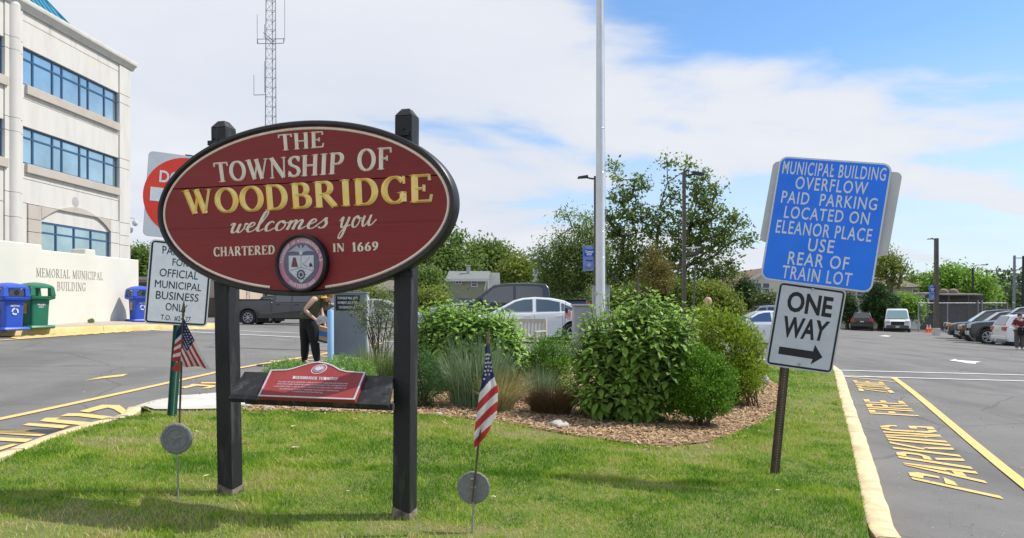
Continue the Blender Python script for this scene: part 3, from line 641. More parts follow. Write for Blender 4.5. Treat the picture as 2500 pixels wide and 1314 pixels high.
def upright(top,bot,lean=0):
    a=spos(*bot,PB); t=spos(*top,PB); s=.064; mb=MB(); zb=lawn(a.x,a.y)-.1
    b0=Vector((a.x,a.y,zb)); t0=Vector((t.x,t.y,t.z-.035)); uu=U*s; nn=Nn*s
    c=[b0-uu+nn,b0+uu+nn,b0+uu-nn,b0-uu-nn,t0-uu+nn,t0+uu+nn,t0+uu-nn,t0-uu-nn]
    mb.hexa([tuple(p) for p in c]); o=mb.build('post',blk,root,world=True,bevel=.006)
    m2=MB(); k=t0+Vector((0,0,.002)); in_=.62; q=[k-uu+nn,k+uu+nn,k+uu-nn,k-uu-nn]; h=Vector((0,0,.052))
    m2.add([tuple(p) for p in q]+[tuple(k+(p-k)*.45+h) for p in q],[(0,1,5,4),(1,2,6,5),(2,3,7,6),(3,0,4,7),(4,5,6,7)])
    m2.build('post_cap',blk,o,world=False,bevel=.003) if False else None
    ob=m2.build('post_cap',blk,root,world=True)
    # paint worn away at the foot
    m3=MB(); sb=s+.0025; u3=U*sb; n3=Nn*sb; g0=Vector((a.x,a.y,zb+.02)); hs=[.165,.12,.135,.18]
    m3.hexa([tuple(p) for p in [g0-u3+n3,g0+u3+n3,g0+u3-n3,g0-u3-n3]]+[tuple(p+Vector((0,0,hh))) for p,hh in zip([g0-u3+n3,g0+u3+n3,g0+u3-n3,g0-u3-n3],hs)])
    m3.build('worn_foot',worn,root,world=True)
    return a,t
LP_=upright((546,304),(563,1229)); RP=upright((994,275),(988,1280))
# the boards
oc=Plane((-1.516,5.27,2.2205),YAW); A_,B_=1.20,.621
T0,T1=-.012,.030   # back and face of the board measured towards the viewer
def ell(a,b,n=96): return [(a*math.cos(2*math.pi*i/n),b*math.sin(2*math.pi*i/n)) for i in range(n)]
def ellseg(a,b,lo,hi,n=80):
    pts=[]
    def xr(z): return a*math.sqrt(max(0,1-(z/b)**2))
    zs=[lo+(hi-lo)*(.5-.5*math.cos(math.pi*i/n)) for i in range(n+1)]
    R=[(xr(z),z) for z in zs]; L=[(-xr(z),z) for z in reversed(zs)]
    o=[]
    for p in R+L:
        if not o or (abs(p[0]-o[-1][0])+abs(p[1]-o[-1][1]))>1e-5: o.append(p)
    if abs(o[0][0]-o[-1][0])+abs(o[0][1]-o[-1][1])<1e-5: o.pop()
    return o
fa,fb=A_-.036,B_-.036
seam1=sum(oc.px(*p,T1)[1] for p in ((417,460),(1096,429)))/2; seam2=sum(oc.px(*p,T1)[1] for p in ((443,558),(1090,540)))/2
for lo,hi,gp in ((-fb,seam2-.0008,0),(seam2+.0008,seam1-.0035,0),(seam1+.0035,fb,0)):
    mb=MB(); plate(mb,oc,ellseg(fa,fb,lo,hi),T0,T1); mb.build('board',red,root,world=True)
mb=MB(); plate(mb,oc,ell(fa-.01,fb-.01),T0-.03,T0-.002); mb.build('backing',blk,root,world=True)
# frame: thick rounded black rim
mb=MB(); n=120; prof=[(0,-.045),(.0,.040),(-.008,.050),(-.027,.050),(-.036,.040),(-.038,.031),(-.038,-.045)]
vs=[]
for i in range(n):
    t=2*math.pi*i/n; nx,ny=math.cos(t)/A_,math.sin(t)/B_; l=math.hypot(nx,ny); nx/=l; ny/=l
    for d,hh in prof: vs.append(tuple(oc.L(A_*math.cos(t)+nx*d,B_*math.sin(t)+ny*d,hh)))
m_=len(prof); mb.add(vs,[(i*m_+j,((i+1)%n)*m_+j,((i+1)%n)*m_+(j+1)%m_,i*m_+(j+1)%m_) for i in range(n) for j in range(m_)])
mb.build('frame',blkframe,root,world=True,smooth=True,ang=40)
# cream border line, open below the seal
mb=MB(); n=160; a0,a1=-79,259; k=[]
for i in range(n+1):
    t=R_(a0+(a1-a0)*i/n); nx,ny=math.cos(t)/A_,math.sin(t)/B_; l=math.hypot(nx,ny); nx/=l; ny/=l
    k.append([oc.L(A_*math.cos(t)+nx*d,B_*math.sin(t)+ny*d,h) for d,h in ((-.044,T1+.001),(-.0495,T1+.006),(-.056,T1+.006),(-.062,T1+.001))])
mb.add([tuple(p) for r in k for p in r],[(i*4+j,i*4+j+1,i*4+j+5,i*4+j+4) for i in range(n) for j in range(3)])
mb.build('border_line',cream,root,world=True)
TN0=T1+.0012
def oword(txt,q,m,ridge=.008,thick=1.0,script=False,asp=1.0,track=.06):
    mb=MB(); fn=bil(oc,q,TN0)
    mk=lambda b:b.build('letter',m,root,world=True,fix=False)
    if script: script_word(mb,txt,fn,ridge,0,mk)
    else: serif_word(mb,txt,fn,ridge,0,asp,thick,track,mk)
oword('THE',[(678,329),(791,320),(791,360),(682,369)],cream,.007,1.1)
oword('TOWNSHIP',[(520,398),(842,371),(838,424),(527,446)],cream,.008,1.12,track=.03)
oword('OF',[(871,365),(957,359),(956,412),(873,420)],cream,.008,1.1)
oword('WOODBRIDGE',[(445,466),(1055,424),(1056,493),(452,525)],gold,.014,1.22,track=.035)
oword('welcomes',[(556,520),(800,505),(800,556),(560,569)],cream,.004,script=True)
oword('you',[(826,500),(912,492),(912,550),(828,558)],cream,.004,script=True)
oword('CHARTERED',[(521,604),(672,599),(672,621),(522,627)],cream,.004,1.3)
oword('IN',[(811,595),(841,594),(841,614),(812,616)],cream,.004,1.3)
oword('1669',[(858,592),(924,590),(925,612),(859,615)],cream,.004,1.25)
# seal
su,sv=oc.px(735,643,T1+.04); sp_=Plane(oc.L(su,sv,0),YAW); ro=.205
n=64
circ=lambda r,n=64:[(r*math.cos(2*math.pi*i/n),r*math.sin(2*math.pi*i/n)) for i in range(n)]
mb=MB(); prof=[(ro,T1),(ro,T1+.05),(ro-.012,T1+.062),(ro-.022,T1+.056),(ro-.022,T1+.03)]
vs=[tuple(sp_.L(r*math.cos(2*math.pi*i/n),r*math.sin(2*math.pi*i/n),h)) for i in range(n) for r,h in prof]
mb.add(vs,[(i*5+j,((i+1)%n)*5+j,((i+1)%n)*5+j+1,i*5+j+1) for i in range(n) for j in range(4)])
seal=mb.build('seal_rim',blkframe,root,world=True,smooth=True)
def spiece(name,polys,m,h,ms=None):
    mb=MB()
    for p in polys: plate(mb,sp_,p,h-.004,h)
    o=mb.build(name,m,root,world=True); return o
pink=mat('seal_pink',(.58,.22,.30),.5,scale=9,col2=(.66,.28,.36)); plum=mat('seal_slate',(.13,.12,.17),.5,scale=9,col2=(.16,.15,.20)); shw=mat('seal_white',(.60,.61,.66),.5,scale=20,col2=(.66,.67,.71)); dred=mat('seal_dark_red',(.18,.06,.07),.6); dk=mat('seal_black',(.03,.03,.045),.5); wlet=mat('seal_lettering',(.80,.70,.74),.5); eag=mat('seal_pale_grey',(.42,.43,.50),.55)
ri=ro-.022; h0=T1+.034
spiece('seal_ring',[circ(ri)],pink,h0); spiece('seal_disc',[circ(ri*.775)],plum,h0+.003)
q=ri/.183
sh=[(-.100*q,.055*q),(.100*q,.055*q),(.100*q,-.055*q),(.002*q,-.138*q),(-.098*q,-.055*q)]
spiece('seal_shield',[sh],shw,h0+.006)
mb=MB()
def sline(a,b,w_,h=h0+.0075):
    a=Vector((*a,0));b=Vector((*b,0)); d=(b-a).normalized(); pq=Vector((-d.y,d.x,0))*w_/2
    mb.add([tuple(sp_.L(p.x,p.y,h)) for p in (a-pq,b-pq,b+pq,a+pq)],[(0,1,2,3)])
z=lambda x,y:(x*q,y*q)
sline(z(0,.055),z(0,-.027),.002); sline(z(0,-.027),z(.1,-.055),.002); sline(z(0,-.027),z(-.098,-.055),.002)
for i in range(12):
    t=2*math.pi*i/12; c,s=math.cos(t),math.sin(t); sline(z(.008*c,-.08+.008*s),z(.045*c,-.08+.045*s),.0022 if i%1==0 else .002)
for ra,rb in ((.024,.032),(.0,.010)):
    for i in range(24):
        t0,t1=2*math.pi*i/24,2*math.pi*(i+1)/24
        mb.add([tuple(sp_.L(r*math.cos(t)*q,(-.08+r*math.sin(t)*1.05)*q,h0+.008)) for r,t in ((ra,t0),(rb,t0),(rb,t1),(ra,t1))],[(0,1,2,3)])
for i in range(8):
    x0=.016+i*.0045; x1=x0+.0045; yy=lambda x:.0-.026*((x-.016)/.036)**.6; sline(z(x0,yy(x0)),z(x1,yy(x1)),.004)
sline(z(.03,.0),z(.07,.045),.0018)
mb.build('seal_drawing',dk,root,world=True,fix=False)
spiece('seal_tower',[[z(*p) for p in ((-.078,-.025),(-.024,-.025),(-.044,.042),(-.062,.042))]],dred,h0+.0082)
spiece('seal_mound',[[z(*p) for p in ((.064,-.025),(.092,-.024),(.085,-.005),(.077,.004),(.068,-.008))]],dk,h0+.0082)
wing=[(-.012,.075),(-.04,.082),(-.07,.085),(-.105,.078),(-.075,.098),(-.045,.118),(-.035,.128),(-.022,.112),(-.006,.108),(-.008,.122),(.002,.132),(.008,.120),(.006,.108),(.022,.112),(.035,.130),(.05,.118),(.075,.100),(.105,.080),(.07,.086),(.04,.083),(.014,.075),(.010,.058),(-.010,.058)]
spiece('seal_bird',[[z(*p) for p in wing]],eag,h0+.0082)
spiece('seal_bird_body',[[z(*p) for p in ((-.012,.060),(.012,.060),(.012,.078),(.004,.090),(-.006,.090),(-.013,.076))]],shw,h0+.0092)
def arctext(txt,r,h,a0,a1,out_=True):
    mb=MB(); n=len(txt); ws=[(.55 if c in ' ' else .5 if c in 'I.1' else 1.2 if c in 'W' else 1.0) for c in txt]; tot=sum(ws); acc=0
    for c,w_ in zip(txt,ws):
        if c not in ' ':
            t0=a0+(a1-a0)*(acc+.08)/tot; t1=a0+(a1-a0)*(acc+w_-.08)/tot
            def fn(s,t):
                an=R_(t0+(t1-t0)*s); rr=(r+h*t) if out_ else (r+h-h*t); return tuple(sp_.L(rr*math.cos(an),rr*math.sin(an),h0+.002))
            text_map(mb,c,fn,.04)
        acc+=w_
    mb.build('seal_lettering',wlet,root,world=True,fix=False)
arctext('TOWNSHIP OF WOODBRIDGE, N.J.',ri*.815,ri*.125,180,2); arctext('CHARTERED 1669',ri*.815,ri*.125,232,312,False)
# brackets
for px,py in ((524,350),(985,327),(995,668),(548,690)):
    c=spos(px,py,-.03); mb=MB(); mb.box(c,(.09,.05,.035),rot=Matrix.Rotation(YAW,3,'Z')); mb.tube(c+Nn*.02+Vector((0,0,.012)),c+Nn*.02+Vector((0,0,.035)),.010,n=6); mb.build('bracket',blk,root,world=True,bevel=.002)
# shelf
FN,BN=.235,-.03
fl,fr=spos(556,972,FN),spos(947,990,FN); bl,br=spos(597,905,BN),spos(962,920,BN)
# make it a true plane: fit through the mean heights
zf=(fl.z+fr.z)/2; zb=(bl.z+br.z)/2
for p in (fl,fr): p.z=zf
for p in (bl,br): p.z=zb
shu=(fr-fl).normalized(); shv=((bl+br)/2-(fl+fr)/2); shp=Plane.frame((fl+fr+bl+br)/4,shu,shv)
th=Vector(shp.n)*.035
mb=MB(); mb.hexa([tuple(p-th) for p in (fl,fr,br,bl)]+[tuple(p) for p in (fl,fr,br,bl)]); shelf=mb.build('shelf_board',blk,root,world=True,bevel=.004)
mb=MB()
for p in ((571,942),(581,925),(945,940),(938,962)):
    u,v=shp.px(*p); mb=MB(); mb.tube(shp.L(u,v,0),shp.L(u,v,.003),.006,n=8); mb.build('screw',mat('screw_black',(.01,.01,.01),.4),root,world=True)
mb=MB(); mb.box((fl+fr)/2+Vector((0,0,-.035))-Nn*.16,((fr-fl).length*.94,.035,.045),rot=Matrix.Rotation(YAW,3,'Z')); mb.build('cross_rail',blk,root,world=True)
# plaque
plr=mat('plaque_red',(.27,.035,.036),.6,scale=4,col2=(.31,.048,.046),spec=.3); pls=mat('plaque_silver',(.55,.50,.53),.4,.3,scale=30,col2=(.66,.62,.65))
tp=[(630,968),(866,977),(893,910),(848,907),(832,903),(815,893),(795,886),(778,884),(760,886),(740,892),(715,900),(700,903),(661,904)]
c=[shp.px(*p,.03) for p in tp]
cx_=sum(p[0] for p in c)/len(c); cy_=sum(p[1] for p in c)/len(c)
mb=MB(); plate(mb,shp,c,.002,.030); mb.build('plaque',plr,root,world=True)
def inset(poly,d):
    n=len(poly); o=[]
    ar=sum(poly[i][0]*poly[(i+1)%n][1]-poly[(i+1)%n][0]*poly[i][1] for i in range(n)); sg=1 if ar>0 else -1
    for i in range(n):
        a,b,c_=poly[i-1],poly[i],poly[(i+1)%n]
        d1=Vector((b[0]-a[0],b[1]-a[1])).normalized(); d2=Vector((c_[0]-b[0],c_[1]-b[1])).normalized()
        n1=Vector((-d1.y,d1.x))*sg; n2=Vector((-d2.y,d2.x))*sg; m=(n1+n2).normalized(); k=d/max(.35,m.dot(n1)); o.append((b[0]+m.x*k,b[1]+m.y*k))
    return o
ci=inset(c,.012); mb=MB(); 
k=len(c); vs=[shp.L(*p,.0305) for p in c]+[shp.L(*p,.035) for p in c]+[shp.L(*p,.035) for p in ci]+[shp.L(*p,.0305) for p in ci]
mb.add([tuple(v) for v in vs],[(r*k+i,r*k+(i+1)%k,(r+1)*k+(i+1)%k,(r+1)*k+i) for r in range(3) for i in range(k)]); mb.build('plaque_border',pls,root,world=True)
def ptext(txt,q,weight=0):
    f=bil(shp,q,.0315); mb=MB(); text_map(mb,txt,lambda s,t:tuple(f(s,t)),weight); return mb
mb=MB(); f=bil(shp,[(716,918),(826,922),(824,929),(712,925)],.0315); serif_word(mb,'WOODBRIDGE TOWNSHIP',f,.001,0,1,1.5); mb.build('plaque_lettering',pls,root,world=True,fix=False)
lines=['THE FIRST SETTLERS MIGRATED HERE IN THE MID 1600S FOR NEW ENGLAND','WAS PURCHASED FROM THE LENNI LENAPE PEOPLE. THE TOWNSHIP WAS','CHARTERED JUNE 1, 1669 BY KING CHARLES II OF ENGLAND, COMPRISED OF','TEN SEPARATE TOWNS, IT REMAINS THE OLDEST CONTINUING','TOWNSHIP IN THE STATE OF N.J.']
qs=[((679,930.5),(850,935.5)),((677,935.8),(847,941)),((669,941.5),(846,946.8)),((682,948),(828,953)),((713,954.5),(788,957.5))]
mb=MB()
for t_,(a,b) in zip(lines,qs):
    f=bil(shp,[a,b,(b[0]-1,b[1]+2.8),(a[0]-1,a[1]+2.8)],.0315); text_map(mb,t_,lambda s,t:tuple(f(s,t)),.01)
mb.build('plaque_lettering',pls,root,world=True,fix=False)
u,v=shp.px(779,901,.032); w1,_=shp.px(798,901,.032); rr=abs(w1-u)*.95; sq=Plane.frame(shp.L(u,v,0),shp.u,shp.v)
for rad,mm,hh in ((rr,pls,.0325),(rr*.86,plr,.0335),(rr*.68,pls,.0345),(rr*.6,plum,.0355)):
    mb=MB(); plate(mb,sq,circ(rad,32),hh-.002,hh); mb.build('plaque_seal',mm,root,world=True)
mb=MB(); s_=rr*.5; plate(mb,sq,[(-s_,s_*.5),(s_,s_*.5),(s_,-s_*.3),(0,-s_),(-s_,-s_*.3)],.0355,.037); plate(mb,sq,[(-s_,s_*.55),(-s_*.3,s_),(0,s_*.7),(s_*.3,s_),(s_,s_*.55)],.0355,.037); mb.build('plaque_shield',pls,root,world=True)
# ================================================================ TRAFFIC SIGNS
alu=mat('sign_aluminium',(.50,.50,.49),.45,.4,scale=6,col2=(.56,.56,.54)); wref=mat('reflective_white',(.56,.58,.62),.4,scale=9,col2=(.62,.64,.67),spec=.6); refblue=mat('reflective_blue',(.012,.19,.90),.4,scale=3,col2=(.018,.22,.97),spec=.4); refred=mat('reflective_red',(.72,.035,.015),.35,scale=3,col2=(.78,.05,.02)); sblack=mat('sign_black',(.012,.012,.016),.4); slet=mat('sign_white_lettering',(.62,.66,.72),.4,scale=40,col2=(.76,.78,.82)); green=mat('post_green',(.008,.075,.055),.45,scale=6,col2=(.012,.10,.07)); brown=mat('post_rust_brown',(.060,.038,.025),.6,scale=10,col2=(.12,.075,.05),bump=.3)
def corner_q(pl,c,inx):  # helper
    return c
def panelset(root,pl,w_,h_,r,face,edge=None,bord=None,t=.004,name='sign_panel'):
    mb=MB(); plate(mb,pl,rrect(w_,h_,r),-t,0); o=mb.build(name,alu,root,world=True)
    mb=MB(); plate(mb,pl,rrect(w_-.008,h_-.008,r-.004),.0003,.0016); mb.build('sign_sheeting',edge or face,root,world=True)
    if bord: 
        bi,bo,bm=bord
        mb=MB(); ring(mb,pl,rrect(w_-2*bi,h_-2*bi,r-bi*.6),rrect(w_-2*bo,h_-2*bo,max(.006,r-bo)),.0026); mb.build('sign_border',bm,root,world=True,fix=False)
def stext(root,pl,rows,m,weight=.02,name='lettering',space=1.0,n=.003):
    for txt,q in rows:
        f=bil(pl,q,n); text_letters(txt,lambda s,t:tuple(f(s,t)),weight,space,lambda b:b.build('letter',m,root,world=True,fix=False))
def bolt(root,pl,px,py):
    u,v=pl.px(px,py); mb=MB(); mb.tube(pl.L(u,v,.001),pl.L(u,v,.004),.014,n=12); mb.tube(pl.L(u,v,.004),pl.L(u,v,.013),.009,.006,n=6); mb.build('bolt',steel,root,world=True,smooth=True)
def channel(root,a,b,wd,m,holes=True,yaw=0,hm=None,step=.0254*2):
    """hat-section post from a to b with a row of punched holes on its face"""
    a=Vector(a);b=Vector(b); ax=(b-a).normalized(); u=Vector((math.cos(yaw),math.sin(yaw),0)); u=(u-ax*u.dot(ax)).normalized(); n=ax.cross(u).normalized()
    if n.y>0: n=-n
    w2=wd/2; prof=[(-w2,0),(-w2*.62,0),(-w2*.42,.028),(w2*.42,.028),(w2*.62,0),(w2,0),(w2,-.004),(w2*.55,-.004),(w2*.38,.023),(-w2*.38,.023),(-w2*.55,-.004),(-w2,-.004)]
    mb=MB(); k=len(prof); vs=[tuple(p+u*x+n*y) for p in (a,b) for x,y in prof]; mb.add(vs,[(i,(i+1)%k,k+(i+1)%k,k+i) for i in range(k)]+[tuple(range(k)),tuple(range(2*k-1,k-1,-1))])
    o=mb.build('post',m,root,world=True)
    if holes:
        mb=MB(); L=(b-a).length; t=.08
        while t<L-.02:
            c=a+ax*t+n*.0292; mb.add([tuple(c+(u*math.cos(R_(45*i))+ax*math.sin(R_(45*i)))*.0058) for i in range(8)],[tuple(range(8))]); t+=step
        mb.build('punched_holes',hm,root,world=True,fix=False)['kind']='stuff'
# --- right: blue parking sign over ONE WAY on a leaning post
pb=G(1893,1158,lawn); rt=thing('overflow_parking_signpost','leaning rusty signpost with blue overflow parking sign above white ONE WAY sign','sign',pb[:])
blue=Plane((2.7984,6.60,2.2674),-.3825,-.0648,.1504); one=Plane((2.6283,6.60,1.3283),-.0385,.0794,.1399)
panelset(rt,blue,.935,1.145,.075,refblue,slet,(.008,.008,slet)); mb=MB(); plate(mb,blue,rrect(.935-.030,1.145-.030,.062),.0018,.0030); mb.build('sign_face',refblue,rt,world=True)
panelset(rt,one,.605,.765,.045,wref,None,(.013,.031,sblack))
def q4(x0,y0,x1,y1,dx,dy,h):  # TL (x0,y0) TR (x1,y1); down-vector (dx,dy)*h
    return [(x0,y0),(x1,y1),(x1+dx*h,y1+dy*h),(x0+dx*h,y0+dy*h)]
D=(-.165,.985)
rows=[('MUNICIPAL BUILDING',q4(1914,393,2166,411,*D,31)),('OVERFLOW',q4(1945,431,2121,446,*D,30)),('PAID  PARKING',q4(1911,466,2144,485,*D,29)),('LOCATED ON',q4(1918,503,2125,520,*D,29)),('ELEANOR PLACE',q4(1898,537,2131,560,*D,31)),('USE',q4(1976,582,2039,588,*D,31)),('REAR OF',q4(1927,614,2075,629,*D,31)),('TRAIN LOT',q4(1912,648,2082,668,*D,31))]
stext(rt,blue,rows,slet,.010,n=.0042,space=1.14)
stext(rt,one,[('ONE',[(1926,712),(2036,729),(2029,774),(1919,757)]),('WAY',[(1915,773),(2027,788),(2014,832),(1908,820)])],sblack,.030)
ar=[(1903,846),(1985,858),(1990,842),(2008,873),(1979,890),(1984,877),(1900,864)]
mb=MB(); vs=[one.px(*p,.003) for p in ar]; mb.add([tuple(one.L(*p,.003)) for p in vs],[tuple(range(len(vs)))]); mb.build('arrow',sblack,rt,world=True,fix=False)
for p in ((2032,415),(1990,674)): bolt(rt,blue,*p)
for p in ((1984,707),(1951,890)): bolt(rt,one,*p)
top=Vector((2.92,6.66,2.78)); bot=pb+Vector((-.02,.03,-.25)); top=bot+(Vector((P(1951,890,6.64).x-bot.x,0,P(1951,890,6.64).z-bot.z))).normalized()*3.2; 
channel(rt,bot,top,.085,brown,True,-.1,mat('hole_light',(.30,.26,.2),.9),.0254)
# grey backs of the sign fixed behind, facing the other way
bk=Plane(blue.L(.02,.14,-.035),-.3825,-.0648,.165); w0=bk.px(1878,395)[0]; 
backp=mat('sign_back_grey',(.50,.51,.50),.5,.2,scale=4,col2=(.58,.58,.56))
for pts,lab in (([(1893,395),(1960,398),(1932,598),(1849,590)],'L'),([(2120,415),(2200,419),(2172,626),(2090,618)],'R')):
    cc=[bk.px(*p) for p in pts]; cxm=sum(p[0] for p in cc)/4; cym=sum(p[1] for p in cc)/4
    ww=(math.hypot(cc[1][0]-cc[0][0],cc[1][1]-cc[0][1])+math.hypot(cc[2][0]-cc[3][0],cc[2][1]-cc[3][1]))/2; hh=math.hypot(cc[3][0]-cc[0][0],cc[3][1]-cc[0][1])
    pp=Plane.frame(bk.L(cxm,cym,0 if lab=='L' else -.012),bk.u,bk.v); mb=MB(); plate(mb,pp,rrect(ww,hh,.05),-.004,0); mb.build('rear_sign_panel',backp,rt,world=True)
# --- left: DO NOT ENTER above municipal parking sign on a green post
gb=G(417,1016,lawn); lt=thing('do_not_enter_signpost','green signpost with DO NOT ENTER sign above official municipal parking notice','sign',gb[:])
dl=8.3
prk=Plane(P(437,690,dl),.55,0,.0755); dne=Plane(P(437,690,dl)+Vector((0,0,0)),.42,0,.0655)
def fit(pl,q):
    c=[pl.px(*p) for p in q]; return c
cc=fit(prk,[(367,583),(521,600),(505,798),(351,790)]); pw=(math.dist(cc[0],cc[1])+math.dist(cc[3],cc[2]))/2; ph=(math.dist(cc[0],cc[3])+math.dist(cc[1],cc[2]))/2
pp=Plane.frame(prk.L(sum(p[0] for p in cc)/4,sum(p[1] for p in cc)/4),prk.u,prk.v)
panelset(lt,pp,pw,ph,.05,wref,None,(.013,.032,sblack))
k=.055; rows=[('PARKING',[(397,600),(488,614),(487,633),(397,619)]),('FOR',[(422,631),(460,635),(459,652),(421,648)]),('OFFICIAL',[(391,655),(485,664),(483,683),(389,674)]),('MUNICIPAL',[(379,683),(493,694),(491,711),(378,701)]),('BUSINESS',[(382,710),(486,719),(484,737),(380,729)]),('ONLY',[(405,739),(458,745),(457,763),(404,757)]),('T.O.  #24-27',[(393,768),(466,774),(465,786),(392,780)])]
stext(lt,pp,rows,sblack,.0)
dc=fit(dne,[(363,377),(562,386),(547,588),(348,581)]); dw=(math.dist(dc[0],dc[1])+math.dist(dc[3],dc[2]))/2; dh=(math.dist(dc[0],dc[3])+math.dist(dc[1],dc[2]))/2
dp=Plane.frame(dne.L(sum(p[0] for p in dc)/4,sum(p[1] for p in dc)/4),dne.u,dne.v)
panelset(lt,dp,dw,dh,.05,wref)
rad=dh*.475; mb=MB(); plate(mb,dp,circ(rad,56),.0018,.003); mb.build('red_disc',refred,lt,world=True)
mb=MB(); plate(mb,dp,[(-rad*.84,-rad*.17),(rad*.84,-rad*.17),(rad*.84,rad*.17),(-rad*.84,rad*.17)],.0032,.0045); mb.build('white_bar',slet,lt,world=True)
for txt,x0,x1,y0,y1 in (('DO NOT',-.66,.66,.32,.60),('ENTER',-.55,.55,-.62,-.34)):
    text_letters(txt,lambda s,t:tuple(dp.L((x0+(x1-x0)*s)*rad,(y0+(y1-y0)*t)*rad,.0042)),.02,1.0,lambda b:b.build('letter',slet,lt,world=True,fix=False))
topp=dp.L(0,dh*.52,-.035); channel(lt,gb+Vector((0,0,-.2)),gb+(topp-gb)*1.0,.115,green,True,.9,mat('hole_pale',(.55,.55,.5),.9),.0254*1.0)
# ================================================================ SMALL FLAGS AND GRAVE MARKERS
fr_=mat('flag_red',(.50,.035,.03),.75,scale=30,col2=(.56,.05,.04)); fw=mat('flag_white',(.70,.66,.64),.75,scale=30,col2=(.78,.74,.72)); fbl=mat('flag_blue',(.022,.028,.10),.8)
for m in (fr_,fw,fbl):
    t=m.node_tree; b=t.nodes['Principled BSDF']; o=t.nodes['Material Output']; tr=t.nodes.new('ShaderNodeBsdfTranslucent'); 
    if b.inputs['Base Color'].links: t.links.new(b.inputs['Base Color'].links[0].from_socket,tr.inputs[0])
    else: tr.inputs[0].default_value=b.inputs['Base Color'].default_value
    ms=t.nodes.new('ShaderNodeMixShader'); ms.inputs[0].default_value=.4; t.links.new(b.outputs[0],ms.inputs[1]); t.links.new(tr.outputs[0],ms.inputs[2]); t.links.new(ms.outputs[0],o.inputs[0])
rustst=mat('rusty_staff',(.045,.03,.022),.7,scale=40,col2=(.14,.09,.06)); spear=mat('spear_tip',(.11,.09,.05),.45,.5,scale=60,col2=(.18,.14,.08)); stone=mat('cast_stone',(.20,.195,.185),.75,scale=30,col2=(.25,.245,.235),bump=.3,bscale=120); rodm=mat('marker_rod',(.30,.30,.29),.6,.4,scale=30,col2=(.40,.38,.34))
def star(mb,pl,r,h,h1,mi=0,n=5,inner=.42,c=(0,0)):
    pts=[(c[0]+(r if i%2==0 else r*inner)*math.sin(math.pi*i/n),c[1]+(r if i%2==0 else r*inner)*math.cos(math.pi*i/n)) for i in range(2*n)]
    k=len(pts); mb.add([tuple(pl.L(*p,h)) for p in pts]+[tuple(pl.L(c[0],c[1],h1))],[(i,(i+1)%k,k) for i in range(k)],mi)
def staff_tip(root,a,b,tip,r=.0075):
    mb=MB(); mb.tube(a,b,r,r*.9,10); mb.build('staff',rustst,root,world=True,smooth=True)
    d=(tip-b); mb=MB(); L=d.length; dn=d.normalized(); pr=[(.009,0),(.011,.06),(.011,.12),(.008,.16),(.015,.35),(.012,.5),(.006,.8),(.0005,1)]
    pts=[b+d*t for r_,t in pr]; mb.path(pts,[p[0] for p in pr],8); mb.build('spear_tip',spear,root,world=True,smooth=True)
def flagmesh(root,surf,nu,nv,colf,name='cloth'):
    V=[];F=[];mi=[]
    for i in range(nu+1):
        for j in range(nv+1): V.append(tuple(surf(i/nu,j/nv)))
    for i in range(nu):
        for j in range(nv): F.append((i*(nv+1)+j,(i+1)*(nv+1)+j,(i+1)*(nv+1)+j+1,i*(nv+1)+j+1)); mi.append(colf((i+.5)/nu,(j+.5)/nv))
    mb=MB(); mb.v=V; mb.f=F; mb.m=mi; return mb.build(name,[fr_,fw,fbl],root,world=True,smooth=True,fix=False,ang=0)
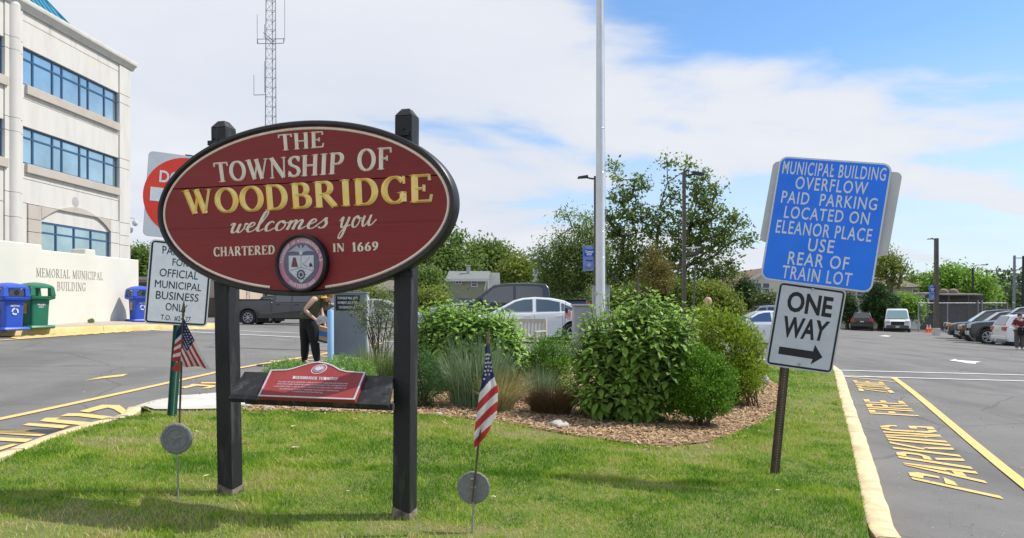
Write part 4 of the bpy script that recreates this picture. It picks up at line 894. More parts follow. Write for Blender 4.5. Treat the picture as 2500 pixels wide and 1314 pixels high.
def marker(px,py,foot,d,rp,back,label):
    c=P(px,py,d); f=base(foot[0],d,lawn); r=rp/FPX*d; root=thing('grave_marker',label,'marker',(c.x,d,lawn(c.x,d)))
    pl=Plane(c,(.05 if not back else -.05),0,0); mb=MB(); k=40; wob=lambda i:1+.012*math.sin(i*1.9)+.01*math.sin(i*.7)
    def rg(rr,h): return [tuple(pl.L(rr*math.cos(2*math.pi*i/k)*wob(i),rr*math.sin(2*math.pi*i/k)*wob(i),h)) for i in range(k)]
    rows=[(r*.98,-.008),(r,-.004),(r,.003),(r*.97,.007),(r*.90,.008 if back else .006),(r*.88,.004 if back else .003)]
    if not back: rows=[(r*.98,-.008),(r,-.004),(r,.004),(r*.96,.009),(r*.82,.010),(r*.79,.005),(r*.70,.005),(r*.68,.009),(r*.62,.009),(r*.60,.004)]
    vs=[p for rr,h in rows for p in rg(rr,h)]; n=len(rows); mb.add(vs,[(a*k+i,a*k+(i+1)%k,(a+1)*k+(i+1)%k,(a+1)*k+i) for a in range(n-1) for i in range(k)]+[tuple((n-1)*k+i for i in range(k)),tuple(k-1-i for i in range(k))])
    o=mb.build('medallion',stone,root,world=True,smooth=True,ang=50)
    if not back:
        mb=MB(); star(mb,pl,r*.56,.004,.013); mb.build('star',stone,root,world=True)
        mb=MB()
        for i in range(22):
            if i==0: continue
            t=R_(-90+i*360/22); 
            for s_ in (-1,1): 
                cc=(r*.89*math.cos(t),r*.89*math.sin(t)); dd=(math.cos(t+s_*.9+1.57),math.sin(t+s_*.9+1.57)); q=[(cc[0]+dd[0]*.0,cc[1]+dd[1]*0),(cc[0]+dd[0]*.007+dd[1]*.003,cc[1]+dd[1]*.007-dd[0]*.003),(cc[0]+dd[0]*.014,cc[1]+dd[1]*.014),(cc[0]+dd[0]*.007-dd[1]*.003,cc[1]+dd[1]*.007+dd[0]*.003)]
                mb.add([tuple(pl.L(*p,.0095)) for p in q]+[tuple(pl.L(cc[0]+dd[0]*.007,cc[1]+dd[1]*.007,.013))],[(0,1,4),(1,2,4),(2,3,4),(3,0,4)])
        mb.build('wreath_relief',stone,root,world=True,fix=False)
        plr_=Plane(pl.c,.05); mb=MB()
        f=lambda txt,a0,a1:None
        mb.tube(c+Vector((0,.012,-r*.9)),Vector((f_x(c,foot,d),d+.012,lawn(c.x,d)-.1)),.0065,n=8)
    else:
        for t in (.55,.05,-.62):
            mb=MB(); mb.box(pl.L(0.0,r*t,.016),(.036,.02,.009)); mb.box(pl.L(-.015,r*t,.010),(.007,.022,.012)); mb.box(pl.L(.015,r*t,.010),(.007,.022,.012)); mb.build('staff_holder',stone,root,world=True,bevel=.002)
        mb=MB(); mb.tube(c+Vector((0,-.012,-r*.8)),Vector((f_x(c,foot,d),d-.012,lawn(c.x,d)-.1)),.0075,n=8)
    mb.build('stake',rodm,root,world=True,smooth=True); return root,c,r,pl
def f_x(c,foot,d): return (foot[0]-1250)/FPX*d
# left one, seen from the front
dL=EYE-.0; gL=G(434,1224,lawn); dL=gL.y
mr_,c,r_m,pl=marker(431,1071,(434,1224),dL,38,False,'round grey star medallion on a stake left of the left wooden post')
fl_=thing('flag','small faded stars and stripes flag with stripes fanning right before parking notice','flag',(c.x,dL+.02,lawn(c.x,dL)))
bpt=P(434,1036,dL); bpt.y=dL+.02; tb=P(447,772,dL+.02); tt=P(449,732,dL+.02); staff_tip(fl_,bpt+Vector((0,0,-.08)),tb,tt,.0078)
def lerp(a,b,t): return a+(b-a)*t
def surfL(u,v):  # u along fly, v along hoist
    hx,hy=lerp(449,441,v),lerp(778,880,v); 
    q=v**.8; fx,fy=lerp(517,448,q),lerp(905,892,q)+ -0*v
    bow=math.sin(math.pi*u)*(10*(1-v)+0)
    x=lerp(hx,fx,u)-bow*.25; y=lerp(hy,fy,u)-bow*.15+4*math.sin(u*3+v*5)*u
    dd=dL+.015-.03*math.sin(v*9+u*2.0)*(.3+u*.7)-.01*u
    return P(x,y,dd)
def colL(u,v):
    if u<.52 and v<.60: return 2
    return 0 if int(v*11)%2==0 else 1
def colLw(u,v):
    if v<.60 and u<.42: return 2
    return 1 if int(v*9)%2==0 else 0
cl=flagmesh(fl_,surfL,40,54,colLw)
mb=MB()
for i in range(7):
    for j in range(5):
        u=.08+i*.062+(.03 if j%2 else 0); v=.06+j*.125
        if u>.40 or v>.56: continue
        p=surfL(u,v); nrm=Vector((0,-1,0)); pq=Plane(p,0,0,.3*j); star(mb,pq,.0085*(0.7+.3*i/6),.004,.0045)
mb.build('stars',fw,fl_,world=True,fix=False)['kind']='stuff'
# short folded tail left of the staff with level stripes
def surfT(u,v):
    x=lerp(444,lerp(431,420,v),u); y=lerp(788+u*22,880+u*2,v); return P(x,y,dL+.035+.01*math.sin(u*4))
def colT(u,v):
    if v<.30: return 2
    return 1 if int((v-.30)/.70*6)%2==0 else 0
flagmesh(fl_,surfT,10,48,colT,'folded_cloth')
def surfT2(u,v): return P(lerp(436+v*4,lerp(440,416,v),u),lerp(878,905,v)+3*math.sin(u*6),dL+.03)
flagmesh(fl_,surfT2,6,8,lambda u,v:0 if v<.6 else 0,'folded_tip')
# right one, seen from behind
gR=G(1155,1300,lawn); dR=gR.y
mr2,c,r_m,pl=marker(1156,1191,(1152,1314),dR,40,True,'round grey disc seen from its back on a stake right of right post')
fl2=thing('flag','small stars and stripes flag hanging furled on its staff before grass clumps','flag',(c.x,dR-.03,lawn(c.x,dR)))
a=P(1154,1226,dR-.03); b=P(1191,858,dR-.03); tip=P(1194,802,dR-.03); staff_tip(fl2,a,b,tip,.0078)
LE=[(845,1186),(880,1184),(920,1178),(958,1171),(985,1167),(1010,1164),(1040,1160),(1070,1157),(1098,1157)]
RE=[(845,1194),(880,1199),(905,1203),(930,1209),(950,1216),(985,1215),(1010,1213),(1030,1203),(1048,1196),(1066,1186),(1082,1172),(1098,1160)]
def itp(T,y):
    for (y0,x0),(y1,x1) in zip(T,T[1:]):
        if y<=y1: return lerp(x0,x1,max(0,(y-y0)/(y1-y0)))
    return T[-1][1]
def xyR(u,v):
    y=845+253*u; return itp(LE,y)+(itp(RE,y)-itp(LE,y))*v,y
def surfR(u,v):
    x,y=xyR(u,v); w_=(itp(RE,y)-itp(LE,y)); return P(x,y-3*math.sin(v*3),dR-.045-.022*math.sin(v*math.pi*1.5+u*2)*min(1,w_/30))
def colR(u,v):
    x,y=xyR(u,v); 
    if y<960-(x-1170)*1.05: return 2
    q=(y+.95*(x-1170)-960)/21.0; return 1 if int(q)%2==0 else 0
flagmesh(fl2,surfR,150,30,colR)
mb=MB()
for j in range(10):
    for i in range(3):
        y=868+j*9.8; x0,x1=itp(LE,y),itp(RE,y); x=x0+(x1-x0)*(.18+.32*i+(.08 if j%2 else 0))
        if y>950-(x-1170)*1.05-4 or x>x1-2: continue
        v=(x-x0)/(x1-x0); u=(y-845)/253; p=surfR(u,v); star(mb,Plane(p,0,0,.15),.0105,.006,.0065)
mb.build('stars',fw,fl2,world=True,fix=False)['kind']='stuff'
# far small flag by the white sedan
def far_flag():
    d=13.0; root=thing('flag','tiny stars and stripes flag standing against rear door of white sedan','flag',base(1376,d,lawn)[:])
    mb=MB(); mb.tube(base(1374,d,lawn),P(1381,738,d),.005,n=6); mb.build('staff',sblack,root,world=True)
    def sf_(u,v): return P(lerp(1381-v*4,1395-v*1,u),lerp(752+u*6,774+u*8,v),d-.01-.01*math.sin(u*6))
    flagmesh(root,sf_,14,26,lambda u,v:2 if (u<.45 and v<.5) else (0 if int(v*11)%2==0 else 1))
far_flag()
# ================================================================ MUNICIPAL BUILDING
prec=mat('precast_concrete',(.57,.54,.485),.85,scale=1.1,col2=(.65,.62,.565),bump=.15,bscale=30,detail=9,stretch=(1.6,1.6,.28),lo=.3,hi=.56); prec2=mat('precast_warm',(.46,.405,.34),.85,scale=.8,col2=(.52,.465,.40),bump=.15,bscale=30); joint=mat('joint_dark',(.10,.095,.09),.9)
stuc=mat('cream_stucco',(.64,.62,.53),.85,scale=.7,col2=(.70,.68,.59),bump=.12,bscale=60,detail=8)
glass=mat('blue_glass',(.44,.52,.50),.10,.9,scale=.3,col2=(.62,.72,.70)); mull=mat('window_frame_blue',(.035,.10,.20),.45)
teal=mat('teal_metal_roof',(.03,.22,.34),.4,.3,scale=2,col2=(.04,.28,.42))
K_=.0483
def wallmap(X0):
    def W(px,py):
        y=X0/((px-1250)/FPX-K_); return y*math.sqrt(1+K_*K_),EYE+(HOR-py)/FPX*y
    return W
X0=-26.3; W=wallmap(X0); RZ=math.atan2(1,K_)
bld=thing('municipal_building','cream precast concrete office building with blue window bands and teal roof','building',(X0,0,0),RZ)
Zt=16.2; s=lambda px:W(px,400)[0]
zz_=lambda px,py:W(px,py)[1]
sL,sR=s(54),s(289.5); sE=s(316)
w1t,w1b=zz_(57,114),zz_(57,205); w2t,w2b=zz_(57,308),zz_(57,398)
def pan(s0,s1,z0,z1,y0=0.0,y1=.3,m=prec,g=.012,name='wall_panel'):
    mb=MB(); mb.bb(s0+g,s1-g,y0,y1,z0+g,z1-g); return mb.build(name,m,bld,bevel=.01,seg=1)
mb=MB(); mb.bb(s(-400),sE-.02,.28,22,-1,Zt-.1); mb.build('core',joint,bld)
ws0,ws1=s(57),s(283)
j1,j2=zz_(57,50),zz_(57,240); j3=zz_(57,436); band=zz_(66,497)
n3=4
def row(z0,z1,n=1,a=sL,b=sR,**k):
    for i in range(n): pan(a+(b-a)*i/n,a+(b-a)*(i+1)/n,z0,z1,**k)
row(j1,Zt,4); row(w1t,j1); row(j2,w1b,4); row(w2t,j2); row(j3,w2b,4); row(band,j3)
# corner pier and joints, a little proud
pz=[Zt,zz_(291,228),zz_(291,250),zz_(291,386),zz_(291,409),zz_(291,543),zz_(291,574),zz_(291,598),-1]
for a,b in zip(pz,pz[1:]): pan(sR,sE,b,a,-.07,.3,m=prec)
# left pier with engaged round column
pz=[Zt,zz_(40,98),zz_(40,128),zz_(40,292),zz_(40,325),zz_(30,470),zz_(30,530),-1]
for a,b in zip(pz,pz[1:]): pan(s(9),sL,b,a,-.06,.3)
for a,b in zip([zz_(33,15)]+pz[1:],pz[1:]):
    mb=MB(); mb.tube(((s(20)+s(44))/2,.06,b+.01),((s(20)+s(44))/2,.06,a-.01),.36,n=28); mb.build('column_drum',prec,bld,smooth=True)
mb=MB(); mb.lathe([(.36,0),(.34,.12),(.25,.26),(.1,.33),(0,.35)],24,((s(20)+s(44))/2,.06,zz_(33,15))); mb.build('column_cap',prec,bld,smooth=True)
# far left bay
pzl=[Zt,w1t,w1b,w2t,w2b,zz_(0,490),-1]
for i,(a,b) in enumerate(zip(pzl,pzl[1:])):
    if i in (1,3): continue
    pan(s(-300),s(9),b,a)
def window(s0,s1,z0,z1,mull_px,trans,name='window',y=.16,parent=None):
    r=MB(); t=.05
    r.bb(s0,s1,y-.04,y+.04,z1-.09,z1); r.bb(s0,s1,y-.04,y+.04,z0,z0+.09)
    xs=[s0]+[s(p) for p in mull_px]+[s1]
    for x in xs: r.bb(max(s0,x-t),min(s1,x+t),y-.045,y+.045,z0+.09,z1-.09)
    for a,b in zip(xs,xs[1:]): r.bb(a+t,b-t,y-.04,y+.04,trans-.045,trans+.045)
    o=r.build(name,mull,bld)
    for a,b in zip(xs,xs[1:]):
        for c,d in ((z0,trans),(trans,z1)):
            g=MB(); g.bb(a,b,y+.0,y+.012,c,d); g.build('pane',glass,o)
    return o
mp=[86,134,157,200,220.6,260]
window(ws0,sR-.02,w1b,w1t,mp,zz_(57,141)); window(ws0,sR-.02,w2b,w2t,mp,zz_(57,333))
window(s(-120),s(9.5),w1b,w1t,[-60],zz_(57,141)); window(s(-120),s(9.5),w2b,w2t,[-60],zz_(57,333))
# sills
for zt,zb in ((w1b,zz_(60,229)),(w2b,zz_(60,421))):
    for a,b in ((s(60),sR-.05),(s(-150),s(14))):
        mb=MB(); mb.bb(a,b,-.16,.28,zb,zt-.01); mb.build('sill',prec2,bld,bevel=.02)
# ground floor: warm band with segmental arch over the big window
ga,gb_=s(99),s(268); gt=zz_(99,541); pts=[]
arch=[(ga,zz_(99,534)+.0)]+[(ga+(gb_-ga)*i/16,gt+.05+1.05*math.sin(math.pi*i/16)**.8) for i in range(1,16)]+[(gb_,gt+.05)]
z_lo=-1
mb=MB(); a0,a1=s(66),sR
poly=[(a0,z_lo),(ga,z_lo)]+[(ga,gt+.02)]+arch[1:-1]+[(gb_,gt+.02),(gb_,z_lo),(a1,z_lo),(a1,band-.02),(a0,band-.02)]
# build the arch wall as vertical strips so that it stays clean
def strip(sa,sb,za0,za1,zb): 
    m_=MB(); m_.hexa([(sa,-.07,za0),(sb,-.07,za1),(sb,.28,za1),(sa,.28,za0),(sa,-.07,zb),(sb,-.07,zb),(sb,.28,zb),(sa,.28,zb)]); return m_
allm=MB()
ss=[(p[0],p[1]) for p in arch]
for (xa,za),(xb,zb2) in zip(ss,ss[1:]):
    m_=strip(xa,xb,za,zb2,band-.02); allm.add(m_.v,m_.f)
allm.build('arch_head',prec2,bld)
for a,b in ((a0,ga),(gb_,a1)):
    for c,d in ((-1,zz_(160,640)),(zz_(160,640),zz_(100,570)),(zz_(100,570),zz_(66,534)),(zz_(66,534),band-.02)):
        if d>c: pan(a,b,c,d,-.07,.28,m=prec if a==gb_ else prec2)
pan(sL,a0,-1,band,0,.3)
mb=MB(); mb.bb(ga,gb_,.05,.27,gt+.02,gt+1.2); mb.build('arch_infill',prec,bld)
mpx=[140,184,225]; window(ga,gb_,zz_(99,640),gt,[140,184,225],zz_(99,567),y=.1)
mb=MB(); mb.lathe([(0,0),(.30,.02),(.30,.05),(0,.06)],24,(s(184),-.02,zz_(184,494)),'y'); mb.build('round_plaque',mat('plaque_grey',(.42,.40,.38),.8),bld)
# cornice and roof
mb=MB(); prof=[(.3,0),(-.12,0),(-.14,.08),(-.22,.20),(-.34,.28),(-.38,.40),(-.36,.50),(-.26,.54),(.6,.54),(.6,0)]
sa,sb=s(-400),sE+.3; k=len(prof); vs=[(sa,y,Zt+z) for y,z in prof]+[(sb,y,Zt+z) for y,z in prof]
mb.add(vs,[(i,(i+1)%k,k+(i+1)%k,k+i) for i in range(k)]+[tuple(range(k)),tuple(range(2*k-1,k-1,-1))]); mb.build('cornice',prec,bld,smooth=True,ang=30)
mb=MB(); B=(46.5,1.5,Zt+.4); A2=(40.5,7.5,24.6); L0=(20,1.5,Zt+.4); L1=(20,7.5,24.6); Bk=(46.5,14,Zt+.4)
mb.add([L0,B,A2,L1,Bk],[(0,1,2,3),(1,4,2)]); rf=mb.build('roof',teal,bld)
for i in range(46):
    x=24+i*.5; mb=MB(); t=1.0 if x<=40.5 else (46.5-x)/6; mb.path([(x,1.5,Zt+.43),(x,1.5+6*t,Zt+.43+8*t)],.035,4); mb.build('roof_seam',teal,rf)
mb=MB(); mb.path([(46.5,1.5,Zt+.45),(40.5,7.5,24.65)],.06,5); mb.build('hip_cap',teal,rf)
# dome cameras on the corner
for px,py,l in ((330,545,1.1),(318,562,.35)):
    y=W(316,545)[0]+.0; x=(px-1250)/FPX*46.6; z=EYE+(HOR-py)/FPX*46.6; root=thing('security_camera','white dome camera on a bracket arm at the corner of the building' if l>1 else 'small grey camera below the dome camera at the building corner','camera',(x,46.6,z))
    mb=MB(); mb.lathe([(0,.16),(.14,.14),(.17,.04),(.17,-.02),(.14,-.12),(.07,-.18),(0,-.2)],14,(0,0,0)); mb.build('dome',mat('camera_white',(.6,.6,.62),.4),root,smooth=True)
    mb=MB(); mb.path([(0,0,.14),(-.05,0,.3),(-.3,0,.34),(-l*.6,0,.3)],.03,6); mb.build('arm',mat('camera_white',(.6,.6,.62),.4),root)
# ---- low wall with the building's name
wb=G(120,793,walk); K2=K_; X1=wb.x-K2*wb.y; W2=wallmap(X1)
tw=thing('text_wall','low cream stucco wall lettered MEMORIAL MUNICIPAL BUILDING beside the bins','wall',(X1,0,0),RZ)
s2=lambda px:W2(px,700)[0]
prof=[(-300,560),(0,585),(103,599),(104.5,610),(208,622),(210,616),(233,619),(235,626),(338,634)]
mb=MB(); 
segs=[(-300,560,0),(104,0,0)]
z1=W2(60,593)[1]; z2=W2(160,616)[1]; z3=W2(222,617)[1]+.05
wo=[(s2(-300),-1),(s2(339),-1),(s2(339),z2),(s2(234),z2),(s2(234)-.02,z2+.17),(s2(209),z2+.17),(s2(209)-.02,z2),(s2(104),z2),(s2(104)-.03,z1),(s2(-300),z1)]
m_=MB(); m_.prism(wo,lambda x,z:(x,0,z),lambda x,z:(x,.45,z)); m_.build('wall_section',stuc,tw,bevel=.03)
m_=MB(); m_.bb(s2(339),s2(339)+.25,.25,.7,-1,z2-.75); m_.build('wall_section',stuc,tw,bevel=.03)
m_=MB(); m_.bb(s2(339)+.05,s2(372),.6,1.1,-1,W2(350,690)[1]); m_.build('wall_section',stuc,tw,bevel=.03)
eng=mat('engraved_grey',(.26,.24,.21),.8)
for txt,(xa,xb),(ya,yb),hh in (('MEMORIAL MUNICIPAL',(88,251),(675,685),0),('BUILDING',(139,209),(709,712),0)):
    sa,za=W2(xa,ya); sb,zb_=W2(xb,yb); za=(za+zb_)/2; hgt=W2(xa,ya-22)[1]-W2(xa,ya)[1]
    mb=MB(); serif_word(mb,txt,lambda u,v,r=0:(sa+(sb-sa)*u,-.006-r,za+hgt*v),.002,0,1,.62,.10); mb.build('lettering',eng,tw,fix=False)
# ---- bins
def make_bin(px,py,hpx,col,kind,label,rz):
    yb=(X1+.62)/((px-1250)/FPX-K_); g=Vector(((px-1250)/FPX*yb,yb,walk((px-1250)/FPX*yb,yb))); sc=hpx/FPX*g.y; m=mat('bin_'+kind+'_plastic',col,.42,scale=3,col2=tuple(c*1.25 for c in col)); dk_=mat('bin_dark_panel',(.05,.055,.06),.5)
    r=thing('litter_bin',label,'bin',g[:],rz); r.scale=(sc,sc,sc)
    def rs(h,w,rad=.06): return rrect(2*w,2*w,rad,4)
    def loft(rows,name,m_=m,cap=True):
        mb=MB(); n=len(rows[0][1]); vs=[(p[0],p[1],z) for z,pl in rows for p in pl]; fs=[(a*n+i,a*n+(i+1)%n,(a+1)*n+(i+1)%n,(a+1)*n+i) for a in range(len(rows)-1) for i in range(n)]
        if cap: fs+=[tuple(range(n-1,-1,-1)),tuple((len(rows)-1)*n+i for i in range(n))]
        mb.add(vs,fs); return mb.build(name,m_,r,smooth=True,ang=40)
    loft([(0,rs(0,.28)),(.035,rs(0,.30)),(.07,rs(0,.28)),(.075,rs(0,.21))],'base')
    loft([(.07,rs(0,.195)),(.40,rs(0,.205)),(.62,rs(0,.215))],'body')
    loft([(.61,rs(0,.22)),(.645,rs(0,.29)),(.69,rs(0,.30)),(.705,rs(0,.27))],'lid_rim')
    if kind!='green': loft([(.70,rs(0,.245)),(.86,rs(0,.235))],'lid_core',m)
    for sx in (-1,1):
        for sy in (-1,1):
            mb=MB(); mb.hexa([(sx*.29,sy*.29,.70),(sx*.17,sy*.29,.70),(sx*.17,sy*.17,.70),(sx*.29,sy*.17,.70),(sx*.265,sy*.265,.90),(sx*.17,sy*.265,.90),(sx*.17,sy*.17,.90),(sx*.265,sy*.17,.90)]); mb.build('lid_corner',m,r,bevel=.015)
    loft([(.875,rs(0,.27)),(.91,rs(0,.268)),(.945,rs(0,.235,.08)),(.975,rs(0,.17,.08)),(.995,rs(0,.08,.05)),(1.0,rs(0,.02,.01))],'lid')
    if kind!='green':
        for a in (0,math.pi/2,-math.pi/2,math.pi):
            mb=MB(); R4=Matrix.Rotation(a,3,'Z'); q=[Vector(p) for p in ((.252,-.16,.72),(.252,.16,.72),(.247,.15,.86),(.247,-.15,.86))]; q+= [p+Vector((.012,0,0)) for p in q]; mb.hexa([tuple(R4@p) for p in q]); o=mb.build('mouth_panel',dk_,r)
            mb=MB(); vs=[tuple(R4@Vector((.2665,.055*math.cos(2*math.pi*i/16),.79+.055*math.sin(2*math.pi*i/16)))) for i in range(16)]; mb.add(vs,[tuple(range(16))]); mb.build('hole',sblack,o,fix=False)
    for a,(t1,t2) in ((0,('RECYCLE','') if kind=='blue' else ('TRASH','ONLY')),):
        R4=Matrix.Rotation(a,3,'Z'); mb=MB(); fx=lambda y,z:tuple(R4@Vector((.2165,y,z)))
        text_map(mb,t1,lambda u,v:fx(-.09+.18*u,.50+.032*v),.04)
        if t2: text_map(mb,t2,lambda u,v:fx(-.06+.12*u,.455+.026*v),.04)
        else:
            for k_ in range(3):
                t0=R_(90+120*k_); A=[]
                for i in range(9): t=t0+R_(95)*i/8; A.append((.075*math.cos(t),.075*math.sin(t))); 
                for i in range(9): t=t0+R_(95)*(8-i)/8; A.append((.042*math.cos(t),.042*math.sin(t)))
                vs=[fx(y_,.40+z_) for y_,z_ in A]; mb.add(vs,[(i,i+1,16-i,17-i) for i in range(8)])
        mb.build('lettering',mat('bin_white_print',(.62,.64,.66),.6),r,fix=False)
    mb=MB(); mb.bb(-.07,.07,-.2155,-.2150,.33,.55); mb.build('sticker',mat('faded_sticker',(.30,.34,.10),.7,scale=12,col2=(.50,.30,.06)),r)
    mb=MB(); mb.bb(-.035,.035,-.2166,-.2160,.38,.45); mb.build('sticker_print',mat('sticker_orange',(.55,.20,.05),.7),r)
make_bin(20,797,117,(.022,.075,.42),'blue','blue recycling bin with white RECYCLE symbol, left of the green bin',R_(-22))
make_bin(84,795,113,(.012,.14,.075),'green','green TRASH ONLY bin with open square mouths beside the blue bin',R_(-22))
make_bin(340,788,87,(.025,.075,.36),'blue','blue bin at the far end of the text wall, half behind parking notice',R_(-40))
# ================================================================ RADIO TOWER
tg=base(662,60); tr=thing('radio_tower','tall slim galvanised lattice radio mast with whip antennas','tower',tg[:])
gal=mat('mast_grey',(.26,.27,.29),.5,.3); R0,R1,Ht=.52,.36,34
cor=lambda z:[(lerp(R0,R1,z/Ht)*math.cos(R_(a)),lerp(R0,R1,z/Ht)*math.sin(R_(a)),z) for a in (205,-15,95)]
for k_ in range(3): mb=MB(); mb.tube(cor(0)[k_],cor(Ht)[k_],.045,.035,6); mb.build('mast_leg',gal,tr,smooth=True)
mb=MB(); z=0
while z<Ht-.8:
    a,b=cor(z),cor(z+.78)
    for k_ in range(3): mb.tube(a[k_],a[(k_+1)%3],.016,n=4,caps=False); mb.tube(a[k_],b[(k_+1)%3],.013,n=4,caps=False)
    z+=.78
o=mb.build('lattice',gal,tr,fix=False); o['kind']='stuff'
zt=lambda py:EYE+(HOR-py)/FPX*60-tg.z; xt=lambda px:(px-662)/FPX*60
def whip(pts,r=.022):
    mb=MB(); mb.path([(xt(p[0]),-.2,zt(p[1])) for p in pts],r,5); mb.build('antenna',gal,tr)
for p in ([(630,38),(630,110)],[(697,-40),(697,104)],[(622,185),(622,234)],[(648,152),(648,228)],[(648,62),(648,90)]): whip(p)
for p in ([(630,98),(697,97)],[(632,109),(694,108)],[(622,234),(652,233)],[(645,82),(672,105)],[(646,91),(672,113)],[(630,98),(632,109)],[(694,97),(694,108)]): whip(p,.03)
# ================================================================ FLAGPOLE, LAMPS
polem=mat('pole_white_worn',(.62,.63,.66),.35,.25,scale=2.5,col2=(.72,.73,.75),stretch=(1,1,.6),detail=9)
fg=base(1466,20,lawn); fp=thing('flagpole','tall tapering pale grey metal flagpole behind the shrubs','flagpole',fg[:])
mb=MB(); mb.tube((0,0,0),(-.02,0,13),.135,.085,24); mb.build('pole',polem,fp,smooth=True)
for zc in (2.6,3.3,4.9,6.1): 
    mb=MB(); mb.lathe([(.128-zc*.0035,-.012),(.136-zc*.0035,0),(.128-zc*.0035,.012)],24,(0,0,zc)); mb.build('weld_ring',polem,fp,smooth=True)
mb=MB(); mb.lathe([(.0,.3),(.1,.28),(.19,.05),(.22,0)],20); mb.build('base_collar',polem,fp,smooth=True)
mb=MB(); mb.lathe([(0,13.2),(.09,13.15),(.12,13.06),(.09,12.98),(0,12.95)],16,(-.02,0,0)); mb.build('finial',gold,fp,smooth=True)
mb=MB(); mb.box((-.12,-.05,1.62),(.05,.06,.12)); mb.tube((-.2,-.1,1.62),(.05,-.15,1.62),.012,n=6); mb.build('cleat',steel,fp)
mb=MB(); mb.tube((.15,-.02,1.5),(.06,-.01,12.8),.006,n=4); mb.build('halyard',mat('rope',(.5,.5,.48),.8),fp)
gbx=mat('grey_cabinet',(.30,.32,.34),.55,scale=3,col2=(.36,.38,.40))
cb=base(1467,20.6,lawn); cbx=thing('utility_cabinet','grey steel utility cabinet standing right behind the flagpole foot','cabinet',cb[:])
zt2=EYE+(HOR-700)/FPX*20.6-cb.z; mb=MB(); mb.bb(-.22,.235,-.1,.3,0,zt2); mb.build('case',gbx,cbx,bevel=.012); mb=MB(); mb.bb(-.24,.255,-.12,.32,zt2,zt2+.03); mb.build('lid',gbx,cbx); mb=MB(); mb.bb(-.2,.215,-.115,-.1,.1,zt2-.06); mb.build('door',gbx,cbx,bevel=.004)
cb=base(1430,21.5,lawn); cp=thing('concrete_plinth','pale grey concrete block between the white sedan and big leafy shrub','plinth',cb[:]); zt2=EYE+(HOR-743)/FPX*21.5-cb.z
mb=MB(); mb.bb(-.36,.45,-.2,.5,0,zt2-.06); mb.build('block',mat('plinth_grey',(.36,.37,.38),.85,scale=4,col2=(.42,.43,.44)),cp,bevel=.02); mb=MB(); mb.bb(-.4,.49,-.24,.54,zt2-.06,zt2); mb.build('cap',mat('plinth_grey',(.4,.4,.4)),cp,bevel=.01)
brz=mat('bronze_pole',(.075,.058,.045),.5,scale=5,col2=(.12,.095,.075)); bdark=mat('lamp_black',(.015,.016,.018),.45); banm=mat('banner_blue',(.045,.12,.48),.7,scale=1.5,col2=(.35,.45,.75),lo=.3,hi=.8); banw=mat('banner_white',(.75,.78,.82),.7)
